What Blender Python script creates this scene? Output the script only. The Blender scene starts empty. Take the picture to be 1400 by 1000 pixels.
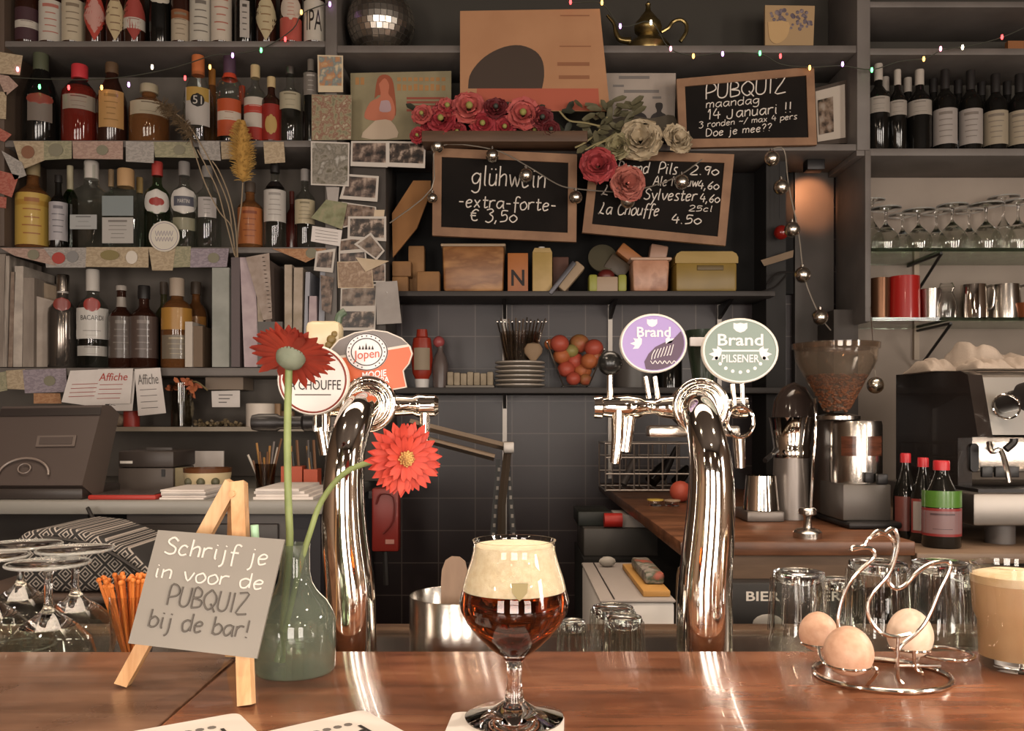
import bpy, bmesh, math, random
from mathutils import Vector, Matrix
random.seed(7)
R = math.radians
PI = math.pi
C = bpy.context.scene.collection
SC = bpy.context.scene

# ------------------------------------------------------------------ camera
# level camera just above the bar; horizon is at row 575 of the 1000-row frame
CXP, CYP, F, CZ = 700.0, 575.0, 1200.0, 1.346
cam_data = bpy.data.cameras.new('camera')
cam = bpy.data.objects.new('camera', cam_data)
C.objects.link(cam)
cam.location = (0, 0, CZ)
cam.rotation_euler = (PI / 2, 0, 0)
cam_data.sensor_width = 36.0
cam_data.lens = 36.0 * F / 1400.0
cam_data.shift_y = 75.0 / 1400.0
cam_data.clip_start = 0.02
SC.camera = cam

# ------------------------------------------------------------------ world, lights, exposure
w = bpy.data.worlds.new('world')
SC.world = w
w.use_nodes = True
w.node_tree.nodes['Background'].inputs[0].default_value = (1.0, 0.80, 0.66, 1)
w.node_tree.nodes['Background'].inputs[1].default_value = 0.03
SC.view_settings.view_transform = 'Standard'
SC.view_settings.look = 'None'
SC.view_settings.exposure = 0.0
SC.view_settings.gamma = 1.0
SC.cycles.max_bounces = 10
SC.cycles.transmission_bounces = 10
SC.cycles.transparent_max_bounces = 16
SC.cycles.diffuse_bounces = 3
SC.cycles.glossy_bounces = 5
SC.cycles.sample_clamp_indirect = 25.0
SC.cycles.blur_glossy = 0.6
SC.cycles.caustics_refractive = True


def light(name, kind, loc, power, color, size=0.1, size_y=None, target=None, spread=None, spot=None):
    d = bpy.data.lights.new(name, kind)
    d.energy = power
    d.color = color
    if kind == 'AREA':
        d.shape = 'RECTANGLE' if size_y else 'DISK'
        d.size = size
        if size_y:
            d.size_y = size_y
        if spread:
            d.spread = spread
    else:
        d.shadow_soft_size = size
    if kind == 'SPOT' and spot:
        d.spot_size = spot
        d.spot_blend = 0.5
    o = bpy.data.objects.new(name, d)
    C.objects.link(o)
    o.location = loc
    if target is not None:
        o.rotation_euler = (Vector(target) - Vector(loc)).to_track_quat('-Z', 'Y').to_euler()
    return o


DAY = (1.0, 0.89, 0.79)
WARM = (1.0, 0.80, 0.60)
# three tall street windows behind the guest, low evening light
for k, xx in enumerate((-1.75, 0.0, 1.75)):
    light('window_light', 'AREA', (xx, -2.55, 1.25), 62, DAY, 1.0, 1.3, target=(xx * .7, 3.0, 0.85))
# window in the right-hand side wall, beside the bar
light('side_window_light', 'AREA', (3.05, -0.75, 1.75), 75, (1.0, 0.90, 0.80), 0.7, 1.1, target=(0.2, 1.1, 1.15))
# pendant lamps over the bar (out of frame above)
light('bar_pendant_light', 'SPOT', (0.95, 0.35, 2.55), 40, WARM, 0.05, target=(0.25, 0.9, 1.1), spot=R(95))
light('bar_pendant_light', 'SPOT', (-0.75, 0.35, 2.55), 32, WARM, 0.05, target=(-0.3, 0.9, 1.1), spot=R(95))

light('aisle_ceiling_light', 'AREA', (0.0, 1.55, 3.0), 20, (1.0, 0.80, 0.62), 3.6, 0.5, target=(0.0, 1.5, 0), spread=R(80))  # soft fill added above the aisle to lift bar top and counters
# unseen point lights added behind the camera for sparkle on glass and chrome
for bl in ((-1.3, -0.7, 2.25), (0.9, -1.1, 2.2), (0.35, -0.45, 2.35)):
    light('bulb_light', 'POINT', bl, 6.5, WARM, 0.04)
for bl in ((-0.3, -1.7, 2.1), (1.9, -1.5, 2.1), (-2.2, -1.5, 2.1)):      # added downward fills that leave the upper shelves dimmer
    light('shaded_lamp_light', 'SPOT', bl, 110, WARM, 0.05, target=(bl[0], bl[1] + .05, 0), spot=R(168))
# two point lights added over the aisle for rim glints, and a small spot on the right end of the bar, all above or beside the frame
for bl in ((-0.95, 1.15, 2.4), (0.95, 1.15, 2.4)):
    light('aisle_bulb_light', 'POINT', bl, 3.5, WARM, 0.035)
light('bar_end_spot', 'SPOT', (1.75, 1.15, 1.95), 85, (1.0, 0.9, 0.78), 0.03, target=(0.5, 0.88, 1.14), spot=R(34))


# ------------------------------------------------------------------ pixel rays -> metres at a depth
def X(px, D):
    return (px - CXP) / F * D


def Z(py, D):
    return CZ - (py - CYP) / F * D


def P(px, py, D):
    return Vector((X(px, D), D, Z(py, D)))


# ------------------------------------------------------------------ materials
def lin(h):
    h = h.lstrip('#')
    c = [int(h[i:i + 2], 16) / 255 for i in (0, 2, 4)]
    return tuple((v / 12.92 if v <= .04045 else ((v + .055) / 1.055) ** 2.4) for v in c) + (1,)


MATS = {}


def mat(name, col, rough=.55, metal=0, trans=0, ior=1.45, coat=0, var=None, vscale=20, stretch=(1, 1, 1), bump=0, bscale=60,
        emit=None, estr=0, alpha=1, spec=.5, detail=4, contrast=(.35, .65), sheen=0):
    if name in MATS:
        return MATS[name]
    m = bpy.data.materials.new(name)
    m.use_nodes = True
    nt = m.node_tree
    b = nt.nodes['Principled BSDF']
    b.inputs['Base Color'].default_value = lin(col)
    b.inputs['Roughness'].default_value = rough
    b.inputs['Metallic'].default_value = metal
    b.inputs['Transmission Weight'].default_value = trans
    b.inputs['IOR'].default_value = ior
    b.inputs['Coat Weight'].default_value = coat
    b.inputs['Specular IOR Level'].default_value = spec
    b.inputs['Sheen Weight'].default_value = sheen
    if emit:
        b.inputs['Emission Color'].default_value = lin(emit)
        b.inputs['Emission Strength'].default_value = estr
    if var or bump:
        tc = nt.nodes.new('ShaderNodeTexCoord')
        mp = nt.nodes.new('ShaderNodeMapping')
        mp.inputs['Scale'].default_value = stretch
        nt.links.new(tc.outputs['Object'], mp.inputs['Vector'])
    if var:
        n = nt.nodes.new('ShaderNodeTexNoise')
        n.inputs['Scale'].default_value = vscale
        n.inputs['Detail'].default_value = detail
        nt.links.new(mp.outputs[0], n.inputs['Vector'])
        r = nt.nodes.new('ShaderNodeValToRGB')
        els = r.color_ramp.elements
        els[0].position, els[1].position = contrast
        els[0].color = lin(col)
        cols = var if isinstance(var, (list, tuple)) else [var]
        els[1].color = lin(cols[-1])
        for i, cc in enumerate(cols[:-1]):
            e = els.new(contrast[0] + (contrast[1] - contrast[0]) * (i + 1) / len(cols))
            e.color = lin(cc)
        nt.links.new(n.outputs['Fac'], r.inputs[0])
        nt.links.new(r.outputs[0], b.inputs['Base Color'])
    if bump:
        n2 = nt.nodes.new('ShaderNodeTexNoise')
        n2.inputs['Scale'].default_value = bscale
        n2.inputs['Detail'].default_value = 3
        nt.links.new(mp.outputs[0], n2.inputs['Vector'])
        bn = nt.nodes.new('ShaderNodeBump')
        bn.inputs['Strength'].default_value = bump
        bn.inputs['Distance'].default_value = .002
        nt.links.new(n2.outputs['Fac'], bn.inputs['Height'])
        nt.links.new(bn.outputs[0], b.inputs['Normal'])
    MATS[name] = m
    return m


def glass(name, col='#ffffff', rough=0.0, ior=1.45):
    return mat(name, col, rough, trans=1, ior=ior)


def thin(name, col, rough=.02, refl=1.0, haze=0, hcol='#909a8c'):
    """thin-walled glass: clear tint plus a Fresnel reflection"""
    if name in MATS:
        return MATS[name]
    m = bpy.data.materials.new(name)
    m.use_nodes = True
    nt = m.node_tree
    nt.nodes.remove(nt.nodes['Principled BSDF'])
    out = nt.nodes['Material Output']
    tr = nt.nodes.new('ShaderNodeBsdfTransparent')
    tr.inputs[0].default_value = lin(col)
    gl = nt.nodes.new('ShaderNodeBsdfGlossy')
    gl.inputs['Roughness'].default_value = rough
    gl.inputs[0].default_value = (refl, refl, refl, 1)
    fr = nt.nodes.new('ShaderNodeFresnel')
    ge = nt.nodes.new('ShaderNodeNewGeometry')
    mi = nt.nodes.new('ShaderNodeMath')
    mi.operation = 'MULTIPLY_ADD'
    mi.inputs[1].default_value = 1 / 1.5 - 1.5
    mi.inputs[2].default_value = 1.5
    nt.links.new(ge.outputs['Backfacing'], mi.inputs[0])
    nt.links.new(mi.outputs[0], fr.inputs[0])
    mx = nt.nodes.new('ShaderNodeMixShader')
    nt.links.new(fr.outputs[0], mx.inputs[0])
    nt.links.new(tr.outputs[0], mx.inputs[1])
    nt.links.new(gl.outputs[0], mx.inputs[2])
    if haze:        # cloudy glass scatters a little light
        df = nt.nodes.new('ShaderNodeBsdfDiffuse')
        df.inputs[0].default_value = lin(hcol)
        m2 = nt.nodes.new('ShaderNodeMixShader')
        m2.inputs[0].default_value = haze
        nt.links.new(tr.outputs[0], m2.inputs[1])
        nt.links.new(df.outputs[0], m2.inputs[2])
        nt.links.new(m2.outputs[0], mx.inputs[1])
    nt.links.new(mx.outputs[0], out.inputs[0])
    MATS[name] = m
    return m


def tile_mat():
    m = mat('purple_wall_tiles', '#40353a', .35)
    nt = m.node_tree
    b = nt.nodes['Principled BSDF']
    tc = nt.nodes.new('ShaderNodeTexCoord')
    sx = nt.nodes.new('ShaderNodeSeparateXYZ')
    cb = nt.nodes.new('ShaderNodeCombineXYZ')
    nt.links.new(tc.outputs['Object'], sx.inputs[0])
    nt.links.new(sx.outputs['X'], cb.inputs['X'])
    nt.links.new(sx.outputs['Z'], cb.inputs['Y'])
    br = nt.nodes.new('ShaderNodeTexBrick')
    br.offset = 0
    br.inputs['Scale'].default_value = 1
    br.inputs['Mortar Size'].default_value = .0022
    br.inputs['Mortar Smooth'].default_value = .3
    br.inputs['Brick Width'].default_value = .134
    br.inputs['Row Height'].default_value = .118
    br.inputs['Color1'].default_value = lin('#2f2425')
    br.inputs['Color2'].default_value = lin('#281f21')
    br.inputs['Mortar'].default_value = lin('#564c48')
    nt.links.new(cb.outputs[0], br.inputs['Vector'])
    nt.links.new(br.outputs['Color'], b.inputs['Base Color'])
    return m


def wave_mat(name, c1, c2, c3, axis='Z', scale=14, rough=.3, coat=0, stretch=(1, 12, 12), knots=True):
    """wood: long fibres along X plus darker blotches"""
    m = mat(name, c1, rough, coat=coat)
    nt = m.node_tree
    b = nt.nodes['Principled BSDF']
    tc = nt.nodes.new('ShaderNodeTexCoord')
    mp = nt.nodes.new('ShaderNodeMapping')
    mp.inputs['Scale'].default_value = stretch
    nt.links.new(tc.outputs['Object'], mp.inputs[0])
    n = nt.nodes.new('ShaderNodeTexNoise')
    n.inputs['Scale'].default_value = scale * .25
    n.inputs['Detail'].default_value = 7
    n.inputs['Roughness'].default_value = .62
    n.inputs['Distortion'].default_value = .4
    nt.links.new(mp.outputs[0], n.inputs['Vector'])
    r = nt.nodes.new('ShaderNodeValToRGB')
    e = r.color_ramp.elements
    e[0].position, e[0].color = .3, lin(c2)
    e[1].position, e[1].color = .7, lin(c3)
    q = e.new(.5)
    q.color = lin(c1)
    nt.links.new(n.outputs['Fac'], r.inputs[0])
    n2 = nt.nodes.new('ShaderNodeTexNoise')
    n2.inputs['Scale'].default_value = 9
    n2.inputs['Detail'].default_value = 5
    nt.links.new(tc.outputs['Object'], n2.inputs['Vector'])
    r2 = nt.nodes.new('ShaderNodeValToRGB')
    r2.color_ramp.elements[0].position, r2.color_ramp.elements[0].color = .3, (.45, .42, .4, 1)
    r2.color_ramp.elements[1].position, r2.color_ramp.elements[1].color = .55, (1, 1, 1, 1)
    nt.links.new(n2.outputs['Fac'], r2.inputs[0])
    mx = nt.nodes.new('ShaderNodeMix')
    mx.data_type = 'RGBA'
    mx.blend_type = 'MULTIPLY'
    mx.inputs[0].default_value = .8 if knots else .3
    nt.links.new(r.outputs[0], mx.inputs[6])
    nt.links.new(r2.outputs[0], mx.inputs[7])
    nt.links.new(mx.outputs[2], b.inputs['Base Color'])
    mr = nt.nodes.new('ShaderNodeMapRange')
    mr.inputs[3].default_value = rough * .7
    mr.inputs[4].default_value = rough * 1.5
    nt.links.new(n2.outputs['Fac'], mr.inputs[0])
    nt.links.new(mr.outputs[0], b.inputs['Roughness'])
    return m


def diamond_mat():
    m = mat('diamond_cloth', '#2b2828', .8)
    nt = m.node_tree
    b = nt.nodes['Principled BSDF']
    tc = nt.nodes.new('ShaderNodeTexCoord')
    mp = nt.nodes.new('ShaderNodeMapping')
    mp.inputs['Rotation'].default_value = (0, R(45), 0)
    mp.inputs['Scale'].default_value = (1, 1, 1)
    nt.links.new(tc.outputs['Object'], mp.inputs[0])
    sep = nt.nodes.new('ShaderNodeSeparateXYZ')
    nt.links.new(mp.outputs[0], sep.inputs[0])

    def saw(sock):
        a = nt.nodes.new('ShaderNodeMath'); a.operation = 'MULTIPLY'; a.inputs[1].default_value = 36
        f = nt.nodes.new('ShaderNodeMath'); f.operation = 'FRACT'
        s_ = nt.nodes.new('ShaderNodeMath'); s_.operation = 'SUBTRACT'; s_.inputs[1].default_value = .5
        ab = nt.nodes.new('ShaderNodeMath'); ab.operation = 'ABSOLUTE'
        nt.links.new(sock, a.inputs[0]); nt.links.new(a.outputs[0], f.inputs[0])
        nt.links.new(f.outputs[0], s_.inputs[0]); nt.links.new(s_.outputs[0], ab.inputs[0])
        return ab.outputs[0]
    mxm = nt.nodes.new('ShaderNodeMath'); mxm.operation = 'MAXIMUM'
    nt.links.new(saw(sep.outputs['X']), mxm.inputs[0])
    nt.links.new(saw(sep.outputs['Z']), mxm.inputs[1])
    k = nt.nodes.new('ShaderNodeMath'); k.operation = 'MULTIPLY'; k.inputs[1].default_value = 5
    fr = nt.nodes.new('ShaderNodeMath'); fr.operation = 'FRACT'
    gt = nt.nodes.new('ShaderNodeMath'); gt.operation = 'GREATER_THAN'; gt.inputs[1].default_value = .58
    nt.links.new(mxm.outputs[0], k.inputs[0]); nt.links.new(k.outputs[0], fr.inputs[0]); nt.links.new(fr.outputs[0], gt.inputs[0])
    mx = nt.nodes.new('ShaderNodeMix'); mx.data_type = 'RGBA'
    mx.inputs[6].default_value = lin('#242222')
    mx.inputs[7].default_value = lin('#958d86')
    nt.links.new(gt.outputs[0], mx.inputs[0])
    nt.links.new(mx.outputs[2], b.inputs['Base Color'])
    return m


# ------------------------------------------------------------------ text (built-in font) cached as plain geometry
TXT = {}


def text_geo(s):
    if s in TXT:
        return TXT[s]
    cu = bpy.data.curves.new('t', 'FONT')
    cu.body = s
    cu.resolution_u = 3
    cu.size = 1
    cu.offset = .018 if s in ('Brand', 'PILSENER', 'MOOIE', 'NEL IPA', 'BIER', 'VER', 'N') else 0
    ob = bpy.data.objects.new('t', cu)
    C.objects.link(ob)
    dg = bpy.context.evaluated_depsgraph_get()
    me = bpy.data.meshes.new_from_object(ob.evaluated_get(dg))
    vs = [tuple(v.co[:2]) for v in me.vertices]
    fs = [tuple(p.vertices) for p in me.polygons]
    bpy.data.objects.remove(ob)
    bpy.data.curves.remove(cu)
    bpy.data.meshes.remove(me)
    x0 = min(v[0] for v in vs); x1 = max(v[0] for v in vs)
    y0 = min(v[1] for v in vs); y1 = max(v[1] for v in vs)
    vs = [((v[0] - x0) / (x1 - x0), (v[1] - y0) / (y1 - y0)) for v in vs]   # normalised to the unit square
    TXT[s] = (vs, fs)
    return TXT[s]


for t_ in ('BACARDI', 'IPA', 'MARTINI', '51', 'LA CHOUFFE', 'Jopen', 'MOOIE', 'NEL IPA', 'Brand', 'PILSENER', 'BIER', 'VER', 'N', 'Affiche'):
    text_geo(t_)

# single-stroke handwriting: cap height 10, x-height 6
GL = {
    'a': (7, "6 5 4 6 1 5 0 2 2 0 4 1 6 4|6 6 6 1 7 0"), 'b': (6, "0 10 0 0|0 4 3 6 6 4 5 1 2 0 0 1"),
    'c': (6, "5 5 3 6 1 5 0 2 2 0 5 1"), 'd': (7, "6 5 3 6 0 4 1 0 4 0 6 3|6 10 6 0"),
    'e': (6, "0 3 4 3.5 5 5 3 6 1 5 0 3 1 0 3 0 5 1"), 'f': (5, "6 9 4 10 2 8 2 -3|0 5 5 5"),
    'g': (7, "6 5 3 6 0 4 1 1 4 1 6 4|6 6 6 -2 3 -4 0 -3"), 'h': (6, "0 10 0 0|0 4 3 6 5 5 5 0"),
    'i': (3, "1 6 1 1 2 0|1 8 1.2 8.6"), 'j': (4, "2 6 2 -2 0 -4|2 8 2.2 8.6"), 'k': (6, "0 10 0 0|5 6 0 3 5 0"),
    'l': (3, "1 10 1 1 2 0"), 'm': (9, "0 6 0 0|0 4 2 6 4 5 4 0|4 4 6 6 8 5 8 0"), 'n': (6, "0 6 0 0|0 4 3 6 5 5 5 0"),
    'o': (6, "3 6 0 4 1 0 4 0 6 3 4 6 3 6"), 'p': (6, "0 6 0 -4|0 4 3 6 6 4 5 1 2 0 0 1"), 'r': (5, "0 6 0 0|0 4 2 6 5 6"),
    's': (5, "5 6 2 6 1 4 4 2 4 0 0 0"), 't': (5, "2 9 2 1 3 0 5 1|0 6 5 6"), 'u': (6, "0 6 0 1 2 0 4 1 5 3|5 6 5 0"),
    'U~': (6, "0 6 0 1 2 0 4 1 5 3|5 6 5 0|1 8 1.2 8.6|4 8 4.2 8.6"), 'v': (6, "0 6 3 0 6 6"), 'w': (8, "0 6 2 0 4 5 6 0 8 6"),
    'x': (6, "0 6 5 0|5 6 0 0"), 'y': (6, "0 6 3 1|6 6 2 -4 0 -4"), 'z': (6, "0 6 5 6 0 0 5 0"),
    'A': (8, "0 0 4 10 8 0|2 4 6 4"), 'B': (7, "0 0 0 10 5 9 5 6 0 5 6 4 6 1 0 0"), 'C': (8, "8 8 5 10 1 8 0 4 2 0 6 0 8 2"),
    'D': (8, "0 0 0 10 5 9 7 5 5 1 0 0"), 'J': (8, "5 8 5 1 3 -1 0 0 0 2"), 'L': (8, "3 10 4 8 2 2 0 0 2 1 7 0"),
    'N': (8, "0 0 0 10 7 0 7 10"), 'P': (7, "0 0 0 10 5 10 7 7 5 5 0 4"), 'Q': (9, "4 10 0 7 0 3 4 0 8 3 8 7 4 10|5 3 9 -1"),
    'S': (7, "7 8 4 10 1 8 2 6 6 4 6 1 3 0 0 1"), 'U': (8, "0 10 0 2 3 0 6 1 7 4 7 10"), 'I': (3, "1 10 1 0"),
    'Z': (8, "0 10 7 10 0 0 8 0"),
    '0': (6, "3 6 0 4 0 2 3 0 6 2 6 4 3 6"), '1': (4, "0 7 2 10 2 0"), '2': (7, "0 8 3 10 6 8 5 5 0 0 7 0"),
    '3': (7, "0 9 4 10 6 8 3 6 6 4 6 1 3 -1 0 0"), '4': (7, "3 10 0 4 7 4|5 7 5 0"), '5': (7, "6 9 1 9 1 5 4 6 6 4 5 1 0 0"),
    '6': (6, "5 9 1 5 0 2 3 0 5 2 4 4 0 3"), '9': (6, "5 8 2 9 0 7 2 5 5 7 5 9|5 8 4 0"), ',': (3, "1 1 0 -2"), '.': (3, "1 0 1.3 .5"),
    '-': (5, "0 4 4 4"), '!': (3, "1 10 1 3|1 0 1.2 .5"), '?': (6, "0 8 3 10 5 8 3 5 2 3|2 0 2.2 .5"), '/': (6, "0 -1 6 10"),
    '~': (6, "0 4 2 5 4 4 6 5"), '€': (7, "7 8 4 9 1 6 2 1 5 0 7 1|0 6 5 6|0 4 5 4"), ' ': (4, ""), '|': (4, "1 10 1 -1"),
    "'": (3, "1 10 1 8"),
}


def strokes(s):
    out = []
    x = 0
    i = 0
    while i < len(s):
        ch = s[i]
        if ch == 'ü':
            ch = 'U~'
        wd, g = GL[ch]
        for st in g.split('|'):
            v = [float(q) for q in st.split()]
            if v:
                out.append([(x + v[k], v[k + 1]) for k in range(0, len(v), 2)])
        x += wd + 1.6
        i += 1
    return out, x


def smooth_line(pts, n=3):
    if len(pts) < 3:
        return list(pts)
    out = []
    m = len(pts)
    for i in range(m - 1):
        p0, p1, p2, p3 = pts[max(i - 1, 0)], pts[i], pts[i + 1], pts[min(i + 2, m - 1)]
        for k in range(n):
            t = k / n
            out.append(tuple(.5 * ((2 * b) + (-a + c) * t + (2 * a - 5 * b + 4 * c - d) * t * t + (-a + 3 * b - 3 * c + d) * t ** 3)
                             for a, b, c, d in zip(p0, p1, p2, p3)))
    out.append(tuple(pts[-1]))
    return out


# ------------------------------------------------------------------ mesh builder (all coordinates are world metres)
class MB:
    def __init__(self):
        self.v = []
        self.f = []

    def add(self, vs, fs):
        o = len(self.v)
        self.v += [tuple(p) for p in vs]
        self.f += [tuple(i + o for i in f) for f in fs]
        return self

    def box(self, x0, x1, y0, y1, z0, z1, bev=0, M=None):
        if bev <= 0:
            vs = [(x, y, z) for z in (z0, z1) for y in (y0, y1) for x in (x0, x1)]
            fs = [(0, 2, 3, 1), (4, 5, 7, 6), (0, 1, 5, 4), (2, 6, 7, 3), (0, 4, 6, 2), (1, 3, 7, 5)]
        else:
            bm = bmesh.new()
            bmesh.ops.create_cube(bm, size=1)
            for q in bm.verts:
                q.co = Vector(((x0 + x1) / 2 + q.co.x * (x1 - x0), (y0 + y1) / 2 + q.co.y * (y1 - y0), (z0 + z1) / 2 + q.co.z * (z1 - z0)))
            bmesh.ops.bevel(bm, geom=bm.edges[:], offset=min(bev, .49 * min(abs(x1 - x0), abs(y1 - y0), abs(z1 - z0))), segments=2, affect='EDGES', profile=.5)
            bm.verts.index_update()
            vs = [tuple(q.co) for q in bm.verts]
            fs = [tuple(q.index for q in f.verts) for f in bm.faces]
            bm.free()
        if M is not None:
            vs = [tuple(M @ Vector(p)) for p in vs]
        return self.add(vs, fs)

    def lathe(self, prof, c, seg=24, M=None, closed=False, sq=0, sx=1, sy=1):
        """prof: list of (r, z) going up; c: base centre. sq makes the section squarer"""
        vs = []
        n = len(prof)
        for r, z in prof:
            for k in range(seg):
                a = 2 * PI * k / seg
                ca, sa = math.cos(a), math.sin(a)
                q = 1
                if sq:
                    q = (abs(ca) ** sq + abs(sa) ** sq) ** (-1 / sq)
                vs.append((r * q * ca * sx, r * q * sa * sy, z))
        fs = []
        for i in range(n - 1):
            for k in range(seg):
                a, b = i * seg + k, i * seg + (k + 1) % seg
                fs.append((a, b, b + seg, a + seg))
        if closed:
            for k in range(seg):
                a, b = (n - 1) * seg + k, (n - 1) * seg + (k + 1) % seg
                fs.append((a, b, (k + 1) % seg, k))
        else:
            if prof[0][0] > 1e-6:
                fs.append(tuple(range(seg - 1, -1, -1)))
            if prof[-1][0] > 1e-6:
                fs.append(tuple((n - 1) * seg + k for k in range(seg)))
        c = Vector(c)
        if M is not None:
            vs = [tuple(c + M @ Vector(p)) for p in vs]
        else:
            vs = [(p[0] + c.x, p[1] + c.y, p[2] + c.z) for p in vs]
        return self.add(vs, fs)

    def tube(self, pts, r, seg=8, closed=False, flat=1.0):
        pts = [Vector(p) for p in pts]
        n = len(pts)
        rr = r if isinstance(r, (list, tuple)) else [r] * n
        vs, fs = [], []
        up = None
        for i, p in enumerate(pts):
            if closed:
                t = (pts[(i + 1) % n] - pts[i - 1])
            else:
                t = pts[min(i + 1, n - 1)] - pts[max(i - 1, 0)]
            if t.length < 1e-9:
                t = Vector((0, 0, 1))
            t.normalize()
            if up is None:
                up = Vector((0, 1, 0)) if abs(t.y) < .9 else Vector((1, 0, 0))
            u = (up - t * up.dot(t))
            if u.length < 1e-5:
                u = t.orthogonal()
            u.normalize()
            up = u
            vv = t.cross(u)
            for k in range(seg):
                a = 2 * PI * k / seg
                vs.append(p + (u * math.cos(a) * flat + vv * math.sin(a)) * rr[i])
        m = n if closed else n - 1
        for i in range(m):
            for k in range(seg):
                a, b = i * seg + k, i * seg + (k + 1) % seg
                c_, d = ((i + 1) % n) * seg + (k + 1) % seg, ((i + 1) % n) * seg + k
                fs.append((a, b, c_, d))
        if not closed:
            fs.append(tuple(range(seg - 1, -1, -1)))
            fs.append(tuple((n - 1) * seg + k for k in range(seg)))
        return self.add(vs, fs)

    def prism(self, outline, y0, y1, M=None):
        """outline: (x, z) list, extruded along y"""
        n = len(outline)
        vs = [(p[0], y0, p[1]) for p in outline] + [(p[0], y1, p[1]) for p in outline]
        fs = [tuple(range(n)), tuple(range(2 * n - 1, n - 1, -1))]
        for i in range(n):
            j = (i + 1) % n
            fs.append((i, i + n, j + n, j))
        if M is not None:
            vs = [tuple(M @ Vector(p)) for p in vs]
        return self.add(vs, fs)

    def quadslab(self, c4, th):
        """c4: four world corners (TL, TR, BR, BL as seen from the camera); th: thickness going away from the camera"""
        c4 = [Vector(p) for p in c4]
        nrm = (c4[1] - c4[0]).cross(c4[3] - c4[0]).normalized()
        if nrm.y < 0:
            nrm = -nrm
        vs = c4 + [p + nrm * th for p in c4]
        fs = [(0, 3, 2, 1), (4, 5, 6, 7), (0, 1, 5, 4), (1, 2, 6, 5), (2, 3, 7, 6), (3, 0, 4, 7)]
        return self.add(vs, fs)

    def sphere(self, c, r, seg=16, rings=10, sx=1, sy=1, sz=1):
        prof = [(r * math.sin(PI * i / rings), -r * math.cos(PI * i / rings)) for i in range(rings + 1)]
        prof[0] = (0, prof[0][1]); prof[-1] = (0, prof[-1][1])
        M = Matrix.Diagonal((sx, sy, sz)).to_3x3()
        return self.lathe(prof, c, seg, M)

    def text(self, s, o, ux, uz, th=.0004):
        """o: world lower-left corner, ux / uz: full width and height vectors"""
        vs, fs = text_geo(s)
        o, ux, uz = Vector(o), Vector(ux), Vector(uz)
        nrm = ux.cross(uz).normalized()
        n = len(vs)
        a = [o + ux * p[0] + uz * p[1] + nrm * th for p in vs]
        return self.add(a, fs)

    def build(self, name, m, parent=None, origin=None, smooth=40, label=None, weld=True):
        me = bpy.data.meshes.new(name)
        if parent is not None:
            org = parent['_org']
        elif origin is not None:
            org = origin
        else:
            xs = [p[0] for p in self.v]; ys = [p[1] for p in self.v]; zs = [p[2] for p in self.v]
            org = ((min(xs) + max(xs)) / 2, (min(ys) + max(ys)) / 2, min(zs))
        me.from_pydata([(p[0] - org[0], p[1] - org[1], p[2] - org[2]) for p in self.v], [], self.f)
        bm = bmesh.new()
        bm.from_mesh(me)
        if weld:
            bmesh.ops.remove_doubles(bm, verts=bm.verts[:], dist=1e-6)
        bmesh.ops.recalc_face_normals(bm, faces=bm.faces[:])
        bm.to_mesh(me)
        bm.free()
        if smooth:
            me.polygons.foreach_set('use_smooth', [True] * len(me.polygons))
            me.set_sharp_from_angle(angle=R(smooth))
        me.materials.append(m)
        o = bpy.data.objects.new(name, me)
        C.objects.link(o)
        if parent is not None:
            o.parent = parent
        else:
            o.location = org
        ORG[o.name] = tuple(org)
        o['_org'] = tuple(org)
        if label:
            o['label'] = label
        ALL.append(o)
        return o


ORG = {}
ALL = []


def thing(name, label, cat, loc, group=None):
    o = bpy.data.objects.new(name, None)
    C.objects.link(o)
    o.location = loc
    o.empty_display_size = .02
    o['_org'] = tuple(loc)
    o['label'] = label
    o['category'] = cat
    if group:
        o['group'] = group
    ALL.append(o)
    return o


def tag(o, label, cat, group=None, kind=None):
    o['label'] = label
    o['category'] = cat
    if group:
        o['group'] = group
    if kind:
        o['kind'] = kind
    return o


def struct(o):
    o['kind'] = 'structure'
    return o


# ------------------------------------------------------------------ shared materials
DARKPAINT = mat('dark_grey_paint', '#4a433e', .6, var='#3f3934', vscale=6, bump=.08, bscale=30)
DARKPAINT2 = mat('shelf_back_paint', '#5f5851', .75, var='#534c46', vscale=4)
SHELFPAINT = mat('shelf_grey_paint', '#6e6762', .55, var='#5f5853', vscale=6)
BLACKPAINT = mat('black_recess_paint', '#100e0d', .85)
GREYWALL = mat('grey_wall_paint', '#978a7e', .8, var='#897d72', vscale=3)
CHROME = mat('polished_chrome', '#e8e2da', .06, metal=1)
STEEL = mat('brushed_steel', '#bdb6ae', .22, metal=1, bump=.05, bscale=200)
DULLSTEEL = mat('dull_steel', '#8b857f', .42, metal=1)
DARKMETAL = mat('dark_metal', '#2a2828', .4, metal=.6)
BLACKPLASTIC = mat('black_plastic', '#221f1e', .42)
GREYPLASTIC = mat('dark_grey_plastic', '#4b4542', .45)
WHITEPLASTIC = mat('white_plastic', '#cfcac6', .45)
PAPER = mat('white_paper', '#d8d0ca', .75, var='#c9c0ba', vscale=9)
GREYPAPER = mat('grey_paper', '#a79f99', .75, var='#968e88', vscale=12)
CREAM = mat('cream_card', '#c9b59b', .7, var='#b7a184', vscale=15)
INK = mat('black_ink', '#26201e', .7)
REDINK = mat('red_ink', '#a63a30', .7)
GREYINK = mat('grey_ink', '#6c6662', .7)
WHITEINK = mat('white_ink', '#e6e0d8', .6)
CHALK = mat('white_chalk', '#d9cfc4', .9)
CLEAR = glass('clear_glass', '#fbfbfa')
CLEAR2 = thin('clear_spirit_glass', '#eef1ee')
GREENGLASS = thin('green_glass', '#6f8d55')
PALEGREEN = thin('pale_green_glass', '#b5c7ad')
AMBERGLASS = mat('amber_glass', '#7d5230', .05, trans=.5, ior=1.4)
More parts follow.
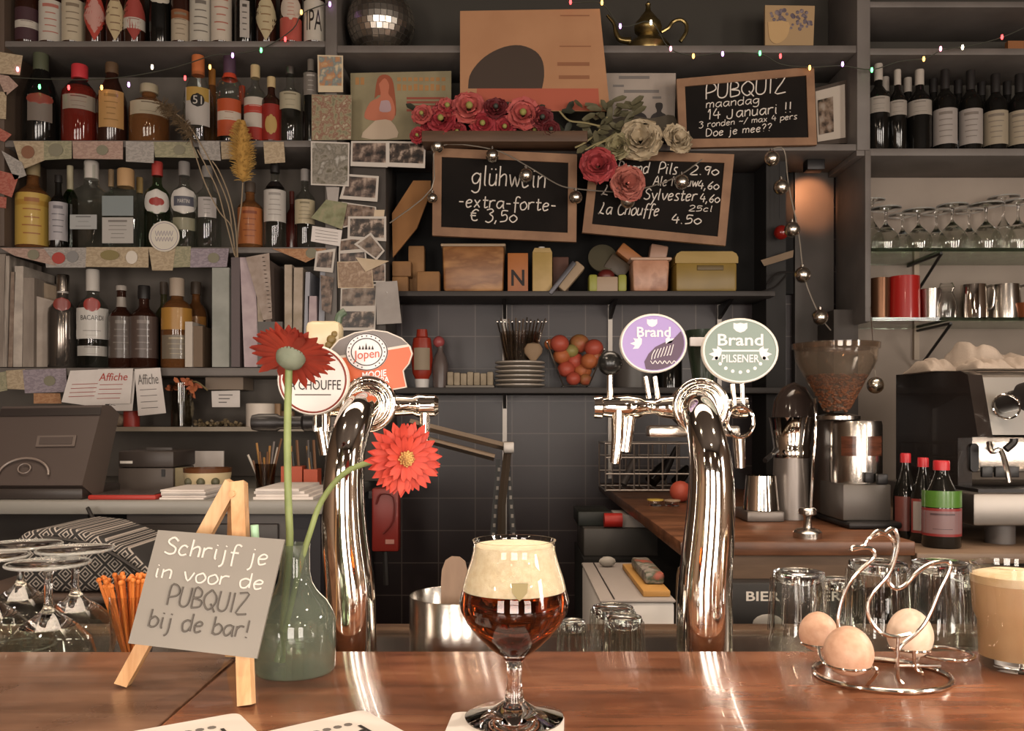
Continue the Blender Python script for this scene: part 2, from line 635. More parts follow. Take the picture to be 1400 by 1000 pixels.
BROWNGLASS = mat('brown_bottle_glass', '#2c1710', .12, spec=.6)
BLACKGLASS = mat('black_bottle_glass', '#12110f', .1, spec=.6)
REDGLASS = mat('red_liqueur_glass', '#74281f', .05, trans=.4, ior=1.4)
WOODLIGHT = wave_mat('light_pine', '#c99d70', '#b58457', '#d8b48a', stretch=(14, 14, 1.5), scale=18, rough=.5, knots=False)
FRAMEWOOD = mat('frame_wood', '#8d6a4e', .6, var='#7b5a41', vscale=12, stretch=(1, 6, 1))
OAK = wave_mat('oak_worktop', '#5f3d29', '#452b1c', '#754c33', rough=.35)
BARWOOD = wave_mat('bar_top_wood', '#87553c', '#64402d', '#9c6b4e', rough=.22, coat=.15, stretch=(1.2, 9, 9), scale=16)
BARWOOD2 = wave_mat('bar_top_wood_worn', '#735442', '#594031', '#846551', rough=.27, coat=.1, stretch=(1.2, 9, 9), scale=16)

# ================================================================== SETTING
struct(MB().box(-3.2, 3.2, -2.75, 3.3, -.05, 0).build('floor', mat('floor_boards', '#3a2e27', .6)))
struct(MB().box(-3.2, 3.2, -2.75, 3.3, 3.05, 3.1).build('ceiling', mat('ceiling_paint', '#4a413b', .8)))
struct(MB().box(-3.2, 3.2, 3.2, 3.3, 0, 3.05).build('wall_back', tile_mat()))
WL = mat('wall_plaster', '#6a5646', .8)
struct(MB().box(-3.2, -3.1, -2.75, 3.2, 0, 3.05).build('wall_left', WL))
struct(MB().box(3.1, 3.2, -2.75, 3.2, 0, 3.05).build('wall_right', WL))
struct(MB().box(-3.1, 3.1, -2.75, -2.65, 0, 3.05).build('wall_front', WL))
for k, xx in enumerate((-1.75, 0.0, 1.75)):
    m = MB()
    for a in (-.53, .53):
        m.box(xx + a - .03, xx + a + .03, -2.65, -2.5, .57, 1.95)
    for z in (.57, 1.5, 1.93):
        m.box(xx - .53, xx + .53, -2.65, -2.5, z - .02, z + .02)
    struct(m.build('window_%d' % (k + 1), DARKPAINT))

# ---- bar counter
t = thing('bar_counter', 'worn reddish brown wooden bar counter across the foreground', 'bar counter', (0, .67, 0))
MB().box(-.285, 2.4, .36, .937, 1.05, 1.10, .004).build('counter_board', BARWOOD, t)
MB().box(-2.4, -.2866, .36, .937, 1.05, 1.0995, .004).build('counter_board', BARWOOD2, t)
MB().box(-2.4, 2.4, .46, .50, 0, 1.05).build('front_panel', DARKPAINT, t)

# ---- work ledge behind the bar
t = thing('work_ledge', 'low wet work ledge behind the bar carrying upturned glasses', 'counter', (0, 1.15, 0))
LEDGEWOOD = wave_mat('ledge_wood', '#5a4636', '#43342a', '#6d5644', rough=.35)
MB().box(-2.4, 2.4, .942, 1.30, 1.0, 1.03).build('ledge_top', STEEL, t)
MB().box(-2.4, 2.4, 1.30, 1.34, .98, 1.036, .004).build('rear_rail', LEDGEWOOD, t)
MB().box(-2.4, 2.4, .95, 1.33, 0, 1.0).build('ledge_cabinet', BLACKPAINT, t)


# ---- shelving units
def shelf(par, px0, px1, py0, py1, D0, D1, m=None, name='shelf'):
    x0, x1 = X(px0, D0), X(px1, D0)
    return MB().box(x0, x1, D0, D1, Z(py1, D0), Z(py0, D0), .002).build(name, m or SHELFPAINT, par)


DS = 2.9
LU = thing('back_bar_shelving', 'dark grey back bar shelving packed with spirits and magazines', 'shelving unit', (-1.2, 3.0, 0))
MB().box(-2.9, X(461, DS), 3.16, 3.195, 1.145, 3.04).build('back_panel', DARKPAINT2, LU)
shelf(LU, -60, 445, 56, 64, DS, 3.16)
shelf(LU, -60, 461, 192, 201, DS, 3.16)
shelf(LU, -60, 461, 338, 346, DS, 3.16)
shelf(LU, -60, 461, 503, 514, DS, 3.16)
MB().box(X(100, 2.86), X(470, 2.86), 2.86, 3.16, Z(590, 2.86), Z(584, 2.86)).build('thin_shelf', mat('pale_shelf_edge', '#8f8475', .55), LU)
MB().box(X(-10, DS), X(7, DS), DS - .005, 3.16, Z(337, DS), 3.04, .002).build('post', mat('brown_end_post', '#54453a', .6), LU)
MB().box(X(445, DS), X(461, DS), DS - .005, 3.16, 1.145, 3.04, .002).build('post', SHELFPAINT, LU)
MB().box(X(461, DS), X(527, DS), DS + .01, 3.16, 1.145, Z(208, DS), .002).build('post_cladding', DARKPAINT, LU)

CU = thing('centre_shelving', 'dark shelving in the middle bay with open tiled niche below', 'shelving unit', (X(810, DS), 3.0, 0))
shelf(CU, 461, 1171, 62, 72, DS, 3.16)
shelf(CU, 461, 1171, 197, 206, DS, 3.16)
MB().box(X(461, DS) + .001, X(1137, 3.17), 3.165, 3.198, Z(205, 3.165), 3.04).build('back_panel', mat('centre_back_paint', '#39352f', .8), CU)
MB().box(X(527, DS), X(1085, 3.17), 3.17, 3.198, Z(402, 3.17), Z(205, 3.165)).build('niche_panel', BLACKPAINT, CU)
MB().box(X(1062, DS), X(1090, DS), 3.02, 3.198, 1.12, Z(206, DS)).build('side_panel', mat('niche_side_paint', '#221f1d', .7), CU)
MB().box(X(1087, 3.16), X(1140, 3.16), 3.16, 3.198, 1.12, Z(205, 3.165)).build('end_panel', DARKPAINT, CU)
shelf(CU, 528, 1060, 398, 405, 2.95, 3.165, mat('niche_shelf_paint', '#3a3532', .6))
shelf(CU, 540, 1100, 530, 538, 2.95, 3.198, mat('niche_shelf_paint', '#3a3532', .6))
for px in (690, 835, 985):
    m = MB().box(X(px - 3, 3.17), X(px + 3, 3.17), 3.185, 3.2, Z(735 if px < 700 else 655, 3.17), Z(402, 3.17))
    m.build('shelf_rail', DULLSTEEL, CU)
    for pyb in (398, 530):
        z = Z(pyb + 8, 2.95)
        MB().prism([(0, 0), (.19, 0), (0, -.05)], -.006, .006, Matrix.Translation((X(px, 3.17), 3.19, z)) @ Matrix.Rotation(R(-90), 4, 'Z')).build('shelf_bracket', DARKMETAL, CU)

RU = thing('right_shelving', 'grey shelving with wine bottles above and glass shelves below', 'shelving unit', (X(1300, DS), 3.0, 0))
MB().box(X(1171, DS), X(1189, DS), DS - .005, 3.16, Z(206, DS), 3.04, .002).build('post', SHELFPAINT, RU)
MB().box(X(1182, DS), X(1190, DS), DS - .005, 3.16, Z(440, DS), Z(206, DS), .002).build('post', SHELFPAINT, RU)
MB().box(X(1155, DS), X(1190, DS), DS + .1, 3.16, 1.12, Z(418, DS), .002).build('lower_panel', DARKPAINT, RU)
MB().box(X(1150, 3.165), 2.9, 3.165, 3.198, 1.097, Z(206, 3.165)).build('back_panel', GREYWALL, RU)
MB().box(X(1150, 3.165), 2.9, 3.165, 3.198, Z(206, 3.165), 3.04).build('upper_back_panel', mat('centre_back_paint', '#39352f', .8), RU)
shelf(RU, 1189, 1560, 2, 10, DS, 3.165)
shelf(RU, 1189, 1560, 66, 75, DS, 3.165)
shelf(RU, 1171, 1560, 203, 213, DS, 3.165)
SHG = glass('green_edge_shelf_glass', '#b9cdb8', .02, 1.3)
for py in (339, 434):
    MB().box(X(1191, DS), 2.3, DS, 3.16, Z(py + 5, DS), Z(py, DS)).build('glass_shelf', SHG, RU)
for px, py in ((1287, 344), (1300, 440)):
    D0 = 2.91
    zt = Z(py, D0)
    x = X(px, D0)
    m = MB().tube([(x, D0, zt - .006), (x, 3.155, zt - .006)], .005, 6).tube([(x, D0, zt - .008), (x, 3.155, zt - .15)], .005, 6)
    m.build('shelf_bracket', BLACKPLASTIC, RU)
MB().box(X(1250, 3.15), X(1257, 3.15), 3.15, 3.165, Z(492, 3.15), Z(330, 3.15)).build('shelf_rail', mat('pale_rail', '#a08f7c', .5), RU)

# ---- left back counter with cash drawer cabinet
LCZ = 1.144
t = thing('back_counter', 'grey topped back counter under the till and printer', 'counter', (-1.2, 2.6, 0))
MB().box(-2.6, X(440, 2.2), 2.2, 3.16, LCZ - .034, LCZ, .003).build('counter_top', mat('counter_laminate', '#83807a', .35), t)
MB().box(X(120, 2.62), X(440, 2.3), 2.62, 3.16, .1, LCZ - .034).build('cabinet', BLACKPAINT, t)
MB().box(X(395, 2.26), X(438, 2.26), 2.26, 3.1, .1, LCZ - .034).build('end_panel', mat('navy_panel', '#2c2a2f', .6), t)
MB().box(-2.6, X(390, 2.26), 2.3, 2.62, .80, .825, .003).build('lower_shelf', mat('lower_shelf_wood', '#4b3d35', .5), t)
MB().box(-2.6, X(120, 2.62), 2.66, 3.16, .1, LCZ - .034).build('cabinet', DARKPAINT, t)
t = thing('cash_drawer', 'dark grey steel cash drawer under the back counter', 'cash drawer', (X(290, 2.24), 2.4, .985))
MB().box(X(172, 2.24), X(392, 2.24), 2.24, 2.60, Z(780, 2.24), LCZ - .036, .006).build('housing', GREYPLASTIC, t)
MB().box(X(183, 2.24), X(382, 2.24), 2.225, 2.245, Z(770, 2.24), Z(716, 2.24), .004).build('drawer_front', mat('drawer_front_grey', '#3b3634', .4), t)
MB().box(X(225, 2.22), X(258, 2.22), 2.219, 2.226, Z(740, 2.22), Z(736, 2.22)).build('key_slot', BLACKPLASTIC, t)

# ---- right wooden return counter
RCZ = 1.118
t = thing('wooden_return_counter', 'dark oak counter turning the corner under the coffee grinder', 'counter', (1.0, 2.2, 0))
XL = X(930, 1.65)
MB().box(XL, X(1252, 1.65), 1.65, 3.19, RCZ - .027, RCZ, .003).build('counter_top', OAK, t)
MB().box(XL + .02, X(1252, 1.65), 1.67, 1.69, RCZ - .09, RCZ - .027).build('apron', mat('apron_wood', '#6b5340', .55, var='#54402f', vscale=6, stretch=(1, 6, 6)), t)
MB().box(XL + .09, X(1252, 1.65), 1.76, 3.19, .1, RCZ - .09).build('cabinet', BLACKPAINT, t)
m = MB().tube(smooth_line([(XL + .06, 1.68, RCZ - .04), (XL + .02, 1.68, RCZ - .055), (XL + .008, 1.68, RCZ - .10), (XL + .008, 1.68, .7)], 4), .011, 8)
m.build('support_leg', mat('leg_wood', '#5b4a3a', .5), t)
t = thing('low_coffee_counter', 'brown counter with pale front edge below the espresso machine', 'counter', (1.6, 2.2, 0))
RZ2 = 1.096
MB().box(X(1252, 1.65) + .002, 2.9, 1.65, 3.16, RZ2 - .02, RZ2, .003).build('counter_top', mat('coffee_counter', '#6e5a49', .45, var='#5c4a3b', vscale=8), t)
MB().box(X(1252, 1.65) + .002, 2.9, 1.72, 3.16, .1, RZ2 - .02).build('cabinet', BLACKPAINT, t)

# lamp and housing added to throw an orange glow on the end panel
lp = Vector((X(1112, 3.02), 3.02, Z(206, 3.02) - .03))
t = thing('shelf_lamp', 'little warm lamp fixed under the middle shelf at its right end', 'lamp', (lp.x, lp.y, Z(206, DS) - .04))
MB().box(lp.x - .03, lp.x + .03, lp.y - .03, lp.y + .02, Z(206, DS) - .036, Z(206, DS) - .0005, .003).build('lamp_housing', DARKMETAL, t)
light('shelf_lamp_light', 'SPOT', (lp.x, lp.y + .005, Z(206, DS) - .045), 6, (1.0, .40, .17), .012, target=(lp.x + .03, 3.17, Z(275, 3.17)), spot=R(70))

# ================================================================== FOREGROUND ON THE BAR
BZ = 1.10


def prof_px(c_px, rows, D, zbase=None):
    """rows: (py, half width px) from the bottom up -> [(r, z)]"""
    return [(hw / F * D, Z(py, D)) for py, hw in rows]


def shell_prof(outer, th):
    """closed glass wall: outer profile bottom-up then inner profile top-down"""
    inner = [(max(r - th, 0), z) for r, z in outer]
    return outer, inner


# ---- beer goblet
D = .72
gx = X(703, D)
t = thing('beer_goblet', 'stemmed tulip glass of amber beer with thick cream foam, on a coaster', 'beer glass', (gx, D, BZ + .0015))
s = D / F
rows = [(805, 70.5), (822, 75), (835, 73), (850, 65.5), (868, 51), (884, 35), (895, 20), (901, 12)]
bowl_out = [(hw * s, Z(py, D)) for py, hw in reversed(rows)]
top = [(793, 68), (780, 64), (765, 59), (752, 56), (744, 56), (738.5, 57.5)]
bowl_out += [(hw * s, Z(py, D)) for py, hw in top]
th = .0013
foot = [(0, BZ + .002), (.040, BZ + .002), (.0405, BZ + .0035), (.034, BZ + .006), (.018, BZ + .0095), (.0085, BZ + .016), (.0062, BZ + .028),
        (.0062, BZ + .042), (.0072, Z(903, D))]
zin = Z(893, D)
inner = [(r - th, z) for r, z in reversed(bowl_out) if z > zin + .002] + [(.006, zin), (0, zin)]
MB().lathe(foot + bowl_out[1:] + inner, (gx, D, 0), 48).build('glass', CLEAR, t)
zf = Z(806, D)


def r_at(z, prof):
    for (r0, z0), (r1, z1) in zip(prof, prof[1:]):
        if z0 <= z <= z1:
            return r0 + (r1 - r0) * (z - z0) / (z1 - z0 + 1e-9)
    return prof[-1][0]


BEER = mat('amber_beer', '#b8511f', .0, trans=1, ior=1.34)
liq = [(0, zin + .0003), (.0055, zin + .0003)]
zz = zin + .003
while zz < zf:
    liq.append((r_at(zz, bowl_out) - th + .0003, zz)); zz += .004
liq += [(r_at(zf, bowl_out) - th + .0003, zf), (0, zf)]
MB().lathe(liq, (gx, D, 0), 48).build('beer', BEER, t)
fo = [(0, zf + .0002)]
zz = zf + .0002
zt = Z(745, D)
while zz < zt:
    fo.append((r_at(zz, bowl_out) - th + .0004, zz)); zz += .004
fo += [(r_at(zt, bowl_out) - th - .001, zt), (.02, zt + .0012), (0, zt + .0018)]
MB().lathe(fo, (gx, D, 0), 48).build('foam', mat('beer_foam', '#efe2c6', .85, var='#e5d4b2', vscale=200, bump=.3, bscale=900), t)
# small crest printed on the glass
rr = r_at(Z(797, D), bowl_out) + .0004
cx0 = Vector((gx + .004, D - rr, Z(797, D)))
sh = [(-.0065, .007), (.0065, .007), (.006, 0), (0, -.007), (-.006, 0)]
MB().prism([(cx0.x + a, cx0.z + b) for a, b in sh], cx0.y - .0006, cx0.y).build('crest', mat('dark_gold_print', '#857850', .5), t)


# ---- coasters
def coaster(corners, label, txt):
    th = .0014
    cen = sum((Vector(c) for c in corners), Vector()) / 4
    m = MB()
    pts = []
    for i in range(4):
        a, b, c = Vector(corners[i - 1]), Vector(corners[i]), Vector(corners[(i + 1) % 4])
        for k in range(5):
            u = k / 4
            p0 = b + (a - b).normalized() * .009
            p2 = b + (c - b).normalized() * .009
            pts.append(p0 * (1 - u) ** 2 + b * 2 * u * (1 - u) + p2 * u * u)
    n = len(pts)
    m.add([(p.x, p.y, BZ + .0002) for p in pts] + [(p.x, p.y, BZ + .0002 + th) for p in pts],
          [tuple(range(n - 1, -1, -1)), tuple(range(n, 2 * n))] + [(i, (i + 1) % n, (i + 1) % n + n, i + n) for i in range(n)])
    o = m.build('beer_coaster', mat('coaster_card', '#d9d2cb', .7), None)
    tag(o, label, 'coaster', 'paper beer coasters')
    if txt:
        a, b = Vector(corners[0]), Vector(corners[1])
        ux = (b - a); uy = (Vector(corners[3]) - a)
        zz = BZ + .0002 + th + .0002
        q = a + ux * .18 + uy * .30
        MB().text(txt, (q.x, q.y, zz), (ux.x * .6, ux.y * .6, 0), (uy.x * .34, uy.y * .34, 0)).build('print', INK, o)
        q = a + ux * .2 + uy * .72
        mm = MB()
        for k in range(6):
            c0 = q + ux * (.1 * k)
            mm.lathe([(0, 0), (.0035, 0), (.0035, .0002), (0, .0002)], (c0.x, c0.y, zz), 8)
        mm.build('border_print', GREYINK, o)
    return o


def coaster_at(px, py_top, rot, label, txt):
    """far corner or far edge at pixel py_top; side 93 mm; rot in degrees"""
    D_ = (CZ - BZ) * F / (py_top - CYP)
    hs = .0465
    rad = hs * math.sqrt(2) * max(abs(math.cos(R(45 + rot))), abs(math.sin(R(45 + rot))))
    c = Vector((X(px, D_), D_ - rad, BZ))
    cs = [c + Matrix.Rotation(R(rot), 3, 'Z') @ Vector(v) for v in ((-hs, -hs, 0), (hs, -hs, 0), (hs, hs, 0), (-hs, hs, 0))]
    coaster(cs, label, txt)


coaster_at(484, 973, 38, 'white coaster lying cornerwise at front edge between easel and beer glass', 'Brand')
coaster_at(303, 977, 33, 'white coaster at front edge below the feet of the easel', 'Brand')
coaster_at(690, 976, -4, 'white coaster underneath the amber beer glass', None)

# ---- glass bottle vase with two gerberas
D = .862
vx = X(403, D)
t = thing('bottle_vase', 'smoky green glass bottle vase holding two red gerberas', 'vase', (vx, D, BZ))
s = D / F
out = [(0, BZ + .001), (52 * s, BZ + .001), (55 * s, BZ + .005), (55.5 * s, Z(850, D)), (52 * s, Z(838, D)), (43 * s, Z(822, D)), (30 * s, Z(808, D)),
       (23 * s, Z(796, D)), (20.5 * s, Z(782, D)), (20 * s, Z(755, D)), (21 * s, Z(744, D))]
inn = [(r - .002, z) for r, z in reversed(out[3:])] + [(52 * s, BZ + .006), (0, BZ + .006)]
inn[0] = (19 * s, out[-1][1])
m = MB().lathe(out, (vx, D, 0), 48)
m.f = [q for q in m.f if len(q) == 4]      # open neck
m.build('glass', thin('smoky_vase_glass', '#d3dacd', .03, haze=.26), t)
MB().lathe([(0, BZ + .0055), (52.5 * s, BZ + .0058), (54 * s, BZ + .012), (54 * s, Z(862, D)), (0, Z(862, D))], (vx, D, 0), 40).build(
    'water', thin('vase_water', '#e3eadf', .02), t)


def petal(m, base, dirv, nrm, L, W, curl=.2, segs=5, th=.0006):
    """thin blade with a raised midline"""
    dirv = dirv.normalized(); nrm = nrm.normalized()
    side = dirv.cross(nrm).normalized()
    vs = []
    for i in range(segs + 1):
        u = i / segs
        wd = W * (.30 + .7 * math.sin(PI * min(u * .62 + .12, 1))) * (1 if u < .8 else max(1 - ((u - .8) / .2) ** 2, .12))
        c = base + dirv * (L * u) + nrm * (curl * L * u * u)
        vs += [c - side * wd / 2, c - nrm * W * .10, c + side * wd / 2]
    fs = []
    for i in range(segs):
        a = i * 3
        fs += [(a, a + 1, a + 4, a + 3), (a + 1, a + 2, a + 5, a + 4)]
    n = len(vs)
    vs2 = [p - nrm * th for p in vs]
    m.add(vs + vs2, fs + [tuple(i + n for i in reversed(f)) for f in fs])


def gerbera(label, c, face, r, pet, stem_pts, stem_r, colname):
    t = thing('gerbera', label, 'flower', tuple(stem_pts[-1]), 'red gerberas in the glass vase')
    face = face.normalized()
    u = face.orthogonal().normalized()
    v = face.cross(u)
    m = MB()
    for lay, (n, L, W, tilt) in enumerate(((26, r, .20 * r, .05), (24, r * .9, .19 * r, .16), (18, r * .62, .15 * r, .4))):
        for k in range(n):
            a = 2 * PI * (k + .37 * lay) / n + random.uniform(-.06, .06)
            d = u * math.cos(a) + v * math.sin(a)
            ll = L * random.uniform(.86, 1.04)
            petal(m, c + d * r * .10 + face * (.002 * lay), d + face * tilt, face - d * tilt, ll * .9, W, random.uniform(-.22, .10))
    m.build('petals', pet, t)
    m = MB().sphere(c + face * .004, r * .17, 14, 8, 1, 1, 1)
    for k in range(40):
        a = k * 2.4
        q = r * .2 * math.sqrt(k / 40)
        d = u * math.cos(a) + v * math.sin(a)
        m.sphere(c + d * q + face * (.006 + r * .12 * (1 - (q / (r * .21)) ** 2)), .0012, 6, 4)
    m.build('flower_centre', mat('gerbera_centre', '#9a6a3a', .8, var='#c8a05c', vscale=120), t)
    m = MB()
    M = face.to_track_quat('Z', 'Y').to_matrix()
    m.lathe([(0, -r * .30), (r * .16, -r * .29), (r * .30, -r * .17), (r * .33, -r * .06), (r * .26, -r * .01), (0, 0)], c, 18, M)
    for k in range(26):
        a = 2 * PI * k / 26
        d = u * math.cos(a) + v * math.sin(a)
        petal(m, c - face * r * .16 + d * r * .27, d * .5 + face, d, r * .2, r * .07, 0, 3)
    m.build('sepals', mat('sepal_green', '#7b8270', .75, var='#686f5c', vscale=60), t)
    MB().tube(smooth_line([tuple(p) for p in stem_pts], 4), stem_r, 10).build('stem', mat('stem_green', '#8a9660', .55, var='#748250', vscale=30), t)
    return t


RED1 = mat('gerbera_red_dark', '#7d261a', .6, var='#963423', vscale=40)
RED2 = mat('gerbera_red', '#bd3f2c', .6, var='#a83124', vscale=60)
D = .855
c1 = P(398, 487, D - .005)
gerbera('dark red gerbera on tall straight stem, seen from behind its head', c1, Vector((.10, .62, .80)), 60 * D / F, RED1,
        [P(395, 505, D), P(393, 590, D), P(394, 680, D), P(396, 745, D), P(390, 820, D), P(385, 905, D + .01)], .0036, 'a')
c2 = P(553, 627, D - .04)
gerbera('bright red gerbera on bent stem, facing the room', c2, Vector((.42, -.90, -.02)), 52 * D / F, RED2,
        [P(540, 628, D - .03), P(507, 632, D - .02), P(470, 648, D - .01), P(440, 685, D), P(424, 728, D), P(410, 775, D), P(395, 840, D), P(378, 905, D)],
        .0028, 'b')

# ---- small easel with a chalk board
t = thing('table_easel', 'small pine table easel propping up the grey chalk sign', 'easel', (X(300, .79), .79, BZ))


def leg(p0, p1, w_, d_, name='leg'):
    p0, p1 = Vector(p0), Vector(p1)
    ax = (p1 - p0).normalized()
    sd = Vector((ax.z, 0, -ax.x)).normalized() if abs(ax.y) < .9 else Vector((1, 0, 0))
    dp = ax.cross(sd).normalized()
    vs = []
    for p in (p0, p1):
        for a, b in ((-1, -1), (1, -1), (1, 1), (-1, 1)):
            q = p + sd * (a * w_ / 2) + dp * (b * d_ / 2)
            vs.append(q)
    for i in (0, 1, 2, 3):
        vs[i].z = max(vs[i].z, BZ + .0002)
    return MB().add(vs, [(3, 2, 1, 0), (4, 5, 6, 7), (0, 1, 5, 4), (1, 2, 6, 5), (2, 3, 7, 6), (3, 0, 4, 7)]).build(name, WOODLIGHT, t, weld=False)


ap = .815
leg(P(168, 937, .813), P(319, 660, ap), .013, .012)
leg((X(337, .757), .757, BZ), P(327, 660, ap), .0125, .012)
leg((X(318, .915), .915, BZ), P(323, 668, ap + .012), .012, .011)
MB().tube([P(316, 676, ap - .012), P(334, 676, ap + .01)], .003, 10).build('hinge_peg', WOODLIGHT, t)
# the sign leans back on the legs
SLATE = mat('grey_slate_sign', '#6d6861', .4, var='#8a847c', vscale=5, contrast=(.3, .8))
dt, db = .783, .752
cs = [P(216, 725, dt), P(389, 738, dt - .004), P(351, 901, db), P(175, 880, db + .004)]
sgn = MB().quadslab(cs, .003).build('chalk_sign', SLATE, None)
tag(sgn, 'grey slate sign with faded white chalk writing on the table easel', 'chalk sign')
o_ = Vector(cs[3]); ux = (Vector(cs[2]) - o_); uz = (Vector(cs[0]) - o_)
nn = ux.cross(uz).normalized()
if nn.y > 0:
    nn = -nn


def chalk_on(m, o, ux, uz, n, s_, u0, v0, capv, width_u=None, r=.0009, slant=0.0, flat=.3):
    """write at (u0, v0) fractions of the board; cap height capv as a fraction of uz"""
    st, tot = strokes(s_)
    k = capv / 10.0
    if width_u:
        kx = width_u / tot
    else:
        kx = k * uz.length / ux.length
    for g in st:
        pts = smooth_line([(p[0] + slant * p[1], p[1]) for p in g], 3)
        m.tube([o + ux * (u0 + p[0] * kx) + uz * (v0 + p[1] * k) + n * .0006 for p in pts], r, 5)


o = MB().tube([P(349, 738, .80), P(348, 718, .80)], .0036, 10).build('chalk_marker', mat('pale_green_marker', '#9fc3a2', .5))
tag(o, 'pale green chalk marker tucked behind the top edge of the grey chalk sign', 'marker')
CH2 = mat('thick_chalk', '#c6c1ba', .9)
m = MB(); m2 = MB()
chalk_on(m, o_, ux, uz, nn, 'Schrijf je', .10, .80, .15, .84, .0010)
chalk_on(m, o_, ux, uz, nn, 'in voor de', .07, .585, .13, .88, .0009)
chalk_on(m2, o_, ux, uz, nn, 'PUBQUIZ', .22, .36, .17, .64, .0009)
chalk_on(m2, o_, ux, uz, nn, 'bij de bar!', .12, .16, .15, .80, .0009)
m.build('chalk_lettering', CH2, sgn)
m2.build('smudged_lettering', mat('smudged_chalk', '#55504b', .9), sgn)

# ---- wire hen egg rack
t = thing('wire_egg_rack', 'silver wire hen shaped egg rack on the bar', 'egg rack', (X(1205, .843), .843, BZ))
WIRE = mat('silver_wire', '#e6e0d8', .14, metal=1)
De = .842
rb = .0024
ring = []
for k in range(40):
    a = 2 * PI * k / 40
    ring.append((X(1205, De) + .0625 * math.cos(a), De + .055 * math.sin(a), BZ + rb))
MB().tube(ring, rb, 8, closed=True).build('base_ring', WIRE, t)
z14 = lambda q, d: P(1050 + q[0] / 3.126, 680 + q[1] / 3.126, d)
h1 = [(310, 590), (298, 530), (312, 450), (340, 380), (375, 330), (425, 285), (455, 250), (442, 222), (400, 218), (358, 228), (365, 214), (405, 212), (425, 185),
      (450, 170), (490, 158), (525, 172), (540, 205), (537, 250), (524, 300), (512, 345), (522, 375), (550, 392), (585, 378), (635, 325), (690, 288), (755, 275), (780, 290),
      (765, 335), (735, 395), (705, 470), (670, 540), (625, 590), (575, 630), (552, 662)]
MB().tube(smooth_line([tuple(z14(q, De - .012)) for q in h1], 3), .0019, 8).build('hen_outline', WIRE, t)
h2 = [(440, 170), (470, 145), (500, 152), (525, 135), (545, 145), (556, 190), (548, 240), (530, 300), (505, 345), (455, 400), (428, 450), (428, 500), (452, 550), (490, 582),
      (540, 597), (610, 585)]
MB().tube(smooth_line([tuple(z14(q, De - .016)) for q in h2], 3), .0019, 8).build('hen_breast', WIRE, t)
h3 = [(556, 600), (553, 690), (556, 770), (575, 797)]
MB().tube(smooth_line([tuple(z14(q, De - .02)) for q in h3], 3), .0018, 8).build('leg', WIRE, t)
h4 = [(622, 655), (632, 735), (660, 750)]
MB().tube(smooth_line([tuple(z14(q, De - .012)) for q in h4], 3), .0018, 8).build('leg', WIRE, t)
MB().tube([z14((545, 722), De - .018), z14((735, 722), De - .0)], .0017, 8).build('foot_bar', WIRE, t)


def egg_ring(px, py, d, rx):
    c = P(px, py, d)
    pts = [c + Vector((rx * math.cos(2 * PI * k / 28), rx * math.sin(2 * PI * k / 28), 0)) for k in range(28)]
    MB().tube(pts, .0016, 8, closed=True).build('egg_ring', WIRE, t)


eggs = [(1119, 864, .885, 26, 25, 'brown egg farthest left in the wire hen rack'),
        (1160, 890, .80, 33, 31, 'brown egg nearest the front in the wire hen rack'),
        (1244, 866, .86, 30, 31, 'pale egg behind the hen legs in the wire rack')]
EGG1 = mat('brown_eggshell', '#c7a087', .5, var='#bb9279', vscale=150, bump=.04, bscale=700)
EGG2 = mat('pale_eggshell', '#dcc4b0', .5, var='#d2b8a2', vscale=150)
for px, py, d, rx, rz, lb in eggs:
    c = P(px, py, d)
    rxx = rx / F * d
    rzz = rz / F * d
    prof = []
    for i in range(17):
        a = PI * i / 16
        prof.append((rxx * math.sin(a) * (1 - .09 * -math.cos(a)), -rzz * math.cos(a) * 1.08))
    prof[0] = (0, prof[0][1]); prof[-1] = (0, prof[-1][1])
    o = MB().lathe(prof, c, 28).build('egg', EGG2 if 'pale' in lb else EGG1)
    tag(o, lb, 'egg', 'eggs in the wire rack')
    egg_ring(px, py + rz * .62, d, rxx * .88)
egg_ring(1292, 894, .875, .026)
MB().tube(smooth_line([tuple(P(1119, 884, .868)), tuple(P(1125, 905, .86)), tuple(P(1150, 915, .85))], 4), .0016, 8).build('ring_arm', WIRE, t)
MB().tube(smooth_line([tuple(P(1190, 912, .805)), tuple(P(1200, 918, .80)), tuple(P(1185, 938, .815))], 4), .0016, 8).build('ring_arm', WIRE, t)
MB().tube(smooth_line([tuple(P(1262, 893, .865)), tuple(P(1255, 905, .86)), tuple(P(1262, 925, .845))], 4), .0016, 8).build('ring_arm', WIRE, t)

# ---- latte glass at the right edge
D = .875
lx = X(1388, D)
t = thing('latte_glass', 'straight ribbed glass of milky coffee at the end of the bar', 'glass', (lx, D, BZ))
s = D / F
hb = BZ + .0006
out = [(0, hb), (42 * s, hb), (44.5 * s, hb + .003), (47 * s, Z(850, D)), (52 * s, Z(838, D)), (53 * s, Z(830, D)), (57 * s, Z(772, D))]
inn = [(r - .0022, z) for r, z in reversed(out[3:])] + [(41 * s, hb + .011), (0, hb + .011)]
MB().lathe(out + inn, (lx, D, 0), 40).build('glass', CLEAR, t)
lat = [(0, hb + .0107), (41.2 * s, hb + .0107)] + [(r - .0021, z) for r, z in out[3:6]] + [(54.0 * s, Z(797, D)), (0, Z(797, D))]
MB().lathe(lat, (lx, D, 0), 40).build('coffee', mat('milky_coffee', '#b59169', .6, var='#c4a27a', vscale=30, stretch=(1, 1, .4)), t)
MB().lathe([(0, Z(796.8, D)), (54.0 * s, Z(796.8, D)), (55.2 * s, Z(786, D)), (40 * s, Z(782, D)), (0, Z(783, D))], (lx, D, 0), 40).build(
    'milk_foam', mat('milk_foam', '#dcc7a6', .8, var='#c9ad84', vscale=40), t)

# ================================================================== ON THE WORK LEDGE
LZ = 1.031


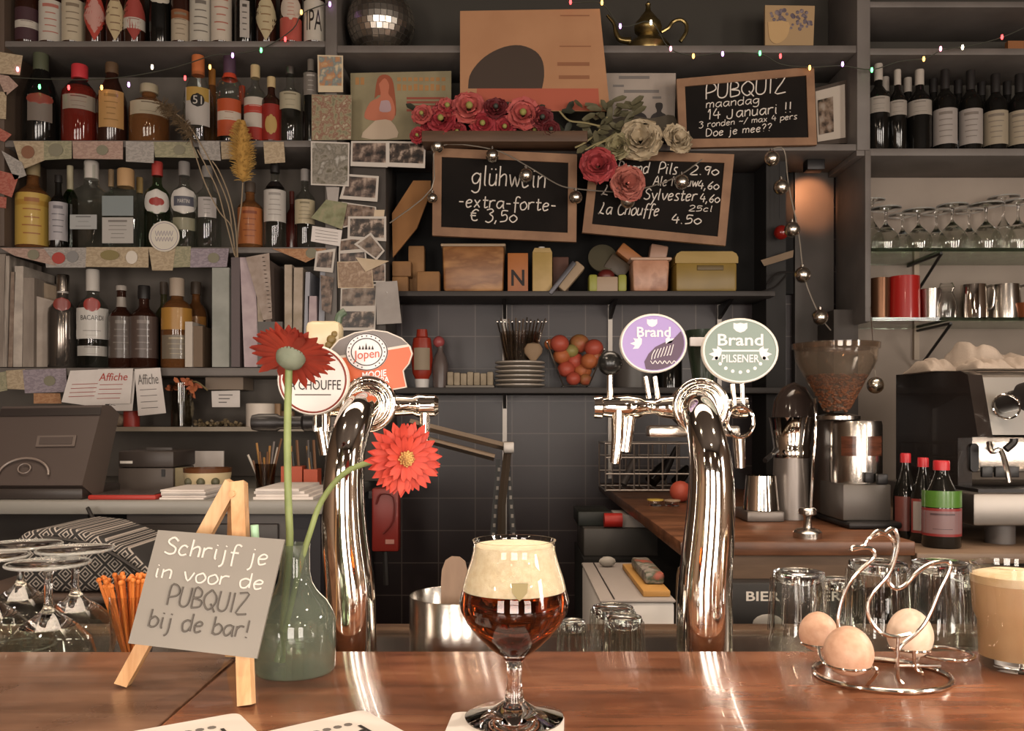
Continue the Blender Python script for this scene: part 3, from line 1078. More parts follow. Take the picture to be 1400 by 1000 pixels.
def tumbler(px, py_top, w_top, w_bot, D, label, zb=LZ, ribs=True, group='upturned tumblers behind the bar'):
    """upside-down glass tumbler: base up"""
    x = X(px, D)
    s = D / F
    zt = Z(py_top, D)
    H = zt - zb
    rt, rbm = w_top / 2 * s, w_bot / 2 * s
    t = thing('tumbler', label, 'glass', (x, D, zb), group)
    out = [(rbm, zb)] + [(rbm + (rt - rbm) * u, zb + H * u) for u in (.2, .38, .42, .7, .95)] + [(rt * .96, zt - .001), (rt * .85, zt)]
    out[3] = (out[3][0] - .0015, out[3][1])
    TW_ = thin('tumbler_wall_glass', '#f8f9f7', .015)
    MB().lathe(out[:6] + [(r - .0024, z) for r, z in reversed(out[:6])], (x, D, 0), 32, closed=True).build('wall', TW_, t)
    MB().lathe([(0, zt - .013), (rt * .78, zt - .014), (rt * .90, zt - .011), (rt * .975, zt - .006), (rt * .96, zt - .001), (rt * .85, zt), (0, zt - .001)], (x, D, 0), 32).build('thick_base', CLEAR, t)
    MB().tube([(x + rbm * math.cos(2 * PI * k / 36), D + rbm * math.sin(2 * PI * k / 36), zb + .0014) for k in range(36)], .0014, 8, closed=True).build('rim', CLEAR, t)
    if ribs:
        m = MB()
        for k in range(12):
            a = 2 * PI * (k + .5) / 12
            d = Vector((math.cos(a), math.sin(a), 0))
            p0 = Vector((x, D, zb + H * .45)) + d * (rbm + (rt - rbm) * .45 + .0004)
            p1 = Vector((x, D, zb + H * .93)) + d * (rbm + (rt - rbm) * .93 + .0004)
            m.tube([p0, p1], .0014, 6)
        m.build('facets', CLEAR, t)
    return t


tumbler(1092, 781, 70, 86, 1.06, 'upturned tumbler just right of the thick tap column')
tumbler(1200, 768, 78, 92, 1.09, 'upturned tumbler behind the wire hen neck')
tumbler(1286, 768, 76, 90, 1.07, 'upturned tumbler behind the wire hen tail')
tumbler(1332, 790, 60, 72, 1.18, 'upturned tumbler behind the latte glass edge')
tumbler(1148, 792, 58, 68, 1.22, 'small upturned tumbler at the back between two larger ones')
tumbler(838, 829, 58, 70, 1.10, 'upturned tumbler just right of the amber beer, behind another')
tumbler(852, 842, 52, 64, 1.03, 'short upturned tumbler in front, left of the right tap column')
tumbler(783, 848, 36, 46, 1.08, 'small upturned tumbler half hidden by the beer glass')


def stem_glass(px, py_top, w_foot, D, label, zb, bowl_r, stem_frac=.36, group='upturned stemmed glasses behind the bar', m_=None, seg=32):
    """upside-down stemmed glass: rim down on zb, foot up"""
    x = X(px, D)
    s = D / F
    zt = Z(py_top, D)
    H = zt - zb
    rf = w_foot / 2 * s
    t = thing('stemmed_glass', label, 'glass', (x, D, zb), group)
    zs0, zs1 = zb + H * (1 - stem_frac - .06), zt - .008
    rs = .0045
    out = [(bowl_r * .86, zb), (bowl_r * .97, zb + H * .16), (bowl_r, zb + H * .26), (bowl_r * .9, zb + H * .38), (bowl_r * .6, zb + H * .49), (bowl_r * .25, zs0), (rs * 1.5, zs0 + H * .04), (rs, zs0 + H * .09),
           (rs, zs1 - H * .05), (rs * 1.7, zs1), (rf * .5, zt - .004), (rf * .97, zt - .002), (rf, zt - .0008), (rf * .95, zt), (0, zt - .0005)]
    TB_ = thin('bowl_glass', '#f8f9f7', .015)
    MB().lathe(out[:5] + [(r - .0014, z) for r, z in reversed(out[:5])], (x, D, 0), seg, closed=True).build('bowl', TB_, t)
    MB().lathe([(0, zb + H * .47), (bowl_r * .45, zb + H * .488)] + out[4:], (x, D, 0), seg).build('stem_and_foot', m_ or CLEAR, t)
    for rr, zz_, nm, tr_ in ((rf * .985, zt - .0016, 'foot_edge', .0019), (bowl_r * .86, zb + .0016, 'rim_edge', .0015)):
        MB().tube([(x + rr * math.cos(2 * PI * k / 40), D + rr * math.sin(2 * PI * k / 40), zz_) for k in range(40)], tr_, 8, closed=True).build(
            nm, mat('glass_edge', '#f2f2ee', .12, trans=.72, ior=1.45), t)  # whitish diffuse share paints a bright rim highlight into the glass
    return t


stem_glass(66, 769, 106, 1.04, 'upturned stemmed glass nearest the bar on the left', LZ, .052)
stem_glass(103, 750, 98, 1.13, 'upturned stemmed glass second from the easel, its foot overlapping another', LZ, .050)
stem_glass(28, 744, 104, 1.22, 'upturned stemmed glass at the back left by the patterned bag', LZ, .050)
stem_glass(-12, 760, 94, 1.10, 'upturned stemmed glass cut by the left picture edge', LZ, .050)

# ---- glass of orange stirrers
D = 1.16
cx = X(181, D)
t = thing('stirrer_glass', 'clear glass holding a fan of orange stirrers behind the easel', 'glass', (cx, D, LZ))
MB().lathe([(.024, LZ), (.03, LZ + .085), (.0284, LZ + .085), (.0226, LZ + .004), (0, LZ + .004), (0, LZ)][::-1][::-1], (cx, D, 0), 24).build('glass', CLEAR, t)
ORG_ST = mat('orange_stirrer', '#d67a33', .5)
for k in range(42):
    a = random.uniform(0, 2 * PI)
    q = random.uniform(.2, 1)
    b = Vector((cx + .012 * math.cos(a) * q, D + .012 * math.sin(a) * q, LZ + .005))
    e = Vector((cx + .046 * math.cos(a) * q - .004, D + .036 * math.sin(a) * q, Z(787, D) - .012 * q + random.uniform(-.004, .006)))
    o = MB().tube([b, e], .0021, 6).sphere(e, .0036, 8, 5).build('stirrer', ORG_ST)
    tag(o, 'orange plastic stirrer standing in the clear glass behind the easel', 'stirrer', 'orange stirrers in a glass')

# ---- steel bucket with wooden spatula
D = 1.075
bx = X(625, D)
t = thing('steel_bucket', 'open brushed steel cylinder holding a wooden foam scraper', 'bucket', (bx, D, LZ))
s = D / F
zt = Z(813, D)
MB().lathe([(65 * s, LZ), (65 * s, zt - .001), (64.4 * s, zt), (63.5 * s, zt - .001), (63.5 * s, LZ + .003), (0, LZ + .003), (0, LZ)], (bx, D, 0), 48).build('wall', STEEL, t)
p0 = Vector((X(604, 1.05), 1.085, LZ + .005))
m = MB()
o1 = [(-.0125, 0), (.0125, 0), (.0135, .06), (.0155, .09), (.0155, .105), (.012, .117), (.005, .122), (-.005, .122), (-.012, .117), (-.0155, .105), (-.0155, .09), (-.0135, .06)]
m.prism(o1, -.002, .002, Matrix.Translation((X(613, 1.06), 1.065, Z(762, 1.06) - .122)) @ Matrix.Rotation(R(4), 4, 'Y'))
tag(m.build('foam_scraper', mat('grey_wood', '#8b7462', .7, var='#7b6554', vscale=8, stretch=(6, 6, 1))), 'round ended wooden foam scraper standing in the steel cylinder', 'spatula')


# ================================================================== BEER TAP TOWERS
def tower(label, cl, bar_px, bar_D, extra):
    """cl: (px, py, half width px, D)"""
    base = P(cl[0][0], cl[0][1], cl[0][3])
    t = thing('beer_tap_tower', label, 'beer tap', (base.x, base.y, LZ), 'chrome beer taps on the bar')
    pts = [tuple(P(a, b, d)) for a, b, r, d in cl]
    rad = [r / F * d for a, b, r, d in cl]
    sm = smooth_line([p + (r,) for p, r in zip(pts, rad)], 5)
    MB().tube([q[:3] for q in sm], [q[3] for q in sm], 32).build('column', CHROME, t)
    MB().lathe([(rad[0] * 1.25, LZ), (rad[0] * 1.25, LZ + .012), (rad[0], LZ + .02), (0, LZ + .02)], (base.x, base.y, 0), 32).build('base_flange', CHROME, t)
    return t


def ring_y(m, c, r0, r1, y0, y1):
    """flange: axis along y"""
    M = Matrix.Rotation(R(-90), 3, 'X')
    return m.lathe([(r1, 0), (r0, 0), (r0, y1 - y0), (r1, y1 - y0)], (c.x, c.y + y0, c.z), 36, M, closed=True)


def badge(t, px, py, rx, ry, D, name='badge', rim='#d2cdc5', face='#888888', m_face=None):
    c = P(px, py, D)
    a, b = rx / F * D, ry / F * D
    M = Matrix.Rotation(R(90), 3, 'X')
    m = MB().lathe([(0, -.003), (1, -.003), (1, .003), (.97, .005), (.93, .005), (.93, .0035), (0, .0035)], c, 48, M @ Matrix.Diagonal((a, b, 1)).to_3x3())
    bd = m.build(name, mat('badge_rim', rim, .3), t)
    d0 = D - .0037
    MB().lathe([(0, 0), (.93, 0), (.93, .0005), (0, .0005)], (c.x, d0, c.z), 48, M @ Matrix.Diagonal((a, b, 1)).to_3x3()).build('badge_face', m_face or mat('face_' + face, face, .35), bd)
    global LB
    LB = bd
    return c, a, b, d0 - .0007


def btext(par, s_, c, y, dx, dz, w_, h, m_, name='lettering'):
    return MB().text(s_, (c.x + dx - w_ / 2, y, c.z + dz - h / 2), (w_, 0, 0), (0, 0, h)).build(name, m_, par)


def shield(m, cx, cz, w_, h, y, th=.0006):
    o = [(-.5, .5), (-.25, .42), (0, .5), (.25, .42), (.5, .5), (.5, -.05), (.3, -.35), (0, -.5), (-.3, -.35), (-.5, -.05)]
    return m.prism([(cx + a * w_, cz + b * h) for a, b in o], y, y + th)


def leafspray(m, cx, cz, sgn_, w_, h, y, n=4):
    for k in range(n):
        a = R(-30 + 32 * k)
        L = w_ * (1 - .12 * abs(k - 1))
        dx, dz = math.cos(a) * sgn_, math.sin(a)
        o = [(0, 0), (L * .5 * dx - h * .22 * dz, L * .5 * dz + h * .22 * dx * 1), (L * dx, L * dz), (L * .5 * dx + h * .22 * dz, L * .5 * dz - h * .22 * dx)]
        m.prism([(cx + p[0], cz + p[1]) for p in o], y - .0001 * k, y + .0006)
    return m


# right tower
TR = tower('chrome beer tap on the right with purple and green round badges',
           [(963, 953, 38, 1.0), (963, 860, 38, 1.0), (964, 800, 36.5, 1.0), (969, 740, 34.5, 1.0), (972, 690, 32, 1.0), (972, 645, 29.5, 1.0), (968, 610, 27, 1.005),
            (962, 582, 25, 1.02), (957, 565, 24, 1.045), (954, 558, 24, 1.08), (953, 556, 24, 1.115)], (815, 1025), 1.12, None)
zb_ = 1.12
c = P(952, 556, zb_)
fl_ = MB()
for rr_, tr_, yy_ in ((.0315, .0042, -.026), (.0245, .003, -.030), (.030, .0035, -.016)):
    fl_.tube([(c.x + rr_ * math.cos(2 * PI * k / 36), c.y + yy_, c.z + rr_ * math.sin(2 * PI * k / 36)) for k in range(36)], tr_, 10, closed=True)
ring_y(fl_, c, .018, .031, -.026, -.012)
fl_.build('flange', CHROME, TR)
ring_y(MB(), c, .018, .030, -.012, .03).build('collar', STEEL, TR)
Mx = Matrix.Rotation(R(90), 3, 'Y')


def rod_x(m, px0, px1, py, D, prof, seg=24):
    """prof: (fraction, r px)"""
    x0, x1 = X(px0, D), X(px1, D)
    return m.lathe([(0, 0)] + [(r / F * D, (x1 - x0) * u) for u, r in prof] + [(0, x1 - x0)], (x0, D, Z(py, D)), seg, Mx)


rod_x(MB(), 812, 1020, 557, zb_, [(0, 15), (.05, 16), (.06, 13), (.16, 16), (.22, 17), (.3, 15), (.33, 11), (.4, 9), (.44, 14), (.52, 16), (.62, 16), (.8, 12), (.9, 12), (.92, 15), (1, 15)]).build('manifold', CHROME, TR)
MB().box(X(885, zb_), X(1010, zb_), zb_ - .012, zb_ + .02, Z(598, zb_), Z(582, zb_), .004).build('drip_bracket', STEEL, TR)
# left-hand spout, lever with black knob
sp = zb_ - .005
MB().tube([P(846, 560, sp), P(845, 600, sp), P(841, 634, sp)], [.0095, .0085, .0065], 16).build('spout', CHROME, TR)
MB().tube([P(834, 548, sp), P(834, 512, sp)], .0042, 12).build('lever', CHROME, TR)
MB().sphere(P(834, 497, sp), 17 / F * sp, 20, 12).build('lever_knob', mat('black_knob', '#191918', .25), TR)
MB().tube([P(862, 570, sp), P(856, 618, sp)], [.007, .006], 14).build('spout_tube', CHROME, TR)
MB().tube([P(1010, 598, sp), P(1012, 640, sp)], [.008, .0065], 16).build('spout', CHROME, TR)
# badge handles
for pxs in ((889, 515, 895, 545), (1008, 525, 1012, 560)):
    a0, a1 = P(pxs[0], pxs[1], zb_ - .01), P(pxs[2], pxs[3], zb_ - .01)
    MB().tube([a0 - Vector((.006, 0, 0)), a1 - Vector((.007, 0, 0))], .0035, 10).tube([a0 + Vector((.006, 0, 0)), a1 + Vector((.004, 0, 0))], .0035, 10).build('badge_stem', CHROME, TR)
rg = [P(1012, 577, zb_ - .02) + Vector((.0165 * math.cos(2 * PI * k / 28), 0, .0195 * math.sin(2 * PI * k / 28))) for k in range(28)]
MB().tube(rg, .0026, 8, closed=True).build('handle_ring', CHROME, TR)
# purple badge
PUR = mat('badge_purple', '#937fb4', .35)
c, a, b, y = badge(TR, 893, 470, 46, 40.5, 1.09, m_face=PUR)
W = mat('badge_white_print', '#d3cfd0', .45)
bd = MB()
shield(bd, c.x - .002, c.z + b * .68, a * .30, b * .26, y)
leafspray(bd, c.x - a * .36, c.z - b * .02, -1, a * .34, b * .36, y)
leafspray(bd, c.x + a * .36, c.z - b * .02, 1, a * .34, b * .36, y)
bd.build('emblem', W, LB)
btext(LB, 'Brand', c, y, 0, b * .38, a * 1.0, b * .34, W)
# dark wavy patch at the lower right
o_ = []
for k in range(13):
    an = R(-105 + 11 * k)
    o_.append((c.x + a * .90 * math.cos(an), c.z + b * .90 * math.sin(an)))
o_ += [(c.x + a * .55, c.z + b * .10), (c.x + a * .30, c.z + b * .02), (c.x + a * .05, c.z - b * .12), (c.x - a * .15, c.z - b * .35), (c.x - a * .28, c.z - b * .62)]
MB().prism(o_, y - .0002, y + .0004).build('dark_print', mat('badge_plum', '#472f47', .4), LB)
mm = MB()
for k in range(7):
    u0 = c.x + a * (-.02 + .09 * k)
    mm.tube(smooth_line([(u0 - a * .05, y - .0006, c.z - b * (.55 - .03 * k)), (u0 - a * .02, y - .0006, c.z - b * .38), (u0 + a * .06, y - .0006, c.z - b * (.22 - .03 * k))], 3), .0006, 5)
mm.build('hatching', W, LB)
MB().tube(smooth_line([(c.x + a * (-.1 + .07 * k), y - .0007, c.z - b * (.64 + (.05 if k % 2 else -.05))) for k in range(12)], 3), .0006, 5).build('script', W, LB)
# green badge
GRN = mat('badge_green', '#74847c', .35)
c, a, b, y = badge(TR, 1011, 480, 52.5, 44.5, 1.085, m_face=GRN)
bd = MB()
shield(bd, c.x + .0, c.z + b * .70, a * .36, b * .30, y)
leafspray(bd, c.x - a * .50, c.z - b * .12, -1, a * .32, b * .40, y)
leafspray(bd, c.x + a * .50, c.z - b * .12, 1, a * .32, b * .40, y)
for k in range(9):
    an = R(200 + 17.5 * k)
    bd.lathe([(0, 0), (.0022, 0), (.0022, .0006), (0, .0006)], (c.x + a * .66 * math.cos(an), y, c.z + b * .66 * math.sin(an)), 10, Matrix.Rotation(R(-90), 3, 'X'))
bd.prism([(c.x - a * .55, c.z + b * .02), (c.x + a * .55, c.z + b * .02), (c.x + a * .55, c.z - b * .03), (c.x - a * .55, c.z - b * .03)], y, y + .0004)
bd.build('emblem', W, LB)
btext(LB, 'Brand', c, y, 0, b * .33, a * 1.18, b * .36, W)
btext(LB, 'PILSENER', c, y, 0, -b * .24, a * .98, b * .24, W)
# rear badge seen between them
MB().tube([P(960, 452, 1.2), P(962, 540, 1.2)], [.024, .012], 16).build('rear_handle', mat('dark_green_enamel', '#1f2a20', .25), TR)
MB().box(X(942, 1.18), X(982, 1.18), 1.172, 1.178, Z(474, 1.18), Z(462, 1.18), .001).build('rear_handle_label', mat('badge_white_print', '#d3cfd0', .45), TR)

# left tower
TL = tower('chrome beer tap on the left with orange and white badges',
           [(481, 953, 34.5, 1.0), (480, 850, 34.5, 1.0), (478, 800, 34, 1.0), (472, 740, 31.5, 1.0), (470, 690, 29, 1.0), (471, 645, 27, 1.0), (475, 610, 25.5, 1.005),
            (483, 580, 25, 1.02), (492, 563, 24, 1.045), (500, 555, 24, 1.08), (503, 553, 24, 1.115)], (350, 598), 1.12, None)
c = P(508, 553, zb_)
fl_ = MB()
for rr_, tr_, yy_ in ((.0315, .0042, -.026), (.0245, .003, -.030), (.030, .0035, -.016)):
    fl_.tube([(c.x + rr_ * math.cos(2 * PI * k / 36), c.y + yy_, c.z + rr_ * math.sin(2 * PI * k / 36)) for k in range(36)], tr_, 10, closed=True)
ring_y(fl_, c, .018, .031, -.026, -.012)
fl_.build('flange', CHROME, TL)
ring_y(MB(), c, .018, .030, -.012, .03).build('collar', STEEL, TL)
rod_x(MB(), 425, 600, 555, zb_, [(0, 14), (.3, 16), (.55, 15), (.58, 11), (.64, 10), (.66, 14), (.8, 13), (.83, 16), (.86, 16), (.9, 15), (.97, 15), (1, 10)]).build('manifold', CHROME, TL)
rod_x(MB(), 345, 430, 578, zb_ - .02, [(0, 10), (.1, 12), (.4, 12), (.45, 9), (.8, 9), (.85, 13), (1, 13)]).build('side_manifold', DARKMETAL, TL)
MB().tube([P(581, 565, sp), P(580, 615, sp)], [.007, .006], 14).build('spout', CHROME, TL)
MB().tube([P(440, 585, sp), P(446, 622, sp)], [.009, .008], 14).build('spout', CHROME, TL)
MB().tube([P(428, 560, zb_ - .015), P(428, 590, zb_ - .015)], .006, 12).tube([P(446, 560, zb_ - .015), P(446, 590, zb_ - .015)], .006, 12).build('badge_stem', CHROME, TL)
MB().tube([P(530, 528, zb_ - .01), P(530, 550, zb_ - .01)], .006, 12).build('badge_stem', CHROME, TL)
# orange / grey shaped badge
Db = 1.10
Q = lambda q, d: P(350 + q[0] / 4, 430 + q[1] / 4, d)
ol = [(400, 245), (395, 205), (450, 140), (540, 100), (640, 84), (720, 95), (800, 130), (845, 175), (858, 215), (840, 270), (808, 310), (815, 350), (826, 400), (760, 412), (660, 420), (560, 420),
      (500, 400), (430, 330)]
pts = [Q(q, Db) for q in ol]
MB().prism([(p.x, p.z) for p in pts], Db - .003, Db + .003).build('badge', mat('badge_pale_edge', '#c2b9ae', .4), TL)
LB = bpy.data.objects[ALL[-1].name]
cen = sum(pts, Vector()) / len(pts)
ins = [cen + (p - cen) * .965 for p in pts]
JO = mat('badge_orange', '#bc5934', .4)
JG = mat('badge_grey', '#6a6361', .4)
ys = Db - .0034
cut = [Q((405, 245), Db), Q((620, 208), Db), Q((850, 172), Db)]
up = [cut[0]] + ins[1:7] + [cut[2]]
lo = [cut[2]] + ins[8:] + [cut[0]]
# upper grey field and lower orange field
upq = [Q((408, 236), Db)] + [ins[i] for i in range(1, 7)] + [Q((832, 165), Db)]
loq = [Q((838, 178), Db)] + [ins[i] for i in range(8, 18)] + [Q((412, 250), Db)]
MB().prism([(p.x, p.z) for p in upq], ys, ys + .0008).build('badge_upper_field', JG, LB)
MB().prism([(p.x, p.z) for p in loq], ys, ys + .0008).build('badge_lower_field', JO, LB)
cc = Q((608, 207), Db)
Mf = Matrix.Rotation(R(-90), 3, 'X')
ra = 116 / 4 / F * Db
MB().lathe([(0, 0), (ra, 0), (ra, .001), (0, .001)], (cc.x, ys - .0008, cc.z), 36, Mf @ Matrix.Diagonal((1, .88, 1)).to_3x3()).build('roundel', W, LB)
m = MB()
for q0 in (.97, .72):
    m.tube([(cc.x + ra * q0 * math.cos(2 * PI * k / 36), ys - .0011, cc.z + .88 * ra * q0 * math.sin(2 * PI * k / 36)) for k in range(36)], .0006, 5, closed=True)
for k in range(22):
    an = R(-60 + 15 * k)
    m.sphere((cc.x + ra * .85 * math.cos(an), ys - .001, cc.z + .88 * ra * .85 * math.sin(an)), .0009, 6, 4)
# small hop-and-church style mark
for k in range(5):
    m.prism([(cc.x - .010 + .004 * k, cc.z + .003), (cc.x - .007 + .004 * k, cc.z + .003), (cc.x - .0085 + .004 * k, cc.z + .008 + .003 * (k == 2))], ys - .0015, ys - .0008)
m.build('roundel_print', INK, LB)
MB().text('Jopen', (cc.x - ra * .6, ys - .0014, cc.z - ra * .5), (ra * 1.2, 0, .003), (0, 0, ra * .55)).build('lettering', mat('badge_red_print', '#b5482c', .5), LB)
l0 = Q((585, 356), Db)
MB().text('MOOIE', (l0.x, ys - .001, l0.z), (.030, 0, .004), (0, 0, .0085)).build('lettering', W, LB)
l0 = Q((590, 391), Db)
MB().text('NEL IPA', (l0.x, ys - .001, l0.z), (.0325, 0, .004), (0, 0, .008)).build('lettering', W, LB)
# white round badge behind the gerbera
c, a, b, y = badge(TL, 429, 520, 49, 48, 1.06, rim='#cfcac5', m_face=mat('badge_white_face', '#cac6c3', .4))
m = MB()
m.tube([(c.x + a * .92 * math.cos(2 * PI * k / 48), y, c.z + b * .92 * math.sin(2 * PI * k / 48)) for k in range(48)], .0013, 6, closed=True)
m.build('badge_ring', mat('badge_dark_red', '#7c352c', .4), LB)
btext(LB, 'LA CHOUFFE', c, y, 0, -b * .14, a * 1.56, b * .28, INK)
MB().box(c.x - a * .5, c.x + a * .5, y, y + .0005, c.z - b * .44, c.z - b * .40).build('small_print', GREYINK, LB)
# cream ceramic handle behind it
m = MB().box(X(420, 1.13), X(468, 1.13), 1.115, 1.145, Z(482, 1.13), Z(440, 1.13), .008)
hb_ = m.build('cream_handle', mat('cream_ceramic', '#c6b798', .3), TL)
m = MB()
for dx, dz, r_ in ((0, 0, .006), (.004, .007, .004), (-.003, -.007, .005), (.005, -.006, .004)):
    m.sphere((X(452, 1.11) + dx, 1.114, Z(464, 1.11) + dz), r_, 10, 6, 1, .3, 1)
m.build('handle_ornament', mat('gold_brown_ornament', '#6e5a2e', .4), hb_)
MB().tube(smooth_line([tuple(P(462, 442, 1.13)), tuple(P(464, 432, 1.13)), tuple(P(472, 426, 1.13))], 3), [.005] * 7, 8).build('handle_finial', mat('green_bronze', '#4c5b4a', .4), TL)

# ================================================================== BOTTLES
Df = 2.97
def bprof(kind, Rr, H):
    n = Rr * .36
    if kind == 'beer':
        return [(Rr * .9, 0), (Rr, .02 * H), (Rr, .50 * H), (Rr * .93, .56 * H), (Rr * .62, .68 * H), (n * 1.15, .80 * H), (n, .90 * H), (n * 1.1, .93 * H), (n * 1.1, .95 * H)], .95, n * 1.15
    if kind == 'wine':
        return [(Rr * .9, 0), (Rr, .015 * H), (Rr, .60 * H), (Rr * .92, .65 * H), (Rr * .6, .70 * H), (n, .75 * H), (n * .92, .98 * H), (n * .92, H)], .82, n * 1.04
    if kind == 'squat':
        return [(Rr * .92, 0), (Rr, .03 * H), (Rr, .58 * H), (Rr * .96, .66 * H), (Rr * .75, .72 * H), (n * 1.2, .76 * H), (n, .80 * H), (n, .9 * H)], .88, n * 1.25
    if kind == 'slope':
        return [(Rr * .92, 0), (Rr, .02 * H), (Rr, .45 * H), (Rr * .95, .55 * H), (Rr * .75, .66 * H), (n * 1.3, .78 * H), (n, .86 * H), (n, .95 * H)], .88, n * 1.15
    # 'spirit': straight body, round shoulder, short neck
    return [(Rr * .92, 0), (Rr, .02 * H), (Rr, .58 * H), (Rr * .95, .635 * H), (Rr * .72, .68 * H), (n * 1.2, .72 * H), (n, .76 * H), (n, .95 * H)], .86, n * 1.15


def turn(c):
    """bottles stand with their labels turned to the room"""
    return .85 * math.atan2(-c[0], c[1])


def shell(c, Rr, z0, z1, a, shape='rect', th=.0006, nz=8, na=12):
    """curved label on the camera side of a bottle; a: half angle"""
    m = MB()
    vs = []
    for j in range(nz + 1):
        v = j / nz
        if shape == 'rect':
            ww = 1
        elif shape == 'diamond':
            ww = max(1 - abs(2 * v - 1), .04)
        elif shape == 'round':
            ww = max(math.sqrt(max(1 - (2 * v - 1) ** 2, 0)), .08)
        else:
            ww = 1
        for i in range(na + 1):
            an = -PI / 2 + turn(c) + a * ww * (2 * i / na - 1)
            vs.append((c[0] + Rr * math.cos(an), c[1] + Rr * math.sin(an), c[2] + z0 + (z1 - z0) * v))
    fs = []
    for j in range(nz):
        for i in range(na):
            q = j * (na + 1) + i
            fs.append((q, q + 1, q + na + 2, q + na + 1))
    return m.add(vs, fs)


def wraptext(s_, c, Rr, z0, z1, a):
    vs, fs = text_geo(s_)
    m = MB()
    b_ = -PI / 2 + turn(c)
    m.add([(c[0] + Rr * math.cos(b_ + a * (2 * u - 1)), c[1] + Rr * math.sin(b_ + a * (2 * u - 1)), c[2] + z0 + (z1 - z0) * v) for u, v in vs], fs)
    return m


LBL = {}


def lm(h, rough=.34):
    h = '#' + ''.join('%02x' % int(int(h[i:i + 2], 16) * .88) for i in (1, 3, 5))
    return mat('label_' + h.strip('#'), h, rough, coat=.25)


def bottle(px, py_top, wpx, D, zs, kind, gm, label, group, cap=None, caplen=.12, labels=(), text=None, name='bottle', neck=None, seg=20, sq=0, liquid=None):
    """labels: (z0, z1 fractions of height, half-angle deg, shape, colour)"""
    if D == Df:                     # front row: standing right behind the shelf lip
        D = 2.906 + wpx / 2 / F * 2.93
    x = X(px, D)
    H = Z(py_top, D) - zs
    Rr = wpx / 2 / F * D
    t = thing(name, label, 'bottle', (x, D, zs), group)
    prof, capz, capr = bprof(kind, Rr, H)
    c = (x, D, zs)
    MB().lathe([(0, 0)] + prof + [(0, prof[-1][1])], c, seg, sq=sq).build('body', gm, t)
    if cap:
        z0 = max(H * (1 - caplen), 0)
        rr = capr
        MB().lathe([(0, z0), (rr * 1.03, z0), (rr * 1.03, H - .003), (rr * .95, H), (0, H)], c, 16).build('cap', cap, t)
    if neck:
        z0, z1, hcol = neck
        pr = [(r_at(z, prof) + .0007, z) for z in (H * z0, H * (z0 + z1) / 2, H * z1)]
        MB().lathe(pr + [(pr[-1][0] - .0006, pr[-1][1]), (pr[0][0] - .0006, pr[0][1])], c, 16, closed=True).build('neck_label', lm(hcol), t)
    for k, lb in enumerate(labels):
        z0, z1, ad, shp, col = lb[:5]
        rad = Rr * (1.012 + .004 * k)
        if sq:
            rad = Rr * 1.0
            lo = MB().box(x - rad * math.sin(R(ad)), x + rad * math.sin(R(ad)), D - rad * 1.02 - .001 - .0005 * k, D - rad * 1.0, zs + H * z0, zs + H * z1).build('label', lm(col), t)
        else:
            lo = shell(c, rad, H * z0, H * z1, R(ad), shp).build('label', lm(col), t)
        if len(lb) > 5 and lb[5]:
            # fine print as a few lines of small type
            tx = lb[5]
            icol = lb[6] if len(lb) > 6 else '#3a302c'
            zc = z0 + (z1 - z0) * .36
            aa = R(ad) * (.52 if shp == 'rect' else .34)
            if tx in ('BACARDI', 'IPA', '51', 'MARTINI'):
                hh = (z1 - z0) * {'51': .6, 'IPA': .5}.get(tx, .40)
                zc = (z0 + z1) / 2 - hh / 2
                mm = wraptext(tx, c, rad + .0008, H * zc, H * (zc + hh), R(ad) * (.56 if tx != '51' else .62))
            else:
                mm = MB()
                rw = random.Random(px)
                n_ = max(2, min(5, int((z1 - z0) * H / .016)))
                for q in range(n_):
                    zz_ = z0 + (z1 - z0) * (.2 + .62 * q / max(n_ - 1, 1))
                    hh = (z1 - z0) * (.08 if q == n_ - 1 else .025)
                    wq = aa * rw.uniform(.55, 1)
                    if sq:
                        mm.box(x - rad * wq, x + rad * wq, D - rad * 1.02 - .0014, D - rad * 1.02 - .0009, zs + H * zz_, zs + H * (zz_ + hh))
                    else:
                        sh_ = shell(c, rad + .0007, H * zz_, H * (zz_ + hh), wq, nz=1, na=5)
                        mm.add(sh_.v, sh_.f)
            if tx not in ('BACARDI', 'IPA', '51', 'MARTINI'):      # fine grey-toned print
                icol = '#' + ''.join('%02x' % ((int(icol[i:i + 2], 16) * 2 + int(col[i:i + 2], 16)) // 3) for i in (1, 3, 5))
            mm.build('print', lm(icol), lo)
    return t


ZT1, ZT2, ZT3, ZT4 = (Z(p, DS) for p in (56, 192, 338, 503))
Df = 2.97
G1 = 'beer bottles on the top left shelf'
KR, WH, CR, DKL = '#a8483a', '#c9bfb2', '#c4b08a', '#3a2a26'
B = BROWNGLASS


def beer(px, w_, label, labels, D=Df, gm=B, neck=None):
    bottle(px, -62, w_, D, ZT1, 'beer', gm, label, G1, cap=mat('beer_crown', '#7c6a3a', .35, metal=.8), caplen=.05, labels=labels, neck=neck, name='beer_bottle')


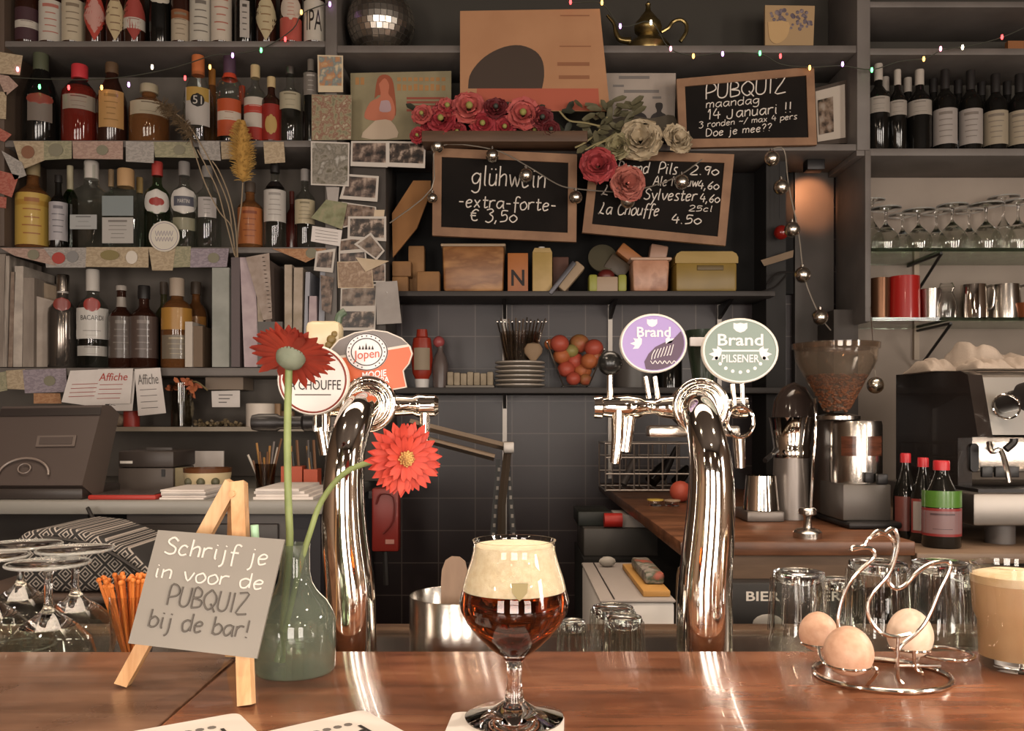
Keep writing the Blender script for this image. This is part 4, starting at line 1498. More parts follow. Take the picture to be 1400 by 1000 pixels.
beer(38, 32, 'leftmost brown beer bottle on the top shelf, dark purple label with white band', [(.03, .38, 70, 'rect', '#4b3438'), (.16, .24, 68, 'rect', WH, 'HERTOG', '#4b3438')])
beer(70, 31, 'brown beer bottle with pale label and red lettering, second on the top shelf', [(.02, .46, 72, 'rect', WH, 'POST', KR)])
beer(100, 29, 'brown beer bottle with plain cream label, left of the red diamond label', [(.02, .47, 72, 'rect', '#c2b39a', 'Bier', '#6a5a48')])
beer(130, 28, 'brown beer bottle with large tilted red triangle label', [(.02, .60, 84, 'diamond', '#b4473a'), (.10, .50, 66, 'diamond', '#c9958a')])
beer(158, 25, 'brown beer bottle with cream diamond label left of a red and white one', [(.02, .54, 84, 'diamond', CR, 'Bier', '#6a4a38')])
beer(184, 28, 'brown beer bottle with red and white diamond label', [(.02, .56, 86, 'diamond', '#a2473f'), (.15, .27, 80, 'rect', WH, 'PALM', '#7a3a34')])
beer(219, 28, 'black beer bottle with white semicircular shoulder label', [(.42, .54, 60, 'round', '#c9bfb0')], gm=BLACKGLASS)
beer(247, 25, 'brown beer bottle with small two tone cream label', [(.02, .36, 72, 'rect', '#b9a992', 'Bier', '#6a5a48'), (.26, .36, 70, 'rect', '#8d5a3c')])
beer(275, 30, 'brown beer bottle with tall white label showing a small dark bird shape', [(.02, .50, 76, 'rect', '#c3bbac', 'TRIPEL', '#4d4640')])
beer(303, 28, 'brown beer bottle with tall pale label and red line of lettering', [(.02, .55, 74, 'rect', '#cdbfae', 'Bokbier', KR)])
beer(335, 28, 'black beer bottle with white column of letters on its label', [(.05, .45, 26, 'rect', '#b9b0a6', 'x', '#1a1412')], gm=BLACKGLASS)
beer(364, 27, 'brown beer bottle with cream diamond label next to the pink labelled one', [(.02, .56, 84, 'diamond', '#c0b08c', 'Bier', '#7a5a3c')])
beer(398, 30, 'brown beer bottle with pink and white label beside the bottle reading IPA', [(.02, .27, 74, 'rect', '#b8584c'), (.24, .50, 60, 'round', '#c9b8a8', 'PALM', KR)])
beer(430, 29, 'brown beer bottle with white label reading IPA next to the shelf post', [(.02, .46, 74, 'rect', '#c9c0b2', 'IPA', '#2a2320')])

G2 = 'spirit bottles on the second left shelf'
bottle(56, 74, 46, Df, ZT2, 'slope', BLACKGLASS, 'tall dark green bottle with small red shield label, leftmost on second shelf', G2, cap=mat('olive_cap', '#4f523f', .5), caplen=.2,
       labels=[(.22, .50, 40, 'rect', '#7a6f66'), (.40, .52, 44, 'round', '#8e4236')])
bottle(109, 90, 46, Df, ZT2, 'squat', REDGLASS, 'red liqueur bottle with red cap and dark neck', G2, cap=mat('red_cap', '#b8343a', .5), caplen=.17, labels=[(.40, .58, 60, 'rect', '#9a8f80', 'LICOR', '#5a2a26')], neck=(.72, .82, '#1c1a19'))
bottle(153, 87, 40, Df, ZT2, 'slope', BROWNGLASS, 'brown liqueur bottle with tall gold cream label', G2, cap=mat('brown_cap', '#5b4632', .5), caplen=.13, labels=[(.17, .62, 50, 'rect', '#b98d58', 'RUM', '#7a5a2c')])
bottle(204, 117, 52, Df, ZT2, 'squat', AMBERGLASS, 'squat round decanter bottle of amber liqueur with short cap', G2, cap=mat('pale_cap', '#9b9078', .5), caplen=.14, labels=[(.44, .66, 62, 'rect', '#b3a78f', 'RUM', '#4a3a2c')])
bottle(271, 77, 40, Df, ZT2, 'slope', CLEAR2, 'clear bottle with orange cap and round number 51 on its label', G2, cap=mat('orange_cap', '#b5663a', .5), caplen=.22,
       labels=[(.18, .60, 50, 'rect', '#b7b0a8'), (.45, .60, 45, 'rect', '#b0904a'), (.38, .53, 26, 'round', '#1f1c1b', '51', '#c9c0b4')])
bottle(290, 95, 22, 3.08, ZT2, 'slope', AMBERGLASS, 'amber capped bottle half hidden behind the number 51 bottle', G2, cap=mat('amber_cap', '#a0692e', .5), caplen=.3)
bottle(314, 78, 36, Df, ZT2, 'squat', CLEAR2, 'clear bottle with purple cap over an orange neck and orange label', G2, cap=mat('purple_cap', '#4a3544', .5), caplen=.2,
       labels=[(.06, .48, 58, 'rect', '#b8522f'), (.24, .34, 56, 'rect', '#c9b9a8', 'VODKA', '#8a3a24')], neck=(.74, .84, '#cc4c30'))
bottle(331, 118, 20, 3.08, ZT2, 'spirit', REDGLASS, 'orange red neck of a bottle standing in the second row behind the pampas plume', G2, cap=mat('red_orange_cap', '#b1462c', .5), caplen=.3)
bottle(349, 90, 30, Df, ZT2, 'spirit', CLEAR2, 'bottle with white and red label and pale cork cap', G2, cap=mat('cork', '#b09a72', .7), caplen=.16,
       labels=[(.02, .56, 72, 'rect', '#c3b8aa'), (.02, .18, 73, 'rect', '#a33328'), (.36, .46, 73, 'rect', '#b03c2e', 'RUM', '#e0d6ca')])
bottle(371, 106, 27, Df, ZT2, 'spirit', BROWNGLASS, 'bottle with dark red label and small portrait oval', G2, cap=mat('cork', '#b09a72', .7), caplen=.16, labels=[(.02, .56, 75, 'rect', '#8f2a22'), (.10, .40, 35, 'round', '#b6975a')])
bottle(397, 92, 30, Df, ZT2, 'spirit', CLEAR2, 'clear bottle with cream label and silver stopper', G2, cap=DULLSTEEL, caplen=.1, labels=[(.42, .64, 68, 'rect', '#b1a68e', 'GIN', '#6a6048')])
bottle(425, 82, 22, Df, ZT2, 'spirit', BLACKGLASS, 'black bottle with white script label partly behind the pinned card', G2, cap=mat('grey_cap', '#6b645c', .5), caplen=.14, labels=[(.55, .82, 60, 'rect', '#7d766e', 'STOUT', '#d8d0c8')])

G3 = 'spirit bottles on the third left shelf'
bottle(45, 222, 43, Df, ZT3, 'spirit', AMBERGLASS, 'bottle with large yellow label, leftmost on third shelf', G3, cap=mat('tan_cap', '#8d7c5c', .5), caplen=.16, labels=[(.04, .62, 80, 'rect', '#c6a350', 'LICOR', '#8d4a2a'), (.48, .54, 81, 'rect', '#b48a3c')])
bottle(80, 240, 24, Df, ZT3, 'spirit', BLACKGLASS, 'slim dark bottle with white label beside the yellow label', G3, cap=BLACKPLASTIC, caplen=.1, labels=[(.10, .62, 75, 'rect', '#b3adb0', 'VODKA', '#57525a')])
bottle(96, 227, 20, 3.0, ZT3, 'spirit', GREENGLASS, 'slim green bottle with a pale metal pourer', G3, cap=mat('pourer_pale', '#a59c82', .5), caplen=.3)
bottle(125, 221, 44, Df, ZT3, 'spirit', CLEAR2, 'clear spirit bottle with white cap and small silver label', G3, cap=mat('white_cap', '#b7b0a8', .5), caplen=.2, labels=[(.20, .36, 55, 'rect', '#b2b2b0', 'GIN', '#5c5a58')], sq=6)
bottle(152, 232, 18, 3.07, ZT3, 'spirit', CLEAR2, 'clear bottle with beige cap in the second row', G3, cap=mat('beige_cap', '#a3896a', .5), caplen=.2)
bottle(172, 232, 48, Df, ZT3, 'squat', CLEAR2, 'square shouldered clear bottle with frosted window label and wooden cap', G3, cap=mat('wood_cap', '#b08c63', .6), caplen=.22,
       labels=[(.05, .36, 60, 'rect', '#bdb7b1', 'GIN', '#6c6660'), (.38, .62, 60, 'rect', '#8f9696')], sq=6)
bottle(191, 243, 20, 3.07, ZT3, 'spirit', CLEAR2, 'clear bottle with yellowish wooden cap in the second row', G3, cap=mat('yellow_wood_cap', '#a88a58', .6), caplen=.2)
bottle(215, 222, 34, Df, ZT3, 'spirit', PALEGREEN, 'green tinted vermouth bottle with round white label and red cap', G3, cap=mat('red_cap2', '#a13a34', .5), caplen=.16, labels=[(.38, .66, 66, 'round', '#d8d2ca'), (.47, .57, 34, 'round', '#a23a34')])
bottle(252, 222, 36, Df, ZT3, 'spirit', CLEAR2, 'clear vermouth bottle with round white label and grey cap', G3, cap=mat('grey_cap2', '#7f7a76', .5), caplen=.16,
       labels=[(.38, .68, 66, 'round', '#d8d2ca'), (.47, .58, 44, 'rect', '#5c5c66', 'MARTINI', '#d8d2ca'), (.20, .34, 50, 'rect', '#8f8a72')])
bottle(284, 228, 36, Df, ZT3, 'spirit', CLEAR2, 'clear bottle with pale printed lettering right of the round labels', G3, cap=mat('grey_cap2', '#7f7a76', .5), caplen=.14, labels=[(.36, .60, 40, 'rect', '#b5aeaa', 'VODKA', '#6a6660')])
bottle(342, 250, 34, Df, ZT3, 'spirit', AMBERGLASS, 'bottle with orange label right of the dried grass stems', G3, cap=mat('dark_cap', '#4a3f36', .5), caplen=.15, labels=[(.06, .60, 70, 'rect', '#b0693a', 'LICOR', '#6f2f1c')])
bottle(376, 214, 30, Df, ZT3, 'spirit', CLEAR2, 'bottle with tall bright white label and dark shoulders', G3, cap=BLACKPLASTIC, caplen=.18, labels=[(.28, .62, 75, 'rect', '#c9c2ba', 'VODKA', '#8a847e')], neck=(.66, .72, '#2a2422'))
bottle(399, 262, 16, 3.05, ZT3, 'spirit', mat('dark_red_bottle', '#4a1c18', .15), 'dark red bottle squeezed behind the white labelled bottle', G3, cap=mat('dark_red_cap', '#5a2a24', .5), caplen=.2)
bottle(417, 232, 28, Df, ZT3, 'spirit', CLEAR2, 'clear bottle with cream label next to the pinned postcards', G3, cap=mat('silver_cap', '#8f8a86', .4), caplen=.15, labels=[(.30, .60, 70, 'rect', '#bdae90', 'GIN', '#6a6048')])

G4 = 'spirit bottles on the fourth left shelf'
bottle(86, 376, 38, Df, ZT4, 'spirit', mat('steel_look_bottle', '#6a635d', .15, metal=.8), 'dark silver bottle with small red emblem and ring bands', G4, cap=STEEL, caplen=.18, labels=[(.60, .74, 34, 'round', '#8e3a30')], neck=(.80, .84, '#b7b0a8'))
bottle(127, 369, 41, Df, ZT4, 'spirit', CLEAR2, 'clear white rum bottle with white label, red disc and white pourer', G4, cap=mat('white_cap', '#b7b0a8', .5), caplen=.22,
       labels=[(.29, .60, 72, 'rect', '#d6d0c8'), (.56, .70, 30, 'round', '#a2392f'), (.44, .56, 72, 'rect', '#d6d0c8', 'BACARDI', '#26211f'), (.31, .38, 72, 'rect', '#d6d0c8', 'SUPERIOR', '#4a4440'), (.12, .22, 60, 'rect', '#b7b2aa', 'Carta Blanca', '#6c6660')])
bottle(166, 391, 33, Df, ZT4, 'spirit', BROWNGLASS, 'dark brown bottle with taupe label, left of its twin', G4, cap=mat('white_neck_foil', '#9a928a', .4), caplen=.06, labels=[(.12, .62, 80, 'rect', '#5e524b', 'STOUT', '#8f857c')], neck=(.74, .86, '#a39a90'))
bottle(197, 391, 37, Df, ZT4, 'spirit', BROWNGLASS, 'dark brown bottle with brown label, right of its twin', G4, cap=BLACKPLASTIC, caplen=.16, labels=[(.12, .62, 80, 'rect', '#5a4a44', 'STOUT', '#94877e')])
bottle(242, 381, 42, Df, ZT4, 'squat', AMBERGLASS, 'whisky bottle with golden orange label and pale stopper', G4, cap=mat('pale_stopper', '#a09080', .5), caplen=.2, labels=[(.42, .66, 66, 'rect', '#b5843c'), (.10, .36, 60, 'rect', '#7d7160', 'RUM', '#c6b48c')])
bottle(268, 386, 30, 3.05, ZT4, 'squat', AMBERGLASS, 'amber bottle with dark cap behind the golden label', G4, cap=mat('dark_cap', '#4a3f36', .5), caplen=.14, labels=[(.42, .6, 60, 'rect', '#a8743a')])
bottle(224, 386, 24, 3.07, ZT4, 'spirit', mat('olive_bottle', '#3c3a24', .2), 'olive bottle peeping out left of the golden labelled whisky', G4, cap=mat('dark_cap', '#4a3f36', .5), caplen=.14)

# ================================================================== BOOKS, MAGAZINES, PAPERS ON THE FOURTH SHELF
def slab(px0, px1, pyt, pyb, D, depth, m_, name, label, cat, group=None, lean=0, th=None):
    """upright folder: spine faces the camera; lean shifts the top sideways (px)"""
    z0, z1 = Z(pyb, D), Z(pyt, D)
    x0, x1 = X(px0, D), X(px1, D)
    dx = lean / F * D
    m = MB()
    m.add([(x0, D, z0), (x1, D, z0), (x1, D + depth, z0), (x0, D + depth, z0), (x0 + dx, D, z1), (x1 + dx, D, z1), (x1 + dx, D + depth, z1), (x0 + dx, D + depth, z1)],
          [(3, 2, 1, 0), (4, 5, 6, 7), (0, 1, 5, 4), (1, 2, 6, 5), (2, 3, 7, 6), (3, 0, 4, 7)])
    o = m.build(name, m_)
    tag(o, label, cat, group)
    return o


MG = 'magazines at the left end of the fourth shelf'
MP = [mat('mag_a', '#8f8378', .7, var='#7a6e64', vscale=30, stretch=(1, 1, .2)), mat('mag_b', '#a89c90', .7, var='#6f655d', vscale=40, stretch=(3, 1, .2)),
      mat('mag_c', '#6e5a4d', .7, var='#8b7a6c', vscale=30), mat('mag_d', '#9a9086', .7, var='#b3a79b', vscale=25)]
for i, (a, b, yt, lean, lb) in enumerate([(-8, 4, 342, 4, 'thin grey magazine standing at the left picture edge'), (4, 10, 350, 3, 'thin pale magazine second from the left picture edge'),
                                          (11, 17, 372, 4, 'narrow short magazine third from the left picture edge'), (18, 30, 364, 2, 'thick pale magazine in front of the tall newsprint'),
                                          (31, 46, 380, 1, 'broad newspaper folder standing left of the small bottles')]):
    slab(a, b, yt, 502, 2.92, .2, MP[i % 4], 'magazine', lb, 'magazine', MG, lean)
o = MB().quadslab([P(33, 379, 2.95), P(78, 392, 3.0), P(72, 502, 3.0), P(30, 502, 2.95)], .006).build('menu_booklet', mat('booklet_tan', '#8c7a66', .7, var='#776652', vscale=10))
tag(o, 'tan booklet leaning beside the dark silver bottle', 'booklet')
o = MB().quadslab([P(46, 404, 2.93), P(76, 412, 2.965), P(70, 502, 2.965), P(44, 502, 2.93)], .004).build('menu_booklet', mat('booklet_pale', '#a3968a', .7, var='#8e8176', vscale=14))
tag(o, 'pale booklet in front of the tan one, with a dark mark', 'booklet')
slab(253, 263, 440, 502, 2.91, .12, mat('white_book', '#b9aea2', .6), 'book', 'thin white paperback standing in front of the whisky bottle', 'book')
slab(264, 277, 446, 502, 2.92, .12, mat('brown_book', '#6d5a48', .6), 'book', 'short brown paperback right of the thin white one', 'book')
slab(290, 313, 366, 502, 2.9, .22, mat('grey_binder', '#9a9a92', .55, var='#878880', vscale=12), 'binder', 'grey green ring binder with pale spine left of the loose papers', 'binder')
slab(316, 328, 352, 502, 2.91, .22, mat('dark_binder', '#5c5050', .55), 'binder', 'dark narrow folder right of the grey green binder', 'binder')
PP = [mat('paper_pink', '#b8a6a8', .7, var='#a59396', vscale=20), mat('paper_blue', '#9a9aa0', .7), mat('paper_warm', '#b0a090', .7, var='#978876', vscale=25), mat('paper_dark', '#6f6058', .7)]
PG = 'loose paper bundles on the fourth shelf'
for i, (a, b, yt, lean, k, lb) in enumerate([(334, 354, 352, -6, 0, 'pinkish stack of papers next to the dark narrow folder'), (355, 362, 350, -6, 2, 'curled sheaf of paper with ruled edge leaning left'),
                                             (364, 372, 356, -3, 3, 'dark edged paper sheaf between two pale ones'), (389, 399, 362, 0, 2, 'tall warm paper folder right of the drooping sheets'),
                                             (400, 412, 366, 2, 2, 'pale tan folder standing right of the tall one'), (414, 420, 372, 4, 1, 'thin bluish folder standing beside the drooping poster corner'),
                                             (421, 433, 405, 0, 0, 'short stack of cards left of the photo covered post'), (434, 442, 360, 4, 1, 'thin curved sheet nearest the photo covered post')]):
    slab(a, b, yt, 502, 2.91, .2, PP[k], 'paper_bundle', lb, 'papers', PG, lean)
slab(352, 386, 440, 502, 2.905, .1, mat('grey_box', '#5f5a56', .6), 'card_box', 'plain grey card box behind the dark red gerbera', 'box')
# spiral notebook sheet
o = MB().quadslab([P(336, 352, 2.89), P(368, 346, 2.89), P(372, 436, 2.9), P(360, 438, 2.9)], .004).build('notebook', mat('note_cover', '#a5958a', .7, var='#8d7c70', vscale=30))
tag(o, 'spiral notebook hanging cornerwise over the shelf papers', 'notebook')
m = MB()
for k in range(14):
    p = P(360 + 10 * k / 14, 352 + 80 * k / 14, 2.886)
    m.tube([p + Vector((.004 * math.cos(2 * PI * q / 8), .003 * math.sin(2 * PI * q / 8), 0)) for q in range(8)], .0008, 4, closed=True)
m.build('spiral', DULLSTEEL, o)

# ================================================================== BANKNOTES AND PAPER SCRAPS ON SHELF EDGES
def notemat(k, a, b, c):
    mix = lambda p, q: '#' + ''.join('%02x' % ((int(p[i:i + 2], 16) * 3 + int(q[i:i + 2], 16) * 2) // 5) for i in (1, 3, 5))
    return mat('banknote_' + k, a, .75, var=[mix(a, b), mix(a, c), a], vscale=60, stretch=(1, 1, 2.2), detail=3, contrast=(.34, .66))


NM = {'green': notemat('green', '#8f8a70', '#6e6b55', '#a89f86'), 'rose': notemat('rose', '#a3877a', '#7d6259', '#b39c8c'), 'grey': notemat('grey', '#9b948d', '#6f6a68', '#aca59c'),
      'tan': notemat('tan', '#a8967c', '#7c6a52', '#b8a78c'), 'violet': notemat('violet', '#8e8288', '#655a66', '#a0949a'), 'orange': notemat('orange', '#a57a58', '#7d5238', '#b28f6e')}


def card(name, label, cat, c4, m_, D, group=None, th=.0008, tilt=0.0, extra=None):
    """c4: TL, TR, BR, BL in frame pixels on the plane at depth D; tilt brings the lower edge nearer"""
    ds = (D, D, D - tilt, D - tilt)
    o = MB().quadslab([P(q[0], q[1], d) for q, d in zip(c4, ds)], th).build(name, m_)
    tag(o, label, cat, group)
    return o


def motif(o, px, py, rx, ry, D, m_, name='portrait_print'):
    M = Matrix.Rotation(R(90), 3, 'X') @ Matrix.Diagonal((rx / F * D, ry / F * D, 1)).to_3x3()
    MB().lathe([(0, 0), (1, 0), (1, .0004), (.9, .0005), (0, .0005)], P(px, py, D), 20, M).build(name, m_, o)


NG = 'banknotes pinned along the left shelf edges'
DN = 2.893
notes = [
    ('second', [(18, 193), (62, 193), (64, 218), (30, 232)], 'tan', 'brown banknote drooping at the left end of the second shelf edge'),
    ('second', [(60, 193), (98, 193), (98, 217), (60, 219)], 'green', 'green banknote with portrait outline second along the second shelf edge'),
    ('second', [(99, 193), (168, 193), (168, 218), (100, 217)], 'rose', 'long rose banknote along the second shelf edge'),
    ('second', [(172, 193), (211, 194), (210, 223), (172, 221)], 'grey', 'grey banknote hanging lowest on the second shelf edge'),
    ('second', [(210, 194), (262, 194), (272, 216), (212, 215)], 'green', 'green banknote under the squat amber decanter'),
    ('second', [(270, 193), (300, 193), (302, 220), (276, 218)], 'grey', 'crumpled pale banknote under the number 51 bottle'),
    ('second', [(302, 194), (322, 194), (322, 217), (303, 218)], 'tan', 'tan banknote left of the pampas plume'),
    ('second', [(360, 194), (388, 194), (390, 222), (362, 224)], 'tan', 'tan paper tag hanging right of the pampas plume'),
    ('third', [(0, 339), (60, 340), (78, 364), (20, 350)], 'rose', 'brown folded banknote at the left end of the third shelf edge'),
    ('third', [(60, 339), (118, 339), (117, 366), (63, 366)], 'grey', 'grey banknote with a red round stamp on the third shelf edge'),
    ('third', [(118, 338), (203, 338), (203, 366), (117, 365)], 'tan', 'long cream banknote with pale portrait on the third shelf edge'),
    ('third', [(203, 338), (240, 338), (236, 370), (208, 370)], 'tan', 'small brown banknote under the round beer mat'),
    ('third', [(238, 337), (261, 337), (260, 365), (236, 366)], 'green', 'square greenish note right of the round beer mat'),
    ('third', [(261, 340), (313, 340), (310, 365), (260, 366)], 'violet', 'violet banknote at the right end of the bottle row'),
    ('third', [(372, 340), (446, 340), (444, 346), (418, 359)], 'orange', 'orange pointed banknote at the right end of the third shelf edge'),
    ('fourth', [(8, 507), (34, 505), (34, 533), (10, 532)], 'tan', 'small tan banknote at the left end of the fourth shelf edge'),
    ('fourth', [(31, 506), (90, 504), (92, 536), (34, 538)], 'violet', 'grey violet banknote curling over the till'),
    ('fourth', [(-14, 512), (8, 508), (10, 534), (-12, 538)], 'green', 'green banknote cut by the left picture edge over the till'),
    ('fourth', [(46, 538), (82, 538), (84, 552), (46, 552)], 'orange', 'brown banknote peeping out below the violet one'),
]
for k, (sh_, c4, mk, lb) in enumerate(notes):
    d = DN - .0012 * (k % 3)
    o = card('banknote', lb, 'banknote', c4, NM[mk], d, NG, tilt=.004)
    cx_ = sum(q[0] for q in c4) / 4
    cy_ = sum(q[1] for q in c4) / 4
    if 'red round stamp' in lb:
        motif(o, 80, 353, 9, 8, d - .006, mat('stamp_red', '#a04038', .7), 'stamp_print')
        motif(o, 99, 351, 8, 8, d - .006, mat('stamp_grey', '#7d7a78', .7), 'stamp_print')
    elif 'long cream' in lb:
        motif(o, 150, 349, 13, 7, d - .006, mat('stamp_olive', '#7d7048', .7))
        motif(o, 180, 352, 8, 9, d - .006, mat('stamp_pale', '#c9bfb2', .7))
    elif 'portrait outline' in lb:
        motif(o, 76, 205, 10, 9, d - .006, mat('stamp_grey2', '#7a7562', .7))
    elif 'brown banknote drooping' in lb:
        motif(o, 38, 208, 9, 9, d - .006, mat('stamp_brown', '#7d5640', .7))
    elif abs(c4[1][0] - c4[0][0]) > 40:
        motif(o, cx_ + 6, cy_, 8, 7, d - .006, mat('stamp_grey2', '#7a7562', .7))
# notes and cards at the left end post
SG = 'paper scraps on the left end post'
for c4, mk, lb in [([(-6, 70), (31, 76), (27, 103), (-6, 100)], 'tan', 'tan paper scrap on the left end post, uppermost'),
                   ([(-6, 101), (12, 104), (25, 117), (8, 131)], 'rose', 'brown torn paper under the uppermost scrap on the left end post'),
                   ([(-6, 125), (9, 126), (8, 163), (-6, 162)], 'tan', 'narrow cream paper strip on the left end post'),
                   ([(-6, 172), (16, 184), (6, 194), (-6, 190)], 'rose', 'reddish paper corner just above the second shelf, at left picture edge'),
                   ([(2, 206), (30, 222), (36, 240), (20, 246)], 'grey', 'grey paper strip bent below the second shelf at the left'),
                   ([(-6, 232), (26, 240), (16, 270), (-6, 262)], 'rose', 'reddish banknote angled at the left picture edge, beside the yellow label'),
                   ([(-6, 268), (9, 270), (8, 285), (-6, 283)], 'grey', 'small pale scrap under the angled reddish banknote')]:
    card('paper_scrap', lb, 'paper scrap', c4, NM[mk] if 'reddish' not in lb else notemat('red', '#a0584a', '#7d3a32', '#b08070'), 2.885, SG)
# round beer mat on the third shelf
o = MB().lathe([(0, 0), (21 / F * 2.88, 0), (21 / F * 2.88, .0025), (0, .0025)], (X(224, 2.88), 2.885, Z(323, 2.88)), 32, Matrix.Rotation(R(90), 3, 'X')).build(
    'round_beer_mat', mat('beer_mat_cream', '#c4bcae', .7))
tag(o, 'round cream beer mat with violet script propped on the third shelf', 'beer mat')
m = MB()
r_ = 18.5 / F * 2.88
m.tube([(X(224, 2.88) + r_ * math.cos(2 * PI * k / 32), 2.8822, Z(323, 2.88) + r_ * math.sin(2 * PI * k / 32)) for k in range(32)], .0007, 4, closed=True)
for yy, amp in ((319, 3.5), (327, 3)):
    m.tube(smooth_line([(X(212 + 2 * k, 2.88), 2.8822, Z(yy + (amp if k % 2 else -amp), 2.88)) for k in range(13)], 3), .0007, 4)
m.build('print', mat('violet_ink', '#6c6480', .7), o)

# receipts over the fourth shelf edge
for c4, lb, t_, ic in [([(96, 507), (150, 505), (143, 558), (84, 550)], 'white paper with red stripes hanging over the till, leftmost', None, REDINK),
                       ([(134, 505), (182, 504), (178, 552), (124, 553)], 'folded white paper with red script hanging in the middle over the shelf edge', 'Affiche', REDINK),
                       ([(176, 506), (186, 508), (181, 562), (145, 562)], 'white receipt corner behind the folded paper with red script', None, GREYINK),
                       ([(184, 505), (219, 503), (227, 565), (189, 569)], 'white list headed with grey handwriting hanging rightmost over the shelf edge', 'Affiche', GREYINK)]:
    d = 2.87 if 'corner' in lb else 2.86
    o = card('paper_note', lb, 'paper note', c4, PAPER, d, 'white papers hanging from the fourth shelf', tilt=.012)
    m = MB()
    q0, q1, q2, q3 = (P(q[0], q[1], dd) for q, dd in zip(c4, (d, d, d - .012, d - .012)))
    for k in range(4):
        v = .45 + .13 * k
        a = q0 + (q3 - q0) * v + (q1 - q0) * .15
        b = q0 + (q3 - q0) * v + (q1 - q0) * .8
        m.tube([a + Vector((0, -.0015, 0)), b + Vector((0, -.0015, 0))], .0009, 4)
    if t_:
        a = q0 + (q3 - q0) * .34 + (q1 - q0) * .1 + Vector((0, -.002, 0))
        m.text(t_, a, (q1 - q0) * .8, (q0 - q3) * .22)
    m.build('handwriting', ic, o)

# ================================================================== THIN SHELF
TZ = Z(584, 2.86)


def cyl(name, px, py_top, w_, D, zb, m_, label, cat, group=None, flare=1.0, hollow=False, seg=24):
    x = X(px, D)
    r = w_ / 2 / F * D
    H = Z(py_top, D) - zb
    if hollow:
        prof = [(r, 0), (r * flare, H), (r * flare - .002, H), (r - .002, .003), (0, .003), (0, 0)]
    else:
        prof = [(0, 0), (r, 0), (r * flare, H - .002), (r * flare - .002, H), (0, H)]
    o = MB().lathe(prof, (x, D, zb), seg).build(name, m_)
    return tag(o, label, cat, group)


cyl('red_cup', 180, 562, 21, 2.95, TZ, mat('red_cup', '#a83a30', .4), 'small red cup on the thin shelf under the hanging papers', 'cup')
o = MB().sphere((X(164, 2.95), 2.95, TZ + .022), .022, 14, 8, 1, .8, 1).build('figurine', mat('figurine_clay', '#8f7f6c', .6, var='#6f5f4e', vscale=60))
tag(o, 'little clay figurine beside the red cup', 'figurine')
cyl('glass_vase', 248, 524, 28, 2.95, TZ, glass('vase_glass_old', '#b9b3a6', .05), 'glass vase with a round seal holding faded orange flowers', 'vase', flare=1.12, hollow=True)
o = MB().sphere((X(249, 2.92), 2.955, TZ + .06), .027, 14, 8, 1, .8, 1.9).build('potpourri', mat('potpourri', '#6f6450', .9, var='#4c4536', vscale=60, bump=.5))
tag(o, 'dark potpourri filling the glass vase on the thin shelf', 'potpourri')
t = thing('dried_flower', 'faded orange flowers drooping out of the glass vase', 'flower', (X(250, 2.95), 2.95, TZ + .1))
m = MB()
for k in range(26):
    b0 = Vector((X(random.uniform(236, 268), 2.94), 2.94 + random.uniform(-.02, .02), Z(random.uniform(522, 534), 2.94)))
    petal(m, b0, Vector((random.uniform(-1, 1.4), random.uniform(-.8, .3), random.uniform(-.5, .7))), Vector((0, -1, .4)), .03, .014, -.3, 3)
m.build('petals', mat('faded_orange_petals', '#a2553a', .8, var='#b0673f', vscale=40), t)
MB().tube(smooth_line([tuple(P(250, 555, 2.95)), tuple(P(256, 528, 2.95)), tuple(P(268, 522, 2.93)), tuple(P(284, 534, 2.92))], 3), .003, 6).build('stem', mat('dry_stem', '#7a6a4a', .8), t)
m = MB()
for k in range(60):
    p = Vector((X(random.uniform(268, 330), 2.93), 2.93 + random.uniform(-.04, .06), TZ + random.uniform(.004, .022) * (1.2 - abs(random.uniform(-1, 1)))))
    m.lathe([(0, 0), (.006, 0), (.006, .009), (0, .009)], p, 6, Matrix.Rotation(random.uniform(0, 3), 3, 'X') @ Matrix.Rotation(random.uniform(0, 3), 3, 'Y'))
o = m.build('bottle_corks', mat('crown_corks', '#8b7a5c', .5, metal=.3, var='#4e4334', vscale=60))
tag(o, 'heap of old corks and caps spread along the thin shelf', 'corks', kind='stuff')
o = card('white_card', 'small white printed card taped under the fourth shelf', 'card', [(289, 535), (328, 534), (328, 557), (290, 557)], PAPER, 3.0)
m = MB()
for k in range(3):
    m.box(X(299, 2.999), X(318 - 4 * k, 2.999), 2.9985, 2.9996, Z(541 + 5 * k, 2.999), Z(539.6 + 5 * k, 2.999))
m.build('print', GREYINK, o)
o = MB().box(X(285, 3.05), X(336, 3.05), 3.02, 3.14, Z(533, 3.02), Z(514.6, 3.02)).build('card_box', mat('tan_box', '#857566', .7))
tag(o, 'flat tan box fixed right under the fourth shelf above the white card', 'box')
cyl('candle_jar', 356, 552, 38, 2.93, TZ, mat('white_candle', '#cfc3b6', .5), 'white cylindrical candle on the thin shelf left of the gerbera stem', 'candle')
o = MB().box(X(350, 2.98), X(400, 2.98), 2.99, 3.02, Z(546, 2.98), Z(524, 2.98), .008).build('wooden_tray', mat('wood_tray', '#7a5f48', .6))
tag(o, 'brown wooden tray edge behind the white candle', 'tray')
o.location.z = TZ
o = MB().box(X(376, 2.98), X(386, 2.98), 2.95, 2.97, TZ, Z(552, 2.95), .002).build('wooden_block', mat('wood_tray2', '#8d6f52', .6))
tag(o, 'upright wooden block right of the white candle', 'wooden block')

